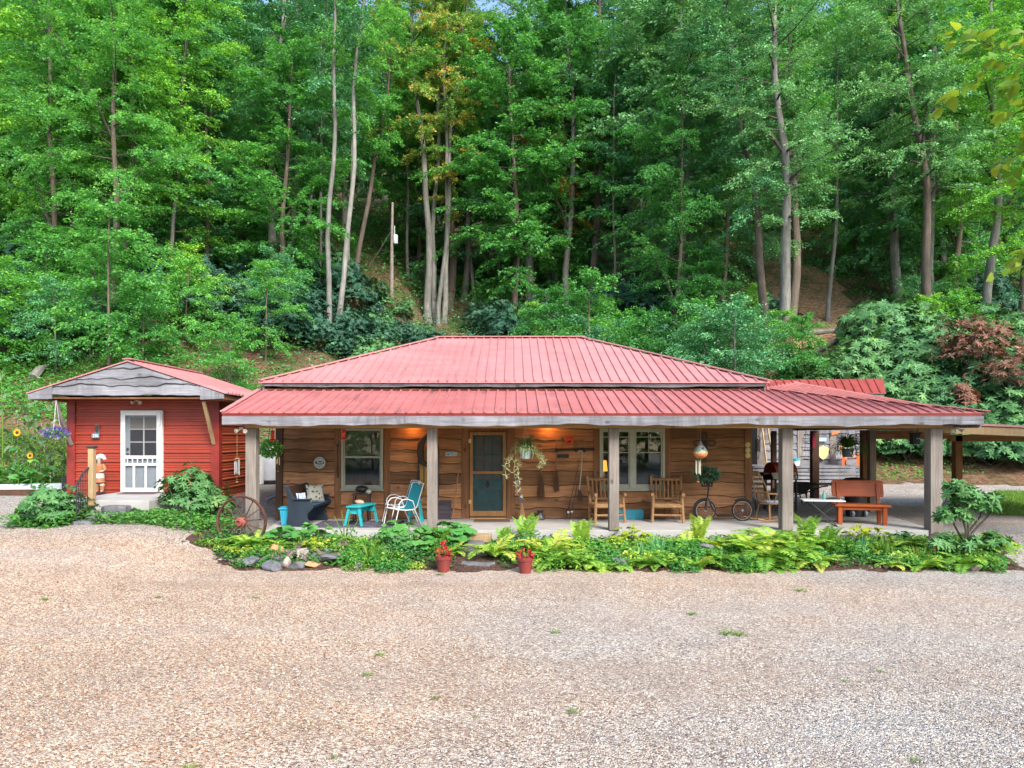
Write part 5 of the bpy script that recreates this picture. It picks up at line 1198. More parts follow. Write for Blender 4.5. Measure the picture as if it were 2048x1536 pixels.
# ground cover before the shed (one leafy mass)
def cover(n, fx, L, mat, name, label, hmax=.16, seed=1, zf=H):
    rr = np.random.default_rng(seed); x, y = fx(rr, n); z = zf(x, y) + hmax * rr.random(n) ** 1.3; lv = Leaves()
    lv.add(np.stack([x, y, z], 1), rr.standard_normal((n, 3)) * (1, 1, .3) + np.array([0, 0, .25]), np.array([0, -.15, 1.0]) + rr.standard_normal((n, 3)) * .4, L * (.5 + .8 * rr.random(n)), L * .6 * (.6 + .6 * rr.random(n)), np.clip(rr.random(n) * .7 + .3 * rr.random(n) ** 3, 0, 1))
    return tag(link(name, lv.mesh(name, M[mat], 'hex', .15, .08)), label, None, None, 'stuff')
def blob(cx, cy, rx, ry):
    def f(rr, n): a = rr.random(n) * 6.283; q = np.sqrt(rr.random(n)) * (1 + .15 * np.sin(a * 5)); return cx + rx * q * np.cos(a), cy + ry * q * np.sin(a)
    return f
cover(2600, blob(PX(310, 15), 15.0, 1.45, .62), .09, 'bed', 'ground_cover', 'bright green ground cover before the shed stoop', .2, 1)
cover(1500, blob(PX(95, 14.6), 14.55, .75, .55), .09, 'bed', 'ground_cover', 'bright green ground cover left of the shed steps', .22, 2)
cover(900, blob(PX(440, 15.6), 15.8, .7, .5), .09, 'leaf_mid', 'ground_cover', 'green ground cover between the shed and the wagon wheel', .18, 3)
cover(15000, lambda rr, n: (-6.2 + 15.5 * rr.random(n), 12.95 + 1.95 * rr.random(n) ** .9), 0.08, 'bed', 'ground_cover', 'low ground cover between the plants of the flower bed', .12, 4, lambda x, y: np.where((y > bed_front(x) + .12) & ~((np.abs(x + .65) < .42)), bed_h(x, y), -5))
def hillblob(x0, x1, y0, y1): return lambda rr, n: (x0 + (x1 - x0) * rr.random(n), y0 + (y1 - y0) * rr.random(n))
cover(16000, hillblob(-17.5, -10.8, 18.9, 24.2), .09, 'grass', 'weeds', 'tangle of green weeds behind the sunflowers', .55, 5)
cover(9000, hillblob(-24, -3, 25.5, 31.5), .14, 'leaf_mid', 'undergrowth', 'low leafy undergrowth at the foot of the wooded slope', .22, 6)
cover(7000, hillblob(-23, -14, 25.5, 31), .14, 'leaf_mid', 'undergrowth', 'yellow green ferny undergrowth on the left slope', .4, 7)
cover(52000, hillblob(-34, 42, 31, 50), .17, 'leaf_teal', 'undergrowth', 'leafy undergrowth among the trees', 1.1, 8, lambda x, y: np.where((np.abs(x - (18.8 + .2 * (y - 42))) < 2.6) & (y > 36), -9, H(x, y)))
cover(1500, hillblob(9, 18, 26.8, 28.8), .12, 'leaf_mid', 'undergrowth', 'sparse leaves growing on the earth bank', .15, 9)
cover(60000, hillblob(-45, 50, 49, 78), .26, 'leaf_mid', 'undergrowth', 'leafy undergrowth higher up between the trees', 1.7, 10)
# lawn grass
rr = np.random.default_rng(9); gx = 11 + 8 * rr.random(26000); gy = 17 + 8 * rr.random(26000); k = (gx > 12.15 + .73 * (gy - 18.3)) & (gy > 18.5 - .55 * (gx - 12)) & (gy < toe(gx) - 1.3); gx, gy = gx[k], gy[k]; n = len(gx); lv = Leaves()
lv.add(np.stack([gx, gy, H(gx, gy)], 1), np.stack([.4 * rr.standard_normal(n), .4 * rr.standard_normal(n), np.ones(n)], 1), rr.standard_normal((n, 3)), .07 + .06 * rr.random(n), .012, rr.random(n)); tag(link('grass', lv.mesh('grass', M['grass'])), 'short green grass of the lawn strip', None, None, 'stuff')
# weeds in the gravel
for px, py in ((318, 1197), (512, 1195), (90, 1207), (880, 1150), (1110, 1262), (1480, 1270), (1455, 1268), (1384, 1228), (735, 1350), (1760, 1345), (1690, 1365), (1146, 1428), (670, 1515), (950, 1432), (380, 1533), (1830, 1520), (870, 1395), (1600, 1180), (760, 1312)):
    D = 2.46 * F / (py - 870); x = PX(px, D)
    o = link('weed_tuft', BL[2].mesh('blades', M['grass']) if px == 318 else bpy.data.objects['weed_tuft'].data, None, (x, D, h(x, D))); s = r.uniform(.25, .6) * (1.0 if D > 8 else .6); o.scale = (s * 1.5, s * 1.5, s); tag(o, 'small green weed tuft growing through the gravel', 'weed', 'weed tufts in the gravel')

# ------------------------------------------------------------------ things on and around the porch
YF = YW - .075                      # just in front of the wall boards
def one(mb, name, mat, label, cat, loc, smooth=False, bevel=0.0, group=None, rz=0.0):
    """a thing that is one mesh, built in local coordinates"""
    o = mb.build(name, mat, None, smooth=smooth, bevel=bevel, label=label, cat=cat, group=group); o.location = loc; o.rotation_euler.z = rz; return o

# church pew, end panel towards us, facing right
pew = thing('church_pew', 'navy church pew standing end-on with cushions, left of the window', 'pew', (PX(612, 15.9), 16.15, 0), R(-4))
prof_ = [(-.27, 0), (.22, 0), (.24, .06), (.17, .20), (.19, .30), (.30, .40), (.32, .46), (.29, .52), (.24, .54), (.24, .585), (-.10, .585), (-.16, .70), (-.23, .86), (-.29, .90), (-.345, .875), (-.33, .82), (-.26, .62), (-.25, .3), (-.29, .1)]
for yy in (-.62, .57): MB().poly([(x, yy, z) for x, z in prof_], (0, .05, 0)).build('end_panel', M['navy'], pew, bevel=.008)
for yy in (-.655, .56): MB().box(-.12, .27, yy, yy + .1, .586, .615).build('armrest', M['navy'], pew, bevel=.008)
MB().poly([(-.24, -.569, .38), (-.215, -.569, .38), (-.29, -.569, .87), (-.325, -.569, .87)], (0, 1.138, 0)).build('backrest', M['leather_dark'], pew)
MB().poly([(-.22, -.569, .37), (.29, -.569, .41), (.29, -.569, .44), (-.22, -.569, .40)], (0, 1.138, 0)).build('seat', M['navy'], pew)
MB().poly([(-.18, -.55, .405), (.30, -.55, .445), (.31, -.55, .475), (-.18, -.55, .45)], (0, 1.1, 0)).build('seat_cushion', M['seat_blue'], pew, bevel=.015)
def cushion(w, hh, t):
    mb = MB(); n = 10; vs = []
    for sgn in (1, -1):
        for i in range(n + 1):
            for j in range(n + 1):
                u, v = i / n * 2 - 1, j / n * 2 - 1; k = (1 - u ** 4) * (1 - v ** 4); pin = 1 - .10 * (1 - abs(v)) * abs(u) ** 3 - 0; pin2 = 1 - .10 * (1 - abs(u)) * abs(v) ** 3
                vs.append((u * w / 2 * pin, sgn * t / 2 * k ** .5, v * hh / 2 * pin2))
    m = (n + 1) ** 2; fs = []
    for s in (0, 1):
        for i in range(n):
            for j in range(n): q = [s * m + i * (n + 1) + j, s * m + (i + 1) * (n + 1) + j, s * m + (i + 1) * (n + 1) + j + 1, s * m + i * (n + 1) + j + 1]; fs.append(q if s else q[::-1])
    mb.add(vs, fs); return mb
def spot_mat():
    n = NT('spotted_cushion_cloth'); v = n.coord((10, 10, 10)); vo = n.node('ShaderNodeTexVoronoi'); n.link(v, vo.inputs['Vector']); vo.inputs['Scale'].default_value = 1.2
    return n.fin(n.ramp(vo.outputs['Distance'], [(.22, (.05, .06, .08)), (.3, (.13, .15, .15)), (.36, (.33, .33, .27))]), .85)
def stripe_mat(name, a, b, sc, ax=0):
    n = NT(name); c = n.coord(); sx = n.node('ShaderNodeSeparateXYZ'); n.link(c, sx.inputs[0]); f = n.math('FRACT', n.math('MULTIPLY', sx.outputs[ax], sc)); return n.fin(n.ramp(f, [(.5, a), (.52, b)], 'CONSTANT'), .85)
o = one(cushion(.42, .42, .14), 'cushion', spot_mat(), 'grey patterned square cushion leaning at the far end of the pew', 'cushion', (pew.location.x + .06, 16.42, .66), True); o.rotation_euler = (R(-14), 0, R(35))
o = one(cushion(.26, .22, .1), 'cushion', stripe_mat('blue_white_cloth', (.6, .66, .72), (.06, .12, .3), 22), 'small blue and white cushion half hidden behind the pew arm', 'cushion', (pew.location.x - .06, 15.75, .62), True); o.rotation_euler = (R(-10), 0, R(60))

# blue tote
tt_ = thing('storage_tote', 'bright blue plastic tote with lid beside the pew', 'storage bin', (PX(579, 15.75), 15.85, 0))
mb = MB(); pts = lambda w, dd, z: [(-w, -dd, z), (w, -dd, z), (w, dd, z), (-w, dd, z)]
mb.add(pts(.17, .14, 0) + pts(.20, .17, .36), [(3, 2, 1, 0), (0, 1, 5, 4), (1, 2, 6, 5), (2, 3, 7, 6), (3, 0, 4, 7), (4, 5, 6, 7)])
for x in (-.11, .0, .11): mb.add([(x - .02, -.158, .03), (x + .02, -.158, .03), (x + .024, -.187, .33), (x - .024, -.187, .33), (x - .02, -.13, .03), (x + .02, -.13, .03), (x + .02, -.16, .33), (x - .02, -.16, .33)], [(0, 1, 2, 3), (0, 3, 7, 4), (1, 5, 6, 2)])
mb.build('bin', M['tote'], tt_, bevel=.012)
MB().box(-.225, .225, -.195, .195, .362, .40).box(-.19, .19, -.16, .16, .401, .425).build('lid', M['tote'], tt_, bevel=.012)
lb = MB().box(.03, .15, -.189, -.185, .19, .27); lb.cur = 1; lb.box(.07, .13, -.1915, -.1895, .22, .25); lb.build('paper_label', [M['white'], M['redglass']], tt_)

# rug
def rug_mat():
    n = NT('striped_rug'); c = n.coord(); sx = n.node('ShaderNodeSeparateXYZ'); n.link(c, sx.inputs[0]); nz = n.noise(n.coord((3, 10, 1)), 2.2, 3); f = n.math('FRACT', n.math('ADD', n.math('MULTIPLY', sx.outputs[1], 7), n.math('MULTIPLY', nz, 1.2)))
    return n.fin(n.ramp(f, [(.35, (.05, .048, .065)), (.5, (.26, .25, .30)), (.7, (.06, .055, .075))]), .95, 0, .1)
one(MB().box(-.95, .95, -.55, .6, .003, .014), 'rug', rug_mat(), 'dark striped rug under the teal stool and patio chairs', 'rug', (PX(716, 15.9), 15.95, 0))
# teal stool bench, long side going back
stl = thing('teal_stool', 'turquoise wooden stool bench with splayed legs on the rug', 'stool', (PX(722, 15.9), 15.95, .014), R(-14))
MB().box(-.17, .17, -.42, .42, .40, .44).build('top', M['teal'], stl, bevel=.008)
for yy in (-.34, .34): MB().poly([(-.15, yy - .012, .399), (.15, yy - .012, .399), (.165, yy - .012, .26), (-.165, yy - .012, .26)], (0, .024, 0)).build('apron', M['teal'], stl)
MB().box(-.012, .012, -.327, .327, .28, .36).build('stretcher', M['teal'], stl)
for sx in (-1, 1):
    for yy in (-.37, .37): MB().beam((sx * .115, yy, .398), (sx * .20, yy * 1.07, 0), .055, .03, (0, 1, 0)).build('leg', M['teal'], stl)
mb = MB(); mb.ball((0, 0, .05), .075, 1.2, .8, .7); mb.ball((.07, 0, .045), .04).ball((-.06, .02, .06), .045, 1, 1, .8); one(mb, 'sea_shell', paint('shell_pink', (.55, .33, .24), .6, .3, 14), 'pinkish knobbly shell on top of the turquoise stool', 'shell', (PX(718.5, 16.0), 16.0, .45), True)
# charcoal grill on a stand
gr = thing('charcoal_grill', 'small black charcoal grill on a stand under the left window', 'grill', (PX(724, 16.7), 16.68, 0))
MB().ball((0, 0, .74), .14, 1.1, 1.1, .62, 16, 10).build('kettle', M['black'], gr, smooth=True); MB().torus((0, 0, .83), .03, .008, (0, 1, 0), 10, 6, 0, math.pi).build('handle', M['black'], gr)
MB().box(-.21, .21, -.15, .15, .60, .63).build('shelf', M['leather_dark'], gr)
for sx in (-.17, .17):
    for sy in (-.12, .12): MB().box(sx - .017, sx + .017, sy - .017, sy + .017, 0, .599).build('leg', M['leather_dark'], gr)
one(MB().ball((0, 0, .05), .06, 1.2, .7, .9, 8, 6), 'white_stone', M['cream'], 'pale lump lying on the shelf beside the black grill', 'stone', (gr.location.x + .17, 16.62, .63), True)

# patio chairs: white tube frame, teal sling, facing left
def patio_chair(loc, rz, label):
    c = thing('patio_chair', label, 'chair', loc, rz, 'teal patio chairs'); 
    for s in (-1, 1):
        y = s * .27
        MB().tube([(-.30, y, 0), (-.25, y, .22), (-.20, y, .42), (-.19, y, .52), (-.12, y, .60), (0, y, .615), (.14, y, .56), (.19, y, .42), (.22, y, .40)], .0105, 8).build('arm_frame', M['white'], c, smooth=True)
        MB().tube([(-.24, y * .93, .40), (.0, y * .93, .37), (.20, y * .93, .38), (.26, y * .93, .46), (.40, y * .93, .90), (.42, y * .93, .93)], .012, 8).build('seat_frame', M['white'], c, smooth=True)
        MB().tube([(.16, y, .41), (.27, y, .20), (.36, y, 0)], .013, 8).build('leg', M['white'], c, smooth=True)
    MB().tube([(.42, -.255, .93), (.425, 0, .945), (.42, .255, .93)], .012, 8).tube([(-.24, -.25, .40), (-.24, .25, .40)], .012, 8).build('cross_bar', M['white'], c, smooth=True)
    mb = MB(); prf = [(-.23, .405), (-.1, .375), (.05, .36), (.19, .375), (.25, .46), (.32, .68), (.40, .90)]; vs = []
    for x, z in prf: vs += [(x, -.24, z), (x, .24, z), (x + .006, .24, z - .008), (x + .006, -.24, z - .008)]
    mb.add(vs, [(4 * i + j, 4 * i + (j + 1) % 4, 4 * i + 4 + (j + 1) % 4, 4 * i + 4 + j) for i in range(len(prf) - 1) for j in range(4)] + [(0, 1, 2, 3), tuple(4 * (len(prf) - 1) + k for k in (3, 2, 1, 0))])
    mb.build('sling', M['teal_cloth'], c, smooth=True); return c
c0 = patio_chair((PX(802, 15.5), 15.55, .012), R(36), 'front one of two teal sling patio chairs with white tube frames')
c1 = copy_tree(c0); c1.location = (PX(797, 16.25), 16.3, .012); c1.rotation_euler.z = R(30); c1['label'] = 'rear teal sling patio chair, nearer the cabin wall'
# teal plant stand
ps = thing('plant_stand', 'teal four legged wooden plant stand behind the second porch post', 'plant stand', (PX(831, 16.3), 16.3, 0))
MB().box(-.15, .15, -.15, .15, .50, .53).build('top', M['teal'], ps)
for sx in (-1, 1):
    for sy in (-1, 1): MB().beam((sx * .09, sy * .09, .499), (sx * .15, sy * .15, 0), .04, .04).build('leg', M['teal'], ps)
MB().box(-.115, .115, -.012, .012, .18, .21).box(-.012, .012, -.115, -.0125, .18, .21).box(-.012, .012, .0125, .115, .18, .21).build('stretcher', M['teal'], ps)

# wooden sled with a horse collar hung on the wall
sl_ = thing('wooden_sled', 'yellow slatted wooden sled hung upright on the wall behind a porch post', 'sled', (PX(857, YF), YF, .55))
for x in (-.16, -.05, .06, .17): MB().box(x - .045, x + .045, -.04, -.02, .0, 1.1).build('slat', M['yellow_wood'], sl_)
for x in (-.24, .24): MB().tube([(x, -.03, -.05), (x, -.03, 1.0), (x * .95, -.06, 1.2), (x * .7, -.06, 1.3)], .016, 6).build('runner', M['dark_iron'], sl_)
for z in (.12, .55, 1.0): MB().box(-.25, .25, -.019, -.001, z, z + .06).build('crossbar', M['leather_dark'], sl_)
hc = MB(); hc.tube([(.0, -.1, 1.08), (-.11, -.1, .98), (-.17, -.1, .82), (-.19, -.1, .62), (-.15, -.1, .42), (0, -.1, .33), (.15, -.1, .42), (.19, -.1, .62), (.17, -.1, .82), (.11, -.1, .98), (0, -.1, 1.08)], [.04, .07, .085, .085, .07, .05, .07, .085, .085, .07, .04], 9)
one(hc, 'horse_collar', M['leather_dark'], 'black leather horse collar hanging over the wooden sled', 'horse collar', (PX(857, YF), YF - .01, .95), True)
# crate leaning at the wall, stick, small signs
mb = MB()
for k in range(4): mb.box(-.17, .17, -.02 - .001 * k, .0, .002 + .115 * k, .108 + .115 * k)
mb.box(-.17, -.14, -.045, -.024, 0, .46).box(.14, .17, -.045, -.024, 0, .46)
one(mb, 'wooden_crate', wood('dark_blue_grey_board', (.035, .03, .04), (.12, .10, .12), 0, 20, False), 'dark weathered board crate leaning on the wall right of a post', 'crate', (PX(888, 16.9), 16.92, 0))
MB().tube([W(919.5, 922, 16.99), W(913, 975, 16.93), W(904.5, 1037.6, 16.86)], [.013, .015, .014], 7).build('walking_stick', M['log'], None, smooth=True, label='thin wooden walking stick leaning on the wall left of the door', cat='stick')
mb = MB().box(-.14, .14, -.012, 0, -.045, .045); mb.cur = 1; mb.box(-.128, .128, -.0135, -.0122, -.034, .034); mb.cur = 2; mb.ball((-.07, -.0145, -.01), .02, 1.4, .1, .7, 8, 5).box(.0, .09, -.0150, -.0137, -.018, -.014).box(-.01, .03, -.0150, -.0137, .004, .02)
one(mb, 'wall_plaque', [M['cream'], M['sky_blue'], M['letter_dark']], 'small pale blue plaque on the wall left of the door', 'sign', (PX(902.5, YF), YF, PZ(908, YF)))
one(MB().box(-.145, .145, -.015, 0, -.045, .045).box(-.13, .13, -.018, -.0152, -.033, .033), 'wall_plaque', M['black'], 'black metal plaque below the hanging rake on the wall', 'sign', (PX(1125.5, YF), YF, PZ(912, YF)))
# round sign with a blue oval
rs = MB().lathe([(0, 0), (.155, 0), (.155, .015), (0, .0155)], (0, 0, 0), 40, (0, -1, 0)); rs.cur = 1; rs.lathe([(0, .016), (.142, .016), (.142, .018), (0, .0182)], (0, 0, 0), 40, (0, -1, 0))
rsn = thing('round_sign', 'round cream enamel sign with a navy oval on the board wall above the pew', 'sign', (PX(639.5, YF), YF - .002, PZ(925.5, YF)))
rs.build('disc', [M['black'], M['cream']], rsn)
ov = MB(); ov.poly([(.118 * math.cos(a) * 1.0, -.0184, .042 * math.sin(a) * (1 - .35 * math.cos(a) ** 4)) for a in [i * 2 * math.pi / 36 for i in range(36)]], (0, -.0015, 0)); ov.cur = 1; ov.text('Ford', .072, face_cam(0, -.0205, .002), shear=.35)
ov.build('emblem', [M['emblem'], M['letter']], rsn)
lt = MB()
for i, ch in enumerate('GENUINE'): a = R(64 - 21.3 * i); lt.text(ch, .05, face_cam(.112 * math.sin(-a), -.0185, .112 * math.cos(a), a))
for i, ch in enumerate('PARTS'): lt.text(ch, .055, face_cam(-.075 + .0375 * i, -.0185, -.082 - .012 * (1 - abs(i - 2) / 2)))
lt.build('lettering', M['letter_dark'], rsn)
# long hanging tool beside the window
mb = MB().ball((0, -.02, .38), .035, 1, .4, 1, 10, 6).tube([(0, -.02, .36), (0, -.025, -.1)], .009, 6).tube([(0, -.025, -.1), (0, -.03, -.2), (.01, -.03, -.4)], [.012, .02, .014], 6)
one(mb, 'hanging_tool', M['dark_iron'], 'long thin iron tool hung on the trim left of the left window', 'tool', (PX(677, YW), YW - .062, PZ(922, YW)), True)

# hummingbird feeders
def feeder(px, D, z, ztop, label):
    f = thing('hummingbird_feeder', label, 'bird feeder', (PX(px, D), D, z)); MB().lathe([(.0, 0), (.07, .0), (.075, .02), (.045, .045), (0, .05)], (0, 0, 0), 14).build('base', M['redglass'], f, smooth=True)
    MB().lathe([(.025, .05), (.04, .08), (.045, .15), (.03, .2), (0, .2)], (0, 0, 0), 12).build('bottle', M['redglass'], f, smooth=True); MB().lathe([(.0, .201), (.05, .201), (.045, .225), (0, .235)], (0, 0, 0), 12).tube([(0, 0, .23), (0, 0, ztop - z)], .004, 5).build('cap', M['redglass'], f, smooth=True); return f
feeder(687, 15.3, PZ(880, 15.3), 2.35, 'red hummingbird feeder hanging in front of the left window'); feeder(545, 15.6, PZ(882, 15.6), 2.4, 'red hummingbird feeder hanging above the white flower basket')
# hanging plants
def hang_lines(mb, z0, z1, rr_): 
    for k in range(3): a = k * 2.1 + .4; mb.tube([(rr_ * math.cos(a), rr_ * math.sin(a), z0), (0, 0, z1)], .004, 4)
def arch_leaves(seed, n, L, W_, z, spread=1.0, droop=1.3):
    rr = np.random.default_rng(seed); lv = Leaves(); nst = 6
    for i in range(n):
        az = rr.random() * 6.283; e = 1.35 - .9 * rr.random() * spread; l = L * (.55 + .6 * rr.random()); t = np.linspace(0, 1, nst); ee = e - droop * (.7 + .7 * rr.random()) * t ** 1.3
        hx = np.cumsum(np.cos(ee)) * l / nst; hz = np.cumsum(np.sin(ee)) * l / nst; P = np.stack([hx * math.cos(az), hx * math.sin(az), z + hz], 1); T = np.stack([np.cos(ee) * math.cos(az), np.cos(ee) * math.sin(az), np.sin(ee)], 1)
        N = np.stack([-np.sin(ee) * math.cos(az), -np.sin(ee) * math.sin(az), np.cos(ee)], 1); lv.add(P, T, N, l / nst * 1.6, W_ * (1.1 - .7 * t), np.clip(rr.random() * .6 + .3 * rr.random(nst), 0, 1))
    return lv
D = 15.35; sp = thing('hanging_spider_plant', 'hanging spider plant with trailing runners in a pale blue pot by the door', 'hanging plant', (PX(1051, D), D, PZ(917, D)))
MB().lathe([(0, 0), (.10, 0), (.125, .18), (.135, .18), (.135, .21), (.115, .21), (.11, .17), (0, .165)], (0, 0, 0), 20).build('pot', M['bluepot'], sp, smooth=True); mb = MB(); hang_lines(mb, .2, PZ(858, D) - PZ(917, D) + .1, .125); mb.build('hanger', M['cream'], sp)
lv = arch_leaves(801, 230, .38, .030, .2, 1.0, 1.45); rr = np.random.default_rng(802)
for (dx, dz, ex) in ((-.26, -.25, -.36), (-.18, -.85, -.06), (-.22, -.55, -.2), (.30, -.12, .36), (.28, -.2, .3), (-.12, -.7, -.16), (-.34, -.35, -.42), (.2, -.1, .42)):
    a = np.array([0, 0, .2]); b = np.array([dx, -.08, .12]); c = np.array([ex, -.1, dz])
    t = np.linspace(0, 1, 22)[:, None]; P = (1 - t) ** 2 * a + 2 * t * (1 - t) * (b + (b - a) * .6) + t * t * c; T = np.gradient(P, axis=0); lv.add(P[:-1], T[:-1], rr.standard_normal((21, 3)), .06, .01, np.full(21, .95))
    for q in (P[-1], P[-6], P[-11]): m = 12; dv = rr.standard_normal((m, 3)) + np.array([0, 0, .1]); lv.add(q + np.zeros((m, 3)), dv, rr.standard_normal((m, 3)), .10, .014, .6 + .4 * rr.random(m))
link('foliage', lv.mesh('foliage', M['spider'], 'hex', .05, .1), sp)
D = 17.6; fb = thing('hanging_fern', 'bushy hanging plant in a slate blue pot under the carport beam', 'hanging plant', (PX(1695, D), D, PZ(914, D)))
MB().lathe([(0, 0), (.105, 0), (.135, .17), (.145, .17), (.145, .20), (.12, .2), (0, .17)], (0, 0, 0), 20).build('pot', M['greypot'], fb, smooth=True); MB().box(.01, .05, -.135, -.128, .06, .13).build('paper_label', M['white'], fb); mb = MB(); hang_lines(mb, .2, 2.2 - PZ(914, D), .13); mb.build('hanger', M['black'], fb)
link('foliage', arch_leaves(803, 240, .58, .028, .19, .8, 1.8).mesh('foliage', M['grass'], 'hex', .05, .1), fb)
D = 16.4; wb = thing('hanging_flower_basket', 'hanging basket of white flowers at the left end of the porch', 'hanging plant', (PX(541, D), D, PZ(911, D)))
MB().lathe([(0, 0), (.09, .02), (.13, .12), (.12, .13), (0, .1)], (0, 0, 0), 14).build('basket', M['leather_dark'], wb, smooth=True); mb = MB(); hang_lines(mb, .12, 2.5 - PZ(911, D), .12); mb.build('hanger', M['black'], wb)
def flower_ball(seed, n, rx, rz_, zc, L):
    rr = np.random.default_rng(seed); v = nrm(rr.standard_normal((n, 3))); q = (.5 + .5 * rr.random((n, 1))); lv = Leaves(); lv.add(v * q * np.array([rx, rx, rz_]) + np.array([0, 0, zc]), v + rr.standard_normal((n, 3)) * .5, v + rr.standard_normal((n, 3)) * .6, L * (.6 + .7 * rr.random(n)), L * .6, rr.random(n)); return lv
link('foliage', flower_ball(804, 700, .27, .19, .16, .07).mesh('foliage', M['leaf_mid'], 'hex'), wb); link('blossoms', flower_ball(805, 70, .29, .2, .17, .05).mesh('blossoms', M['petal_white'], 'hex'), wb)
def chime(px, D, z, ztop, n, L, mat, label, rr_=.05, top=None):
    c = thing('wind_chime', label, 'wind chime', (PX(px, D), D, z)); MB().lathe([(0, 0), (rr_ + .01, 0), (rr_ + .01, .015), (0, .02)], (0, 0, L), 12).tube([(0, 0, L + .02), (0, 0, ztop - z)], .004, 4).build('top_disc', M['log'], c)
    for k in range(n): a = k * 6.283 / n; x, y = rr_ * math.cos(a), rr_ * math.sin(a); MB().tube([(x, y, L - .02 - .06 * k / n), (x, y, .06 * ((k * 2) % n) / n)], .011, 8).build('tube', M[mat], c, smooth=True)
    MB().tube([(0, 0, L), (0, 0, -.14)], .003, 4).lathe([(0, 0), (.035, .01), (.03, .02), (0, .025)], (0, 0, -.16), 10).build('striker', M['log'], c); return c
chime(1396, 15.25, PZ(950, 15.25), 2.2, 5, .36, 'cream', 'pale tube wind chime hanging under the painted gourd'); chime(474, 14.75, PZ(950, 14.75), 2.16, 5, .34, 'steel', 'silver wind chime hanging from the left eave before the shed', .045); chime(556, 16.3, PZ(930, 16.3), PZ(905, 16.3), 3, .2, 'brass', 'small brass wind chime below the white flower basket', .03)
chime(1516, 18.5, PZ(905, 18.5), 2.2, 4, .4, 'black', 'black wind chime hanging at the cabin corner by the carport', .05)
# gourd birdhouse
D = 15.2; gd = thing('gourd_birdhouse', 'painted gourd birdhouse with green and orange bands hanging from the beam', 'birdhouse', (PX(1401, D), D, PZ(917, D)))
def gourd_mat():
    n = NT('painted_gourd'); c = n.coord(); sx = n.node('ShaderNodeSeparateXYZ'); n.link(c, sx.inputs[0]); f = n.math('ADD', n.math('MULTIPLY', sx.outputs[2], 2.6), n.math('MULTIPLY', n.math('SUBTRACT', n.noise(c, 14, 3), .5), .35))
    return n.fin(n.ramp(f, [(.0, (.45, .17, .05)), (.27, (.60, .19, .06)), (.34, (.62, .34, .24)), (.42, (.10, .20, .15)), (.56, (.13, .20, .18)), (.68, (.26, .22, .21)), (.8, (.12, .15, .15)), (.95, (.14, .12, .15))]), .5)
MB().lathe([(0, 0), (.08, .01), (.135, .06), (.15, .12), (.135, .19), (.09, .25), (.05, .29), (.035, .34), (.02, .37), (0, .375)], (0, 0, 0), 24).build('gourd', gourd_mat(), gd, smooth=True); MB().lathe([(0, .0), (.026, .0), (.024, .012), (0, .014)], (.02, -.118, .215), 12, (0, -.85, .5)).build('entrance_hole', M['black'], gd); MB().tube([(0, 0, .37), (0, 0, 2.2 - PZ(917, D))], .004, 4).build('hanger', M['straw'], gd)
# iron quatrefoil ornament
io = thing('iron_wall_ornament', 'black wrought iron four loop ornament on the wall behind the gourd', 'wall ornament', (PX(1409, YF), YF - .02, PZ(886, YF)))
mb = MB()
for a in (0, 90, 180, 270):
    m_ = Matrix.Rotation(R(a), 4, 'Y'); pts = [m_ @ Vector((.075 * math.sin(t) * (.35 + .65 * math.sin(t / 2)), 0, .03 + .115 * (1 - math.cos(t)))) for t in np.linspace(0, 6.283, 15)]; mb.tube(pts, .016, 6)
    mb.tube([m_ @ Vector((0, 0, 0)), m_ @ Vector((0, 0, .04))], .012, 6)
mb.tube([(0, 0, -.2), (0, 0, -.36)], .008, 6).torus((0, 0, -.42), .045, .01, (0, 1, 0), 18, 6); mb.build('loops', M['dark_iron'], io, smooth=True)
# three ochre discs on the corner post
for k, py in enumerate((889.5, 900.5, 911)):
    mb = MB().lathe([(0, 0), (.063, 0), (.065, .008), (.05, .014), (.045, .012), (.03, .018), (.022, .016), (0, .022)], (0, 0, 0), 24, (0, -1, 0)); one(mb, 'wall_disc', M['gold_disc'], ['top', 'middle', 'bottom'][k] + ' one of three round ochre discs on the right corner post', 'wall ornament', (PX(1495.5, YF), YW - .072, PZ(py, YF)), True, group='ochre discs on the corner post')
# brooms and tools by the door
bro = thing('corn_broom', 'corn broom with a blue handle leaning on the wall right of the door', 'broom', (PX(1045, 16.8), 16.78, 0))
MB().tube([(-.15, .1, 1.0 + .0), (-.02, .0, .36)], .014, 8).build('handle', paint('blue_broom_handle', (.03, .12, .35), .4), bro, smooth=True); mb = MB()
for k in range(34): t = rnd.uniform(-1, 1); q = rnd.uniform(-1, 1); mb.tube([(-.02 + t * .015, q * .01, .40), (-.01 + t * .035, q * .02, .25), (.0 + t * .07, q * .025, .0)], .006, 4)
mb.build('bristles', M['straw'], bro)
def besom(px, py0, py1, py2, label, wd):
    z0 = PZ(py2, YF); o = thing('besom_broom', label, 'broom', (PX(px, YF), YF - .04, z0), 0, 'twig brooms hung on the wall'); zt = PZ(py0, YF) - z0; zm = PZ(py1, YF) - z0; MB().tube([(0, 0, zm - .1), (.005, 0, zt)], .018, 8).build('handle', M['log'], o, smooth=True); mb = MB()
    for k in range(60): t = rnd.uniform(-1, 1); q = rnd.uniform(-1, 1); e = rnd.uniform(0, .25); mb.tube([(t * .015, q * .015, zm + .02), (t * wd * .8, q * .03, zm * .5), (t * wd * rnd.uniform(.5, 1.1), q * .03, e * zm)], .005, 3)
    mb.build('twigs', M['twig'], o)
besom(1082, 920, 945, 1000, 'left one of two dark twig brooms hung on the wall right of the door', .09); besom(1112.5, 879, 940, 985, 'right twig broom with a long wooden handle hung on the wall', .07)
rk = thing('hanging_rake', 'black iron hay rake bar with upright tines hung on the wall', 'hanging tool', (PX(1150, YF), YF - .05, PZ(899, YF)))
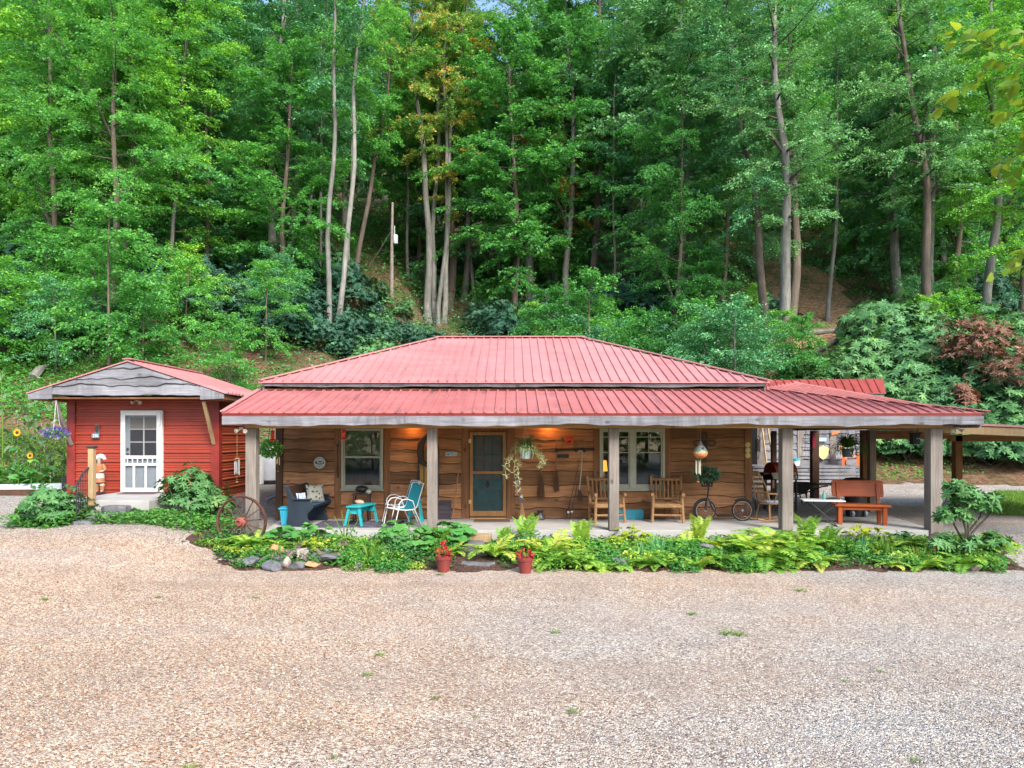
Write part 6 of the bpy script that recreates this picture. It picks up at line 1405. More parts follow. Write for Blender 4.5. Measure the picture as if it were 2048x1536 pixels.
MB().tube([(-.46, 0, -.01), (-.2, 0, .0), (.2, 0, .012), (.47, 0, .01)], [.03, .024, .024, .02], 8).ball((-.44, 0, -.01), .045).ball((.22, 0, -.03), .04).ball((.02, 0, -.04), .025).build('bar', M['black'], rk, smooth=True)
for px, t_ in ((1120, 868), (1131, 873), (1145, 873), (1158, 876), (1170, 872)): x = PX(px, YF) - rk.location.x; MB().tube([(x, 0, 0), (x, -.01, .15), (x + .01, .0, PZ(t_, YF) - PZ(899, YF))], .007, 6).build('tine', M['log'], rk, smooth=True)
mb = MB().torus((0, 0, 0), .075, .028, (0, 1, 0), 22, 8); one(mb, 'red_ring', M['redglass'], 'red ring hanging behind the tines of the rake', 'ring', (PX(1139, YF), YF - .03, PZ(880.5, YF)), True)
mb = MB(); hk = [W(1155.5, 906, YF), W(1157, 902, YF), W(1160.5, 901, YF), W(1164, 903, YF), W(1164, 912, YF), W(1161, 950, YF), W(1158, 982, YF)]; o_ = Vector(hk[-1]); mb.tube([p - o_ - Vector((0, .08, 0)) for p in hk], .011, 7); o = thing('walking_cane', 'pale hooked cane hanging from the rake with a leather strap below', 'cane', o_); mb.build('shaft', M['cream'], o, smooth=True)
MB().poly([(-.03, -.09, .05), (.03, -.09, .03), (.09, -.09, -.14), (.05, -.09, -.2), (-.02, -.09, -.13)], (0, .03, 0)).build('leather_strap', M['leather_dark'], o)
for k, (pa, pb) in enumerate((((1133, 1035), (1158, 925)), ((1140, 1030), (1166, 918)))):
    a, b = W(*pa, 16.82), W(*pb, 17.0); a.z = .02; o = thing('fishing_rod', ['left one of two dark fishing rods leaning on the wall', 'right one of two dark fishing rods leaning on the wall'][k], 'fishing rod', a, 0, 'fishing rods on the porch'); d_v = b - a
    MB().tube([(0, 0, 0), d_v * .3, d_v], [.014, .008, .004], 6).build('rod', M['black'], o, smooth=True); MB().tube([(0, 0, 0), d_v * .22], .02, 8).build('grip', M['leather_dark'], o, smooth=True); MB().lathe([(0, -.02), (.035, -.02), (.035, .02), (0, .02)], d_v * .12 + Vector((0, -.05, 0)), 12, (1, 0, 0)).tube([d_v * .12 + Vector((.02, -.05, 0)), d_v * .12 + Vector((.06, -.06, .03))], .006, 5).build('reel', M['steel'], o, smooth=True)
mb = MB().lathe([(0, 0), (.115, 0), (.12, .02), (.12, .07), (.075, .13), (.06, .16), (.07, .19), (.105, .215), (.10, .22), (.05, .19), (0, .18)], (0, 0, 0), 22); one(mb, 'spittoon', paint('dull_pewter', (.09, .085, .09), .45, .3, 8, .5), 'dark metal spittoon standing on the floor right of the door', 'spittoon', (PX(1080, 16.85), 16.85, .0), True)
one(MB().box(-.42, .42, -.26, .2, .002, .016), 'doormat', paint('brown_doormat', (.13, .085, .06), .95, .4, 60), 'brown doormat on the porch floor before the front door', 'doormat', (PX(984, 16.6), 16.62, 0))
# log chairs
def log_chair(loc, rz, label):
    c = thing('log_chair', label, 'chair', loc, rz, 'log armchairs on the porch'); b = lambda nm, mb: mb.build(nm, M['log'], c, smooth=True)
    for s in (-1, 1):
        x = s * .33
        b('front_leg', MB().tube([(x * 1.06, -.31, 0), (x, -.27, .40), (x * .97, -.26, .63)], [.036, .034, .03], 9)); b('back_post', MB().tube([(x * 1.02, .30, 0), (x, .26, .45), (x * 1.08, .42, 1.03)], [.038, .036, .032], 9))
        b('armrest', MB().tube([(x * 1.05, -.36, .645), (x * 1.05, .33, .66)], .04, 9)); b('side_rail', MB().tube([(x, -.27, .36), (x, .27, .36)], .03, 8).tube([(x, -.28, .16), (x, .28, .17)], .024, 8))
    b('rail', MB().tube([(-.34, -.28, .37), (.34, -.28, .37)], .036, 8).tube([(-.34, .27, .37), (.34, .27, .37)], .03, 8).tube([(-.34, -.285, .17), (.34, -.285, .17)], .026, 8))
    for k in range(7): y = -.25 + .083 * k; b('seat_slat', MB().tube([(-.34, y, .405), (.34, y, .405)], .028, 7))
    b('back_rail', MB().tube([(-.36, .40, .95), (.36, .40, .95)], .036, 8).tube([(-.34, .29, .50), (.34, .29, .50)], .03, 8))
    for k in range(6): x = -.24 + .096 * k; b('spindle', MB().tube([(x, .29, .5), (x, .40, .95)], .024, 7))
    return c
l0 = log_chair((PX(1213, 16.55), 16.55, 0), R(8), 'left log armchair half hidden behind the middle porch post'); l1 = copy_tree(l0); l1.location = (PX(1334, 16.55), 16.55, 0); l1.rotation_euler.z = R(-9); l1['label'] = 'right log armchair standing below the double window'
# turquoise number board on the floor
nb = thing('number_board', 'turquoise board with raised numbers leaning on the wall behind the log chairs', 'sign', (PX(1262, 16.9), 16.93, .0)); MB().poly([(-.30, 0, .01), (.26, 0, .01), (.30, 0, .05), (.30, 0, .19), (.26, 0, .235), (-.26, 0, .235), (-.30, 0, .19)], (0, -.03, 0)).build('board', M['plaque_blue'], nb); MB().text('1230', .19, face_cam(.02, -.036, .12), .004).build('numerals', paint('numeral_teal', (.05, .28, .38), .5), nb)
# kick scooter with a basket of greenery
D = 16.62; sc_ = thing('kick_scooter', 'black kick scooter with two bicycle wheels and a basket of greenery on its bars', 'scooter', (PX(1447, D), D, 0)); w0, w1 = PX(1410.5, D) - sc_.location.x, PX(1484.5, D) - sc_.location.x; Rw = .245
for x in (w0, w1):
    wl_ = MB().torus((0, 0, 0), Rw - .03, .011, (0, 1, 0), 36, 6).lathe([(.02, -.03), (.03, -.01), (.03, .01), (.02, .03)], (0, 0, 0), 10, (0, 1, 0))
    for k in range(18): a = k * 6.283 / 18; wl_.tube([(0, .02 * (-1) ** k, 0), ((Rw - .035) * math.cos(a), 0, (Rw - .035) * math.sin(a))], .0014, 4)
    o = wl_.build('wheel', M['steel'], sc_, smooth=True); o.location = (x, 0, Rw); MB().torus((0, 0, 0), Rw - .012, .022, (0, 1, 0), 36, 8).build('tyre', M['rubber'], o, smooth=True)
for x, a0, a1 in ((w0, -.5, 1.9), (w1, .9, 3.4)): MB().torus((x, 0, Rw), Rw + .03, .022, (0, -1, 0), 20, 6, a0, a1).build('mudguard', M['black'], sc_, smooth=True)
MB().tube([(w0 + .05, .0, .55), (w0 + .08, 0, .75), (w0 + .06, 0, .95)], .018, 8).tube([(w0, -.05, Rw), (w0 + .04, -.05, .5), (w0 + .05, 0, .56)], .014, 6).tube([(w0, .05, Rw), (w0 + .04, .05, .5), (w0 + .05, 0, .56)], .014, 6).tube([(w0 + .05, 0, .55), (w0 + .22, 0, .2), (w0 + .3, 0, .12), (w1 - .28, 0, .12), (w1, 0, Rw)], .02, 8).tube([(w0 + .05, -.28, 1.0), (w0 + .06, 0, .96), (w0 + .05, .28, 1.0)], .013, 6).build('frame', M['black'], sc_, smooth=True)
MB().box(w0 + .28, w1 - .28, -.07, .07, .13, .15).build('footboard', M['black'], sc_)
bk = thing('handlebar_basket', 'dark basket of trailing greenery hung on the scooter handlebar', 'basket', (PX(1410, D), D - .16, PZ(974, D))); mb = MB()
for k in range(5): z = .04 + .055 * k; mb.torus((0, 0, z), .13 + .035 * k / 4, .008, (0, 0, 1), 20, 5)
for k in range(14): a = k * 6.283 / 14; mb.tube([(.12 * math.cos(a), .12 * math.sin(a), .02), (.17 * math.cos(a), .17 * math.sin(a), .27)], .006, 4)
mb.lathe([(0, .02), (.13, .02), (.13, .03), (0, .03)], (0, 0, 0), 16); mb.build('basket', M['leather_dark'], bk); lv = flower_ball(806, 420, .27, .16, .30, .09); link('foliage', lv.mesh('foliage', M['rhodo_dark'], 'hex'), bk)

# windsor rocking chair facing right
D = 16.5; wr_ = thing('rocking_chair', 'bow back spindle rocking chair with a blue pad beside the porch post', 'rocking chair', (PX(1543, D), D + .1, 0), R(20)); g_ = lambda nm, mb, mt='log': mb.build(nm, M[mt], wr_, smooth=True)
g_('seat', MB().lathe([(0, 0), (.25, 0), (.27, .02), (.25, .04), (0, .03)], (0, 0, .40), 20)); g_('seat_cushion', MB().lathe([(0, 0), (.22, 0), (.235, .02), (.2, .045), (0, .05)], (0, 0, .441), 20), 'bluepot')
arc = [(-.2 - .22 * k, .24 * math.cos(a), .45 + .0 + .72 * math.sin(a) ** .8) for a, k in ((t, math.sin(t)) for t in np.linspace(0.02, math.pi - .02, 15))]; g_('back_bow', MB().tube(arc, .016, 8))
for k in range(7): y = -.16 + .0533 * k; zt = .45 + .72 * math.sin(math.acos(max(-1, min(1, y / .24)))) ** .8; g_('spindle', MB().tube([(-.2, y * .8, .44), (-.2 - .22 * (zt - .45) / .72, y, zt)], .009, 6))
g_('head_rail', MB().box(-.43, -.40, -.12, .12, 1.08, 1.18)); 
for s in (-1, 1):
    g_('armrest', MB().tube([(-.27, s * .25, .66), (.05, s * .30, .65), (.2, s * .28, .64)], .018, 7))
    for x in (-.05, .12): g_('arm_spindle', MB().tube([(x, s * .22, .44), (x, s * .285, .65)], .01, 6))
    for x in (-.16, .16): g_('leg', MB().tube([(x, s * .17, .40), (x * 1.35, s * .25, .045)], .019, 7))
    g_('rocker', MB().tube([(-.55, s * .25, .10), (-.3, s * .25, .04), (0, s * .25, .022), (.3, s * .25, .04), (.42, s * .25, .07)], .02, 7))
# ladder-back black chair behind the corner
D = 19.2; lc = thing('ladder_back_chair', 'black ladder back chair standing past the cabin corner', 'chair', (PX(1513, D) + .12, D, 0))
for x in (-.2, .2): MB().box(x - .02, x + .02, .16, .20, 0, 1.0).build('back_post', M['black'], lc); MB().box(x - .02, x + .02, -.2, -.16, 0, .44).build('leg', M['black'], lc)
for z in (.55, .68, .81, .94): MB().box(-.179, .179, .17, .19, z - .03, z + .03).build('back_slat', M['black'], lc)
MB().box(-.22, .22, -.22, .159, .441, .47).build('seat', M['black'], lc)
# gas barbecue with a red cover
D = 19.0; bq = thing('gas_barbecue', 'grey gas barbecue with a dull red lid standing in the carport', 'barbecue', (PX(1558, D), D, 0), R(12))
def half_round(mb, x0, x1, r_, zc, n=10):
    pts = [(x0, r_ * math.cos(a), zc + r_ * .95 * math.sin(a)) for a in np.linspace(0, math.pi, n)]; return mb.poly(pts, (x1 - x0, 0, 0))
half_round(MB(), -.28, .36, .30, 1.0).build('lid', M['red_cloth'], bq); MB().box(-.29, .37, -.31, .31, .82, .998).build('firebox', M['black'], bq); MB().poly([(-.42, -.40, .86), (.30, -.40, .86), (.30, -.315, 1.02), (-.42, -.315, 1.02)], (0, .004, 0)).box(-.42, .30, -.395, -.316, .855, .862).build('control_panel', M['bbq'], bq)
for k in range(5): x = -.22 + .11 * k; MB().lathe([(0, 0), (.022, 0), (.018, .03), (0, .03)], (x, -.37, .93), 10, (0, -1, .45)).build('knob', M['black'], bq)
MB().box(-.62, -.43, -.28, .28, .98, 1.01).build('side_shelf', M['black'], bq); MB().box(-.27, .33, -.28, .28, .2, .23).build('bottom_shelf', M['black'], bq)
for x in (-.27, .33):
    for y in (-.27, .27): MB().box(x - .02, x + .02, y - .02, y + .02, 0, .819).build('leg', M['black'], bq)
gt = MB().lathe([(0, 0), (.13, 0), (.15, .05), (.15, .30), (.1, .37), (.04, .38), (.04, .43), (0, .43)], (0, 0, 0), 18); one(gt, 'gas_bottle', M['bbq'], 'beige gas bottle on the shelf under the barbecue', 'gas bottle', (bq.location.x - .08, D - .1, .231), True)
# wheelbarrow
D = 20.2; wbw = thing('wheelbarrow', 'black wheelbarrow parked behind the folding table', 'wheelbarrow', (PX(1596, D), D, 0), R(0)); mb = MB(); pts = lambda a, b, c, d, z: [(a, -c, z), (b, -c, z), (b, d, z), (a, d, z)]
mb.add(pts(-.42, .38, .3, .3, .66) + pts(-.18, .12, .2, .2, .38), [(3, 2, 6, 7), (0, 1, 5, 4)[::-1], (1, 2, 6, 5)[::-1], (0, 3, 7, 4), (4, 5, 6, 7)]); mb.torus((0, 0, 0), .001, .0005); o = mb.build('tray', M['black'], wbw); o.modifiers.new('solid', 'SOLIDIFY').thickness = .012
for s in (-1, 1): MB().tube([(-.62, s * .12, .25), (.1, s * .22, .37), (.55, s * .28, .56), (.72, s * .29, .58)], .02, 7).build('handle', M['black'], wbw, smooth=True); MB().tube([(.12, s * .22, .37), (.22, s * .24, .02), (.34, s * .25, .02), (.36, s * .25, .46)], .018, 7).build('leg', M['black'], wbw, smooth=True)
MB().torus((-.62, 0, .2), .16, .04, (0, 1, 0), 22, 8).lathe([(.05, -.08), (.05, .08)], (-.62, 0, .2), 8, (0, 1, 0)).build('wheel', M['rubber'], wbw, smooth=True)
# folding table
D = 15.75; ft = thing('folding_table', 'small folding table with a white top and crossed dark legs', 'table', (PX(1643, D), D, 0), R(-8)); MB().poly([(-.44, -.24, .555), (.42, -.30, .555), (.46, .2, .555), (-.40, .26, .555)], (0, 0, .025)).build('table_top', M['white'], ft, bevel=.006)
for y in (-.2, .2):
    MB().tube([(-.3, y, .55), (.28, y, .01)], .011, 6).build('leg', M['dark_iron'], ft, smooth=True); MB().tube([(.3, y * .9, .55), (-.28, y * .9, .01)], .011, 6).build('leg', M['dark_iron'], ft, smooth=True)
MB().tube([(-.28, -.18, .012), (-.28, .18, .012)], .01, 6).tube([(.28, -.2, .012), (.28, .2, .012)], .01, 6).build('crossbar', M['dark_iron'], ft, smooth=True)
one(MB().lathe([(0, 0), (.035, 0), (.037, .02), (.037, .11), (.015, .15), (.015, .17), (.018, .17), (.018, .19), (0, .19)], (0, 0, 0), 14), 'bottle', M['bottle'], 'green plastic bottle standing on the white folding table', 'bottle', (PX(1648, D), D, .581), True); one(MB().box(-.16, .14, -.07, .07, 0, .02).box(-.05, .1, -.05, .05, .021, .035), 'paper_stack', M['black'], 'flat dark things lying on the folding table', 'tray', (PX(1658, D) + .1, D + .05, .581))
# red stained bench
bn = thing('wooden_bench', 'red orange stained slab bench with a wide backrest at the right of the porch', 'bench', (PX(1722, 16.05), 16.1, 0), R(-14)); q = lambda nm, mb: mb.build(nm, M['red_wood'], bn, bevel=.01)
q('seat', MB().box(-.58, .58, -.30, .16, .405, .455)); mb = MB(); mb.poly([(-.53, .20, .60), (.53, .20, .60), (.55, .22, .66), (.55, .30, .93), (.50, .32, .97), (-.50, .32, .97), (-.55, .30, .93), (-.55, .22, .66)], (0, .045, -.012)); q('backrest', mb)
for s in (-1, 1): q('back_leg', MB().beam((s * .42, .10, 0), (s * .42, .13, .40), .085, .085, (0, 1, 0)).beam((s * .42, .13, .40), (s * .42, .30, .9), .075, .06, (0, 1, 0))); q('front_leg', MB().box(s * .46 - .045, s * .46 + .045, -.27, -.18, 0, .404)); q('side_rail', MB().box(s * .44 - .02, s * .44 + .02, -.179, .09, .33, .40))
q('rail', MB().box(-.41, .41, -.25, -.21, .33, .404))
# trash can
D = 17.6; tc = thing('trash_can', 'black plastic trash can with lid behind the red bench', 'trash can', (PX(1710, D), D, 0)); MB().lathe([(0, 0), (.21, 0), (.26, .80), (.275, .81), (.275, .85), (0, .85)], (0, 0, 0), 24).build('bin', M['black'], tc, smooth=True); MB().lathe([(.285, .84), (.29, .88), (.22, .94), (.08, .96), (0, .965)], (0, 0, 0), 24).build('lid', M['black'], tc, smooth=True)
for s in (-1, 1): MB().lathe([(0, -.03), (.08, -.03), (.08, .03), (0, .03)], (s * .16, -.2, .08), 12, (1, 0, 0)).build('wheel', M['grey_plastic'], tc, smooth=True)
# bug zapper, scroll panel, red lantern
D = 15.5; bz = thing('bug_zapper', 'black box shaped bug zapper hanging beside the last porch post', 'lamp', (PX(1830, D), D, PZ(889, D))); MB().box(-.08, .08, -.08, .08, 0, .22).box(-.095, .095, -.095, .095, .221, .26).build('housing', M['black'], bz, bevel=.01); MB().tube([(0, 0, .26), (0, 0, 2.3 - PZ(889, D))], .005, 5).build('hanger', M['steel'], bz); MB().box(-.02, .06, -.084, -.081, .12, .14).build('grille', M['grey_plastic'], bz)
D = 18.8; spn = thing('scroll_panel', 'black wrought iron scroll panel hung beside the carport post', 'trellis', (PX(1720, D), D, PZ(910, D))); mb = MB(); hh_ = PZ(862, D) - PZ(910, D)
for x in (-.11, .11): mb.tube([(x, 0, 0), (x, 0, hh_)], .009, 5)
for k in range(4): z = hh_ * k / 3; mb.tube([(-.11, 0, z), (.11, 0, z)], .008, 5)
for k in range(3):
    zc = hh_ * (k + .5) / 3
    for s in (-1, 1): mb.torus((s * .05, 0, zc), .045, .008, (0, 1, 0), 16, 5)
mb.build('ironwork', M['dark_iron'], spn)
one(MB().poly([(-.05, 0, 0), (.05, 0, .02), (.06, 0, .44), (-.05, 0, .46)], (0, .03, 0)), 'red_banner', paint('deep_red_cloth', (.22, .01, .03), .8), 'narrow dark red cloth hung on the middle carport post', 'banner', (PX(1631, 22.3), 22.4, PZ(897, 22.4)))
D = 21.5; wbk = thing('wire_basket', 'three tier hanging wire basket in the carport', 'wire basket', (PX(1612, D), D, PZ(921, D))); mb = MB()
for z, rr_ in ((.02, .17), (.30, .14), (.56, .10)):
    mb.torus((0, 0, z + .1), rr_, .007, (0, 0, 1), 18, 5).torus((0, 0, z), rr_ * .7, .006, (0, 0, 1), 16, 5)
    for k in range(8): a = k * .785; mb.tube([(rr_ * math.cos(a), rr_ * math.sin(a), z + .1), (rr_ * .7 * math.cos(a), rr_ * .7 * math.sin(a), z)], .004, 4)
for k in range(3): a = k * 2.09; mb.tube([(.17 * math.cos(a), .17 * math.sin(a), .12), (.1 * math.cos(a), .1 * math.sin(a), .66), (0, 0, .9)], .004, 4)
mb.tube([(0, 0, .9), (0, 0, 2.25 - PZ(921, D))], .004, 4); mb.build('tiers', M['dark_iron'], wbk)
# things on the grey shed's deck
o = thing('acorn_sign', 'pale yellow acorn shaped board on the grey shed wall', 'sign', (PX(1646, 26.85), 26.85, PZ(905, 26.85))); MB().poly([(0, 0, -.27), (.12, 0, -.19), (.185, 0, -.05), (.19, 0, .06), (-.19, 0, .06), (-.185, 0, -.05), (-.12, 0, -.19)], (0, -.03, 0)).build('nut', M['yellow'], o); MB().poly([(-.20, -.005, .062), (.20, -.005, .062), (.21, -.005, .13), (.14, -.005, .2), (.03, -.005, .22), (.02, -.005, .27), (-.02, -.005, .27), (-.03, -.005, .22), (-.14, -.005, .2), (-.21, -.005, .13)], (0, -.035, 0)).build('cap', M['yellow'], o)
one(MB().box(-.16, .16, -.02, 0, -.07, .07), 'wall_board', M['sky_blue'], 'faded pale blue board above the yellow acorn sign', 'sign', (PX(1645, 26.85), 26.9, PZ(879, 26.85))); one(MB().poly([(-.16, 0, -.09), (.15, 0, .0), (.16, 0, .10), (-.13, 0, .04)], (0, -.02, 0)), 'orange_pennant', M['orange'], 'orange pennant on the grey shed wall above the hanging plant', 'pennant', (PX(1672, 26.85), 26.9, PZ(866, 26.85)))
D = 26.4; oc = thing('adirondack_chair', 'orange plastic deck chair on the grey shed deck behind the hanging plant', 'chair', (PX(1700, D), D - .1, PZ(932, D)), R(60))
MB().poly([(-.26, .16, .2), (.26, .16, .2), (.24, .36, .74), (-.24, .36, .74)], (0, .03, 0)).build('backrest', M['orange'], oc); MB().poly([(-.26, -.28, .33), (.26, -.28, .33), (.26, .2, .2), (-.26, .2, .2)], (0, 0, .03)).build('seat', M['orange'], oc)
for s in (-1, 1): MB().box(s * .33 - .05, s * .33 + .05, -.3, .3, .44, .47).build('armrest', M['orange'], oc); MB().box(s * .31 - .03, s * .31 + .03, -.28, -.2, 0, .439).build('leg', M['orange'], oc); MB().box(s * .31 - .03, s * .31 + .03, .2, .28, 0, .439).build('leg', M['orange'], oc)
ld = thing('wooden_ladder', 'pale wooden ladder leaning on the grey shed wall', 'ladder', (PX(1537, 26.7), 26.6, PZ(932, 26.6))); 
for s in (-1, 1): MB().beam((s * .13, -.1, 0), (s * .10 - .12, .25, 1.7), .04, .05).build('rail', M['tan_wood'], ld)
for k in range(6): t = .1 + .15 * k; MB().tube([(-.13 - .12 * t + .03 * t, -.1 + .35 * t, 1.7 * t), (.13 - .12 * t - .03 * t, -.1 + .35 * t, 1.7 * t)], .014, 6).build('rung', M['tan_wood'], ld)
bkt = thing('plastic_bucket', 'white bucket with a teal rim on the grey shed deck', 'bucket', (PX(1591, 26.2), 26.2, PZ(932, 26.2))); MB().lathe([(0, 0), (.13, 0), (.165, .25), (0, .25)], (0, 0, 0), 18).build('bucket', M['white'], bkt, smooth=True); MB().lathe([(.168, .2), (.172, .27), (.16, .28), (0, .27)], (0, 0, 0), 18).build('lid', M['teal'], bkt, smooth=True)

# wagon wheel
D = 14.45; ww = thing('wagon_wheel', 'rusty iron wagon wheel leaning on the leftmost porch post', 'wagon wheel', (PX(483, D), D, PZ(1044, D)), R(-8)); Rw = .525
MB().lathe([(Rw - .03, -.03), (Rw + .004, -.045), (Rw + .004, .045), (Rw - .03, .03), (Rw - .03, -.03)], (0, 0, 0), 56, (0, 1, 0), False).build('rim', M['rust'], ww, smooth=True)
MB().lathe([(.04, -.13), (.07, -.125), (.075, -.08), (.1, -.06), (.1, .05), (.06, .09), (0, .09)], (0, 0, 0), 24, (0, 1, 0), False).lathe([(0, -.10), (.045, -.10), (.045, -.13), (.04, -.13)], (0, 0, 0), 18, (0, 1, 0), False).build('hub', M['rust_red'], ww, smooth=True)
for k in range(14): a = k * 6.283 / 14 + .15; s = .055 * (-1) ** k; MB().tube([(.09 * math.cos(a), s, .09 * math.sin(a)), ((Rw - .01) * math.cos(a), 0, (Rw - .01) * math.sin(a))], .0115, 6).build('spoke', M['rust'], ww, smooth=True)
for k in range(14): a = k * 6.283 / 14 + .15; MB().ball((.095 * math.cos(a), -.05, .095 * math.sin(a)), .018, n=6, m=4).build('spoke_lug', M['rust_red'], ww)

# flower pots by the steps
def flower_pot(px, D, label, seed):
    x = PX(px, D); z = h(x, D); p = thing('flower_pot', label, 'flower pot', (x, D, z)); MB().lathe([(0, 0), (.10, 0), (.135, .22), (.14, .215), (.15, .22), (.155, .275), (.14, .28), (.13, .25), (0, .25)], (0, 0, 0), 26).torus((0, 0, .19), .132, .006, (0, 0, 1), 26, 6).build('pot', M['terracotta'], p, smooth=True); MB().lathe([(0, .2505), (.128, .2505), (.0, .256)], (0, 0, 0), 18).build('soil', M['soil'], p)
    lv = flower_ball(seed, 46, .13, .09, .31, .08); link('plant', lv.mesh('plant', M['petal_red'], 'hex'), p); lv = flower_ball(seed + 1, 20, .13, .06, .29, .08); link('yellow_leaves', lv.mesh('yellow_leaves', M['leaf_gold'], 'hex'), p); return p
p0 = flower_pot(887.5, 12.78, 'oxblood flower pot with a dark red plume at the left of the stone steps', 811); lv = flower_ball(815, 40, .04, .12, .44, .06); link('plume', lv.mesh('plume', M['petal_red'], 'hex'), p0); flower_pot(1050.5, 12.68, 'oxblood flower pot with crimson leaves at the right of the stone steps', 812)

# rocks of the bed edge
def rock_mesh(seed, sx, sy, sz):
    rr = random.Random(seed); bm = bmesh.new()
    for i in range(16):
        v = Vector((rr.gauss(0, 1), rr.gauss(0, 1), rr.gauss(0, 1))).normalized(); v = Vector((v.x * sx, v.y * sy, v.z * sz)) * rr.uniform(.8, 1.05); bm.verts.new(v)
    res = bmesh.ops.convex_hull(bm, input=bm.verts); bmesh.ops.delete(bm, geom=[g for g in res['geom_interior'] if isinstance(g, bmesh.types.BMVert)], context='VERTS'); bmesh.ops.bevel(bm, geom=bm.edges[:], offset=min(sx, sz) * .09, segments=1, affect='EDGES')
    me = bpy.data.meshes.new('rock'); bm.to_mesh(me); bm.free(); return me
def rock(px, D, sx, sz, mat, label, seed, tilt=.2, group='rocks edging the flower bed', sy=None, lift=.35):
    x = PX(px, D); me = rock_mesh(seed, sx, sy or sx * .75, sz); me.materials.append(M[mat]); z = bh(x, D) if D < 14.95 else h(x, D); o = link('rock', me, None, (x, D, z + sz * lift)); rr = random.Random(seed); o.rotation_euler = (rr.uniform(-tilt, tilt) + .15, rr.uniform(-tilt, tilt), rr.random() * 3); return tag(o, label, 'rock', group)
BIG = [(553, 13.9, .19, .12, 'orangestone', 'orange sandstone rock under the fern at the left of the rock heap'), (548, 13.0, .25, .09, 'slate', 'long grey slate slab lying at the front left of the rock heap'), (572, 13.0, .10, .13, 'palestone', 'narrow pale upright stone between two grey slabs'), (595, 13.0, .2, .08, 'slate', 'tilted grey slab with a pale edge in front of the rock heap'), (626, 13.05, .16, .07, 'orangestone', 'yellow orange flat stone at the front of the rock heap'), (605, 13.55, .17, .12, 'palestone', 'pinkish pale block in the middle of the rock heap'), (582, 13.6, .19, .09, 'brownstone', 'flat brown grey slab on top of the rock heap'), (605, 14.1, .18, .14, 'brownstone', 'rounded brown boulder at the back of the rock heap'), (585, 14.25, .1, .08, 'redstone', 'small dark red stone below the round leaves'), (685, 14.1, .2, .14, 'brownstone', 'big grey brown rock at the right top of the rock heap'), (660, 13.9, .2, .08, 'slate', 'layered slate slab right of the brown boulder'), (655, 13.3, .26, .10, 'slate', 'dark layered slate mound at the right of the rock heap'), (718, 13.0, .13, .10, 'slate', 'rounded dark grey stone at the gravel edge right of the heap'), (500, 13.15, .2, .09, 'slate', 'dark slab at the left front of the rock heap'), (770, 14.0, .22, .08, 'brownstone', 'flat brown slab among round leaves left of the second post'), (1797, 12.95, .11, .09, 'orangestone', 'orange stone at the gravel edge below the red bench'), (1868, 14.4, .2, .17, 'brownstone', 'brown rock at the foot of the last porch post'), (1805, 14.2, .16, .08, 'palestone', 'white flat stone near the slab corner'), (1944, 12.9, .14, .09, 'palestone', 'pale cream stone at the right front tip of the bed'), (1905, 13.0, .18, .06, 'slate', 'flat blue grey stone left of the cream stone'), (1885, 13.0, .12, .07, 'palestone', 'tan stone left of the flat blue grey stone'), (1930, 14.0, .24, .12, 'brownstone', 'weathered brown rock behind the small rhododendron stems'), (1600, 13.9, .18, .13, 'palestone', 'pale pinkish rock among ferns under the folding table'), (1500, 13.6, .2, .12, 'slate', 'dark grey rock left of the large ferns'), (1236, 13.1, .22, .10, 'slate', 'grey flat rock low among the plants right of the third post'), (1410, 13.9, .2, .12, 'slate', 'dark slate rock below the scooter wheel')]
for k, (px, D, sx, sz, mt, lb_) in enumerate(BIG): rock(px, D, sx * 1.3, sz * 1.25, mt, lb_, 900 + k)
for k in range(16): rock(430 + k * 7.2 + rnd.uniform(-3, 3), 13.52 - .035 * k + rnd.uniform(-.03, .03), rnd.uniform(.04, .09), rnd.uniform(.03, .05), rnd.choice(['palestone', 'palestone', 'brownstone']), 'small pale stone edging the left tip of the bed', 940 + k, group='small pale stones at the left tip of the bed')
for k in range(34): rock(rnd.uniform(510, 720), rnd.uniform(13.1, 14.1), rnd.uniform(.08, .17), rnd.uniform(.05, .09), rnd.choice(['slate', 'slate', 'brownstone', 'brownstone', 'palestone']), 'smaller loose rock between the slabs of the rock heap', 960 + k, group='loose rocks of the heap')
for k in range(14): rock(1740 + 18 * k + rnd.uniform(-6, 6), 12.92 + rnd.uniform(-.03, .1), rnd.uniform(.05, .12), rnd.uniform(.025, .045), rnd.choice(['slate', 'brownstone', 'palestone']), 'flat stone along the gravel edge of the right bed', 990 + k, group='flat stones along the right bed edge')

# newel post, iron handrail
D = 15.35; x0 = PX(184, D); nz_ = .585 - .1
npst = thing('newel_post', 'square wooden newel post with a dark cap at the shed steps', 'post', (x0, D, nz_)); MB().box(-.058, .058, -.058, .058, 0, PZ(896, D) - nz_).build('post', M['tan_wood'], npst, bevel=.006); MB().box(-.085, .085, -.085, .085, PZ(896, D) - nz_ + .001, PZ(893, D) - nz_ + .01).build('cap', M['dark_iron'], npst, bevel=.01)
hr = thing('iron_handrail', 'black wrought iron handrail running down the shed steps', 'handrail', (x0, D, .3)); a, b, e = W(179, 934, D) - hr.location, W(166, 946, 15.0) - hr.location, W(153, 970, 14.5) - hr.location
MB().tube([a, b, e, e + Vector((-.03, -.05, -.06))], .02, 7).build('rail', M['dark_iron'], hr, smooth=True); bt = lambda p: h(p.x + hr.location.x, p.y + hr.location.y) - .3
for k in range(7):
    t = k / 6; p = a.lerp(b, t * 2) if t < .5 else b.lerp(e, t * 2 - 1); zb = .05 + (p.z - a.z) * .85 + .06; MB().tube([p, (p.x, p.y, max(zb, bt(p)))], .009 if k < 6 else .014, 5).build('baluster', M['dark_iron'], hr)
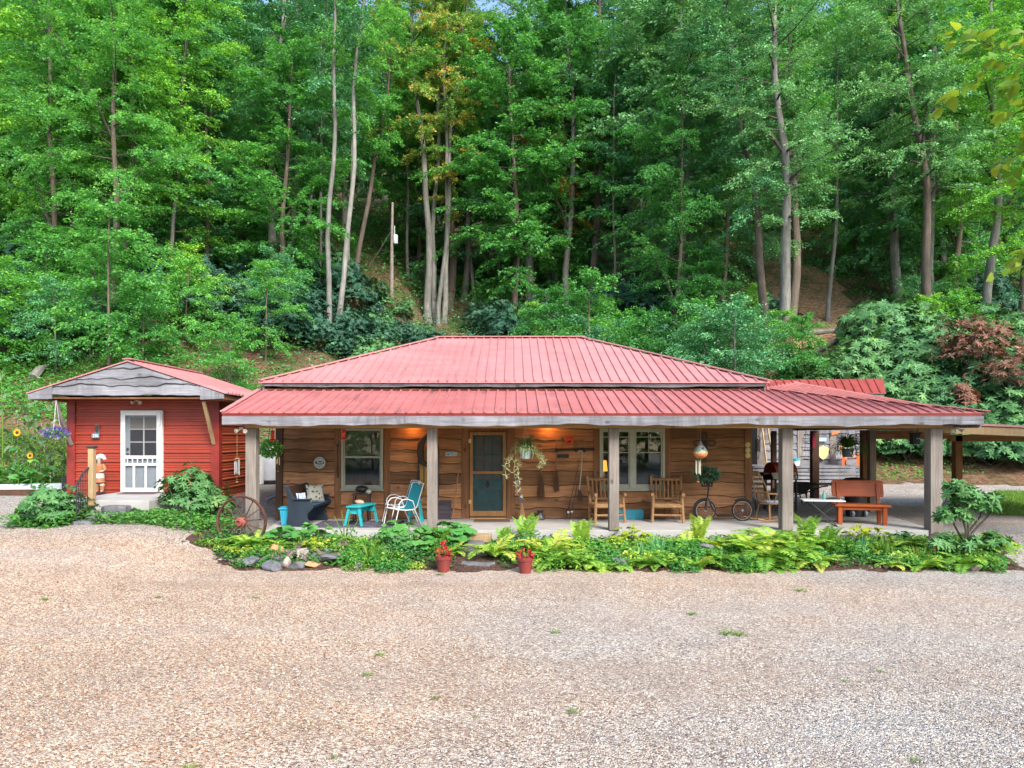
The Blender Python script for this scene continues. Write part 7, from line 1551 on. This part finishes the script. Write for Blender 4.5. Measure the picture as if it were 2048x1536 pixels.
MB().tube([(a.x, a.y, .12), (b.x, b.y, .02), (e.x, e.y, -.06)], .01, 5).build('bottom_rail', M['dark_iron'], hr); MB().tube([e, (e.x, e.y, bt(e) - .05)], .016, 6).build('rail_post', M['dark_iron'], hr)

# carved statue by the shed door
D = 17.35; st_ = thing('carved_statue', 'small carved painted statue with a white feather headdress beside the shed door', 'statue', (PX(199, D), D, .586)); b_ = lambda nm, mb, mt, s=True: mb.build(nm, M[mt], st_, smooth=s)
def skin(name, verts, edges, radii, mat, parent, sub=2):
    me = bpy.data.meshes.new(name); me.from_pydata(verts, edges, []); me.materials.append(M[mat]); o = link(name, me, parent); bpy.context.view_layer.objects.active = o; o.modifiers.new('skin', 'SKIN'); 
    for i, rr_ in enumerate(radii): d = me.skin_vertices[0].data[i]; d.radius = (rr_, rr_); d.use_root = (i == 0)
    s = o.modifiers.new('sub', 'SUBSURF'); s.levels = sub; s.render_levels = sub; dg = bpy.context.evaluated_depsgraph_get(); m2 = bpy.data.meshes.new_from_object(o.evaluated_get(dg)); o.modifiers.clear(); o.data = m2; m2.polygons.foreach_set('use_smooth', [True] * len(m2.polygons)); return o
V = [(0, 0, .47), (0, 0, .58), (0, 0, .68), (0, -.005, .735), (0, -.012, .80), (0, -.008, .855), (.06, 0, .44), (.065, 0, .24), (.065, .0, .06), (.07, -.06, .045), (-.06, 0, .44), (-.065, 0, .24), (-.065, 0, .06), (-.07, -.06, .045), (.095, 0, .68), (.135, -.01, .56), (.05, -.10, .53), (-.095, 0, .68), (-.135, -.01, .56), (-.03, -.11, .49)]
E = [(0, 1), (1, 2), (2, 3), (3, 4), (4, 5), (0, 6), (6, 7), (7, 8), (8, 9), (0, 10), (10, 11), (11, 12), (12, 13), (2, 14), (14, 15), (15, 16), (2, 17), (17, 18), (18, 19)]
skin('body', V, E, [.075, .075, .08, .032, .052, .045, .055, .042, .034, .028, .055, .042, .034, .028, .04, .032, .025, .04, .032, .025], 'skin', st_)
b_('tunic', MB().lathe([(.075, .40), (.10, .47), (.088, .56), (.115, .66), (.10, .71), (.045, .735)], (0, 0, 0), 16, cap=False), 'leather'); b_('apron', MB().lathe([(.118, .37), (.113, .43), (.106, .49)], (0, -.01, 0), 16, cap=False), 'cream'); b_('skirt', MB().lathe([(.125, .27), (.12, .33), (.11, .40), (.1, .42)], (0, 0, 0), 16, cap=False), 'leather')
for s in (-1, 1): b_('legging', MB().lathe([(.045, .05), (.05, .14), (.056, .20)], (s * .065, 0, 0), 12, cap=False), 'leather'); b_('cuff', MB().lathe([(.058, .19), (.06, .23)], (s * .065, 0, 0), 12, cap=False), 'cream'); b_('sleeve', MB().tube([(s * .09, 0, .69), (s * .14, -.01, .565)], [.05, .045], 10), 'leather')
hb = MB().ball((0, .015, .82), .06, 1.05, .95, 1.15); hb.tube([(-.05, -.01, .82), (-.06, -.03, .72), (-.055, -.045, .64)], .02, 6).tube([(.05, -.01, .82), (.06, -.03, .72), (.055, -.045, .64)], .02, 6); b_('hair', hb, 'black'); mb = MB(); mb.lathe([(.064, .855), (.066, .875)], (0, 0, 0), 16, cap=False)
for k in range(11):
    a = R(-84 + 16.8 * k); s_, c_ = math.sin(a), math.cos(a); n_ = Vector((c_, 0, -s_)); u_ = Vector((s_, .12, c_)); o_ = Vector((0, .03, .83)); mb.poly([o_ + u_ * .055 - n_ * .008, o_ + u_ * .055 + n_ * .008, o_ + u_ * .115 + n_ * .015, o_ + u_ * .145, o_ + u_ * .115 - n_ * .015], (0, .006, 0))
b_('headdress', mb, 'white', False); b_('necklace', MB().torus((0, -.045, .67), .05, .014, (0, .75, .6), 16, 6), 'sky_blue'); b_('base', MB().lathe([(0, 0), (.13, 0), (.14, .02), (.12, .035), (0, .035)], (0, -.03, 0), 18), 'navy')
# boot shaped number plaque
D = 17.66; bp = thing('number_plaque', 'dark boot shaped plaque with white numbers on the shed wall left of the door', 'sign', (PX(193, D), D - .01, PZ(876, D))); MB().poly([(-.10, 0, .0), (.085, 0, .0), (.09, 0, .12), (.075, 0, .2), (.08, 0, .33), (-.01, 0, .33), (0, 0, .2), (-.03, 0, .13), (-.105, 0, .085)], (0, -.025, 0)).build('board', M['greypot'], bp); MB().text('250', .10, face_cam(-.005, -.03, .055), .004).build('numerals', M['letter'], bp); MB().poly([(.0, -.026, .14), (.07, -.026, .14), (.075, -.026, .32), (-.005, -.026, .32)], (0, -.008, 0)).build('shaft', M['leather_dark'], bp)
one(MB().lathe([(0, 0), (.16, 0), (.16, .03), (0, .035)], (0, 0, 0), 22, (0, -1, .25)), 'round_stone', M['brownstone'], 'round grey stone disc leaning on the shed behind the rhododendron', 'stone', (PX(349, 17.5), 17.55, .72))
one(MB().box(-.42, .42, -.55, .0, .0, .012), 'doormat', paint('purple_brown_mat', (.10, .06, .07), .95, .3, 60), 'dark doormat on the stoop before the shed door', 'doormat', (PX(292, 17.6), 17.6, .586))

# hanging petunias at the shed
D = 17.0; pt = thing('hanging_petunias', 'hanging basket of violet petunias in a white pot left of the shed', 'hanging plant', (PX(112, D), D, PZ(879, D))); MB().lathe([(0, 0), (.08, 0), (.12, .1), (0, .1)], (0, 0, 0), 16).build('pot', M['white'], pt, smooth=True); mb = MB(); hang_lines(mb, .1, 2.85 - PZ(879, D), .11); mb.build('hanger', M['white'], pt)
link('foliage', flower_ball(820, 260, .26, .11, .13, .06).mesh('foliage', M['leaf_mid'], 'hex'), pt); link('blossoms', flower_ball(821, 330, .30, .13, .16, .055).mesh('blossoms', M['purple'], 'hex'), pt)
# sunflowers
def sunflower(px, py, D, label, rr_=.095):
    x = PX(px, D); z = h(x, D); hz = PZ(py, D) - z; o = thing('sunflower', label, 'sunflower', (x, D, z), 0, 'sunflowers by the garden'); MB().tube([(0.03, 0, 0), (0, .02, hz * .6), (0, 0, hz)], [.014, .012, .009], 6).build('stem', M['grass'], o, smooth=True); MB().lathe([(0, 0), (rr_ * .42, 0), (rr_ * .4, .02), (0, .03)], (0, -.01, hz), 16, (0, -1, .1)).build('disc', M['leather_dark'], o, smooth=True)
    lv = Leaves(); n = 22; a = np.arange(n) * 6.283 / n; lv.add(np.stack([rr_ * .35 * np.cos(a), -.012 + 0 * a, hz + rr_ * .35 * np.sin(a)], 1), np.stack([np.cos(a), -.15 + 0 * a, np.sin(a)], 1), np.array([0, -1, 0]) + np.random.default_rng(1).standard_normal((n, 3)) * .2, rr_ * .75, rr_ * .3, np.random.default_rng(2).random(n)); link('petals', lv.mesh('petals', M['petal_yellow'], 'hex'), o)
    lv = Leaves(); n = 12; rg = np.random.default_rng(int(px)); t = rg.random(n) * .8 + .1; a = rg.random(n) * 6.28; lv.add(np.stack([0 * t, 0 * t, hz * t], 1), np.stack([np.cos(a), np.sin(a), -.2 + 0 * a], 1), np.array([0, 0, 1.0]) + rg.standard_normal((n, 3)) * .3, .22, .14, rg.random(n)); link('leaves', lv.mesh('leaves', M['leaf_mid'], 'hex', .2), o)
sunflower(35, 865, 18.4, 'taller sunflower at the left edge of the photo'); sunflower(61, 911, 18.3, 'lower sunflower between the corn stalks and the tall one', .08)
# corn stalks
def corn(px, D, ht, label, seed):
    x = PX(px, D); z = h(x, D); o = thing('corn_stalk', label, 'corn', (x, D, z), 0, 'corn stalks left of the shed'); rg = np.random.default_rng(seed); MB().tube([(0, 0, 0), (.02, 0, ht * .5), (-.02, 0, ht)], [.018, .015, .007], 6).build('stalk', M['grass'], o, smooth=True); lv = Leaves()
    for i in range(11):
        az = i * 2.6 + rg.random(); zz_ = ht * (.12 + .75 * i / 11); l = .75 * (.7 + .5 * rg.random()); t = np.linspace(0, 1, 7); ee = 1.05 - 2.3 * t ** 1.2; hx = np.cumsum(np.cos(ee)) * l / 7; hz = np.cumsum(np.sin(ee)) * l / 7; P = np.stack([hx * math.cos(az), hx * math.sin(az), zz_ + hz], 1); T = np.stack([np.cos(ee) * math.cos(az), np.cos(ee) * math.sin(az), np.sin(ee)], 1); N = np.stack([-np.sin(ee) * math.cos(az), -np.sin(ee) * math.sin(az), np.cos(ee)], 1); lv.add(P, T, N, l / 7 * 1.7, .11 * (1.15 - .8 * t), np.clip(rg.random() * .5 + .4 * rg.random(7), 0, 1))
    for i in range(7): a = rg.random() * 6.28; lv.add(np.array([[-.02, 0, ht]]), np.array([[math.cos(a) * .5, math.sin(a) * .5, 1]]), np.array([[0, -1, .1]]), .26, .012, .9)
    link('leaves', lv.mesh('leaves', M['corn'], 'hex', 0, .12), o)
for k, (px, D, ht) in enumerate(((56, 19.2, 2.75), (70, 19.5, 2.5), (100, 19.6, 2.2), (128, 19.7, 2.3), (25, 19.2, 1.9), (4, 18.7, 3.0), (88, 19.0, 1.7))): corn(px, D, ht, ['tall corn stalk rising before the left eave tip of the shed', 'second tall corn stalk right behind the first', 'corn stalk behind the hanging petunias', 'corn stalk close beside the shed wall', 'short corn stalk beside the taller sunflower', 'tallest corn stalk at the left edge of the photo', 'short corn stalk right of the lower sunflower'][k], 830 + k)
# raised garden bed with squash
gb = thing('raised_garden_bed', 'low timber garden bed with white sheeting along its top left of the shed', 'garden bed', (PX(60, 18.3), 18.3, .4)); MB().box(-2.0, 1.0, -.06, .06, -.1, .2).build('timber', M['brown_post'], gb); mb = MB(); mb.poly([(-2.0, -.075, .2), (1.0, -.075, .22), (1.0, .1, .36), (-2.0, .1, .30)], (0, .01, .01)); mb.build('sheeting', M['tank'], gb)
def squash(rr, n): return PX(0, 18.6) - .6 + 1.75 * rr.random(n), 18.45 + .5 * rr.random(n)
cover(130, squash, .30, 'coltsfoot', 'squash_leaves', 'broad squash leaves spilling over the garden bed', .55, 12, lambda x, y: H(x, y) + .15)
one(MB().lathe([(0, 0), (.13, 0), (.15, .42), (.155, .42), (.155, .46), (0, .46)], (0, 0, 0), 18), 'black_bin', M['black'], 'small black bin with a pale top beside the left shed corner', 'bin', (PX(135, 17.9) - .05, 18.0, .5), True)
# propane tanks between shed and house
D = 22.6; x = PX(541, D); z = h(x, D); pp = thing('propane_tank', 'large white upright propane tank behind the porch between shed and cabin', 'propane tank', (x, D, z)); MB().lathe([(0, .06), (.2, .06), (.33, .14), (.34, .24), (.34, 1.02), (.28, 1.14), (.12, 1.2), (0, 1.21)], (0, 0, 0), 28).build('tank', M['tank'], pp, smooth=True); MB().lathe([(.26, 0), (.3, .08), (.26, .1)], (0, 0, 0), 24).build('foot_ring', M['dark_iron'], pp); MB().lathe([(.1, 1.2), (.11, 1.32), (.09, 1.34), (0, 1.34)], (0, 0, 0), 18).build('valve_collar', M['tank'], pp, smooth=True)
D = 22.2; x = PX(516, D); pp = thing('gas_cylinder', 'slimmer white gas cylinder just left of the large propane tank', 'gas cylinder', (x, D, h(x, D))); MB().lathe([(0, 0), (.17, .02), (.18, .08), (.18, .95), (.12, 1.08), (.05, 1.12), (0, 1.12)], (0, 0, 0), 20).build('tank', M['white'], pp, smooth=True); MB().box(-.05, .05, -.24, -.17, .45, .6).build('regulator', M['navy'], pp)
D = 18.6; a, b = W(531, 1003, D), W(557, 991, D + .4); a.z = h(a.x, a.y) + .06; b.z = a.z + .12; MB().tube([a, b], .04, 8).build('downspout', M['grey_plastic'], None, smooth=True, label='grey downspout pipe lying by the left cabin corner', cat='pipe')
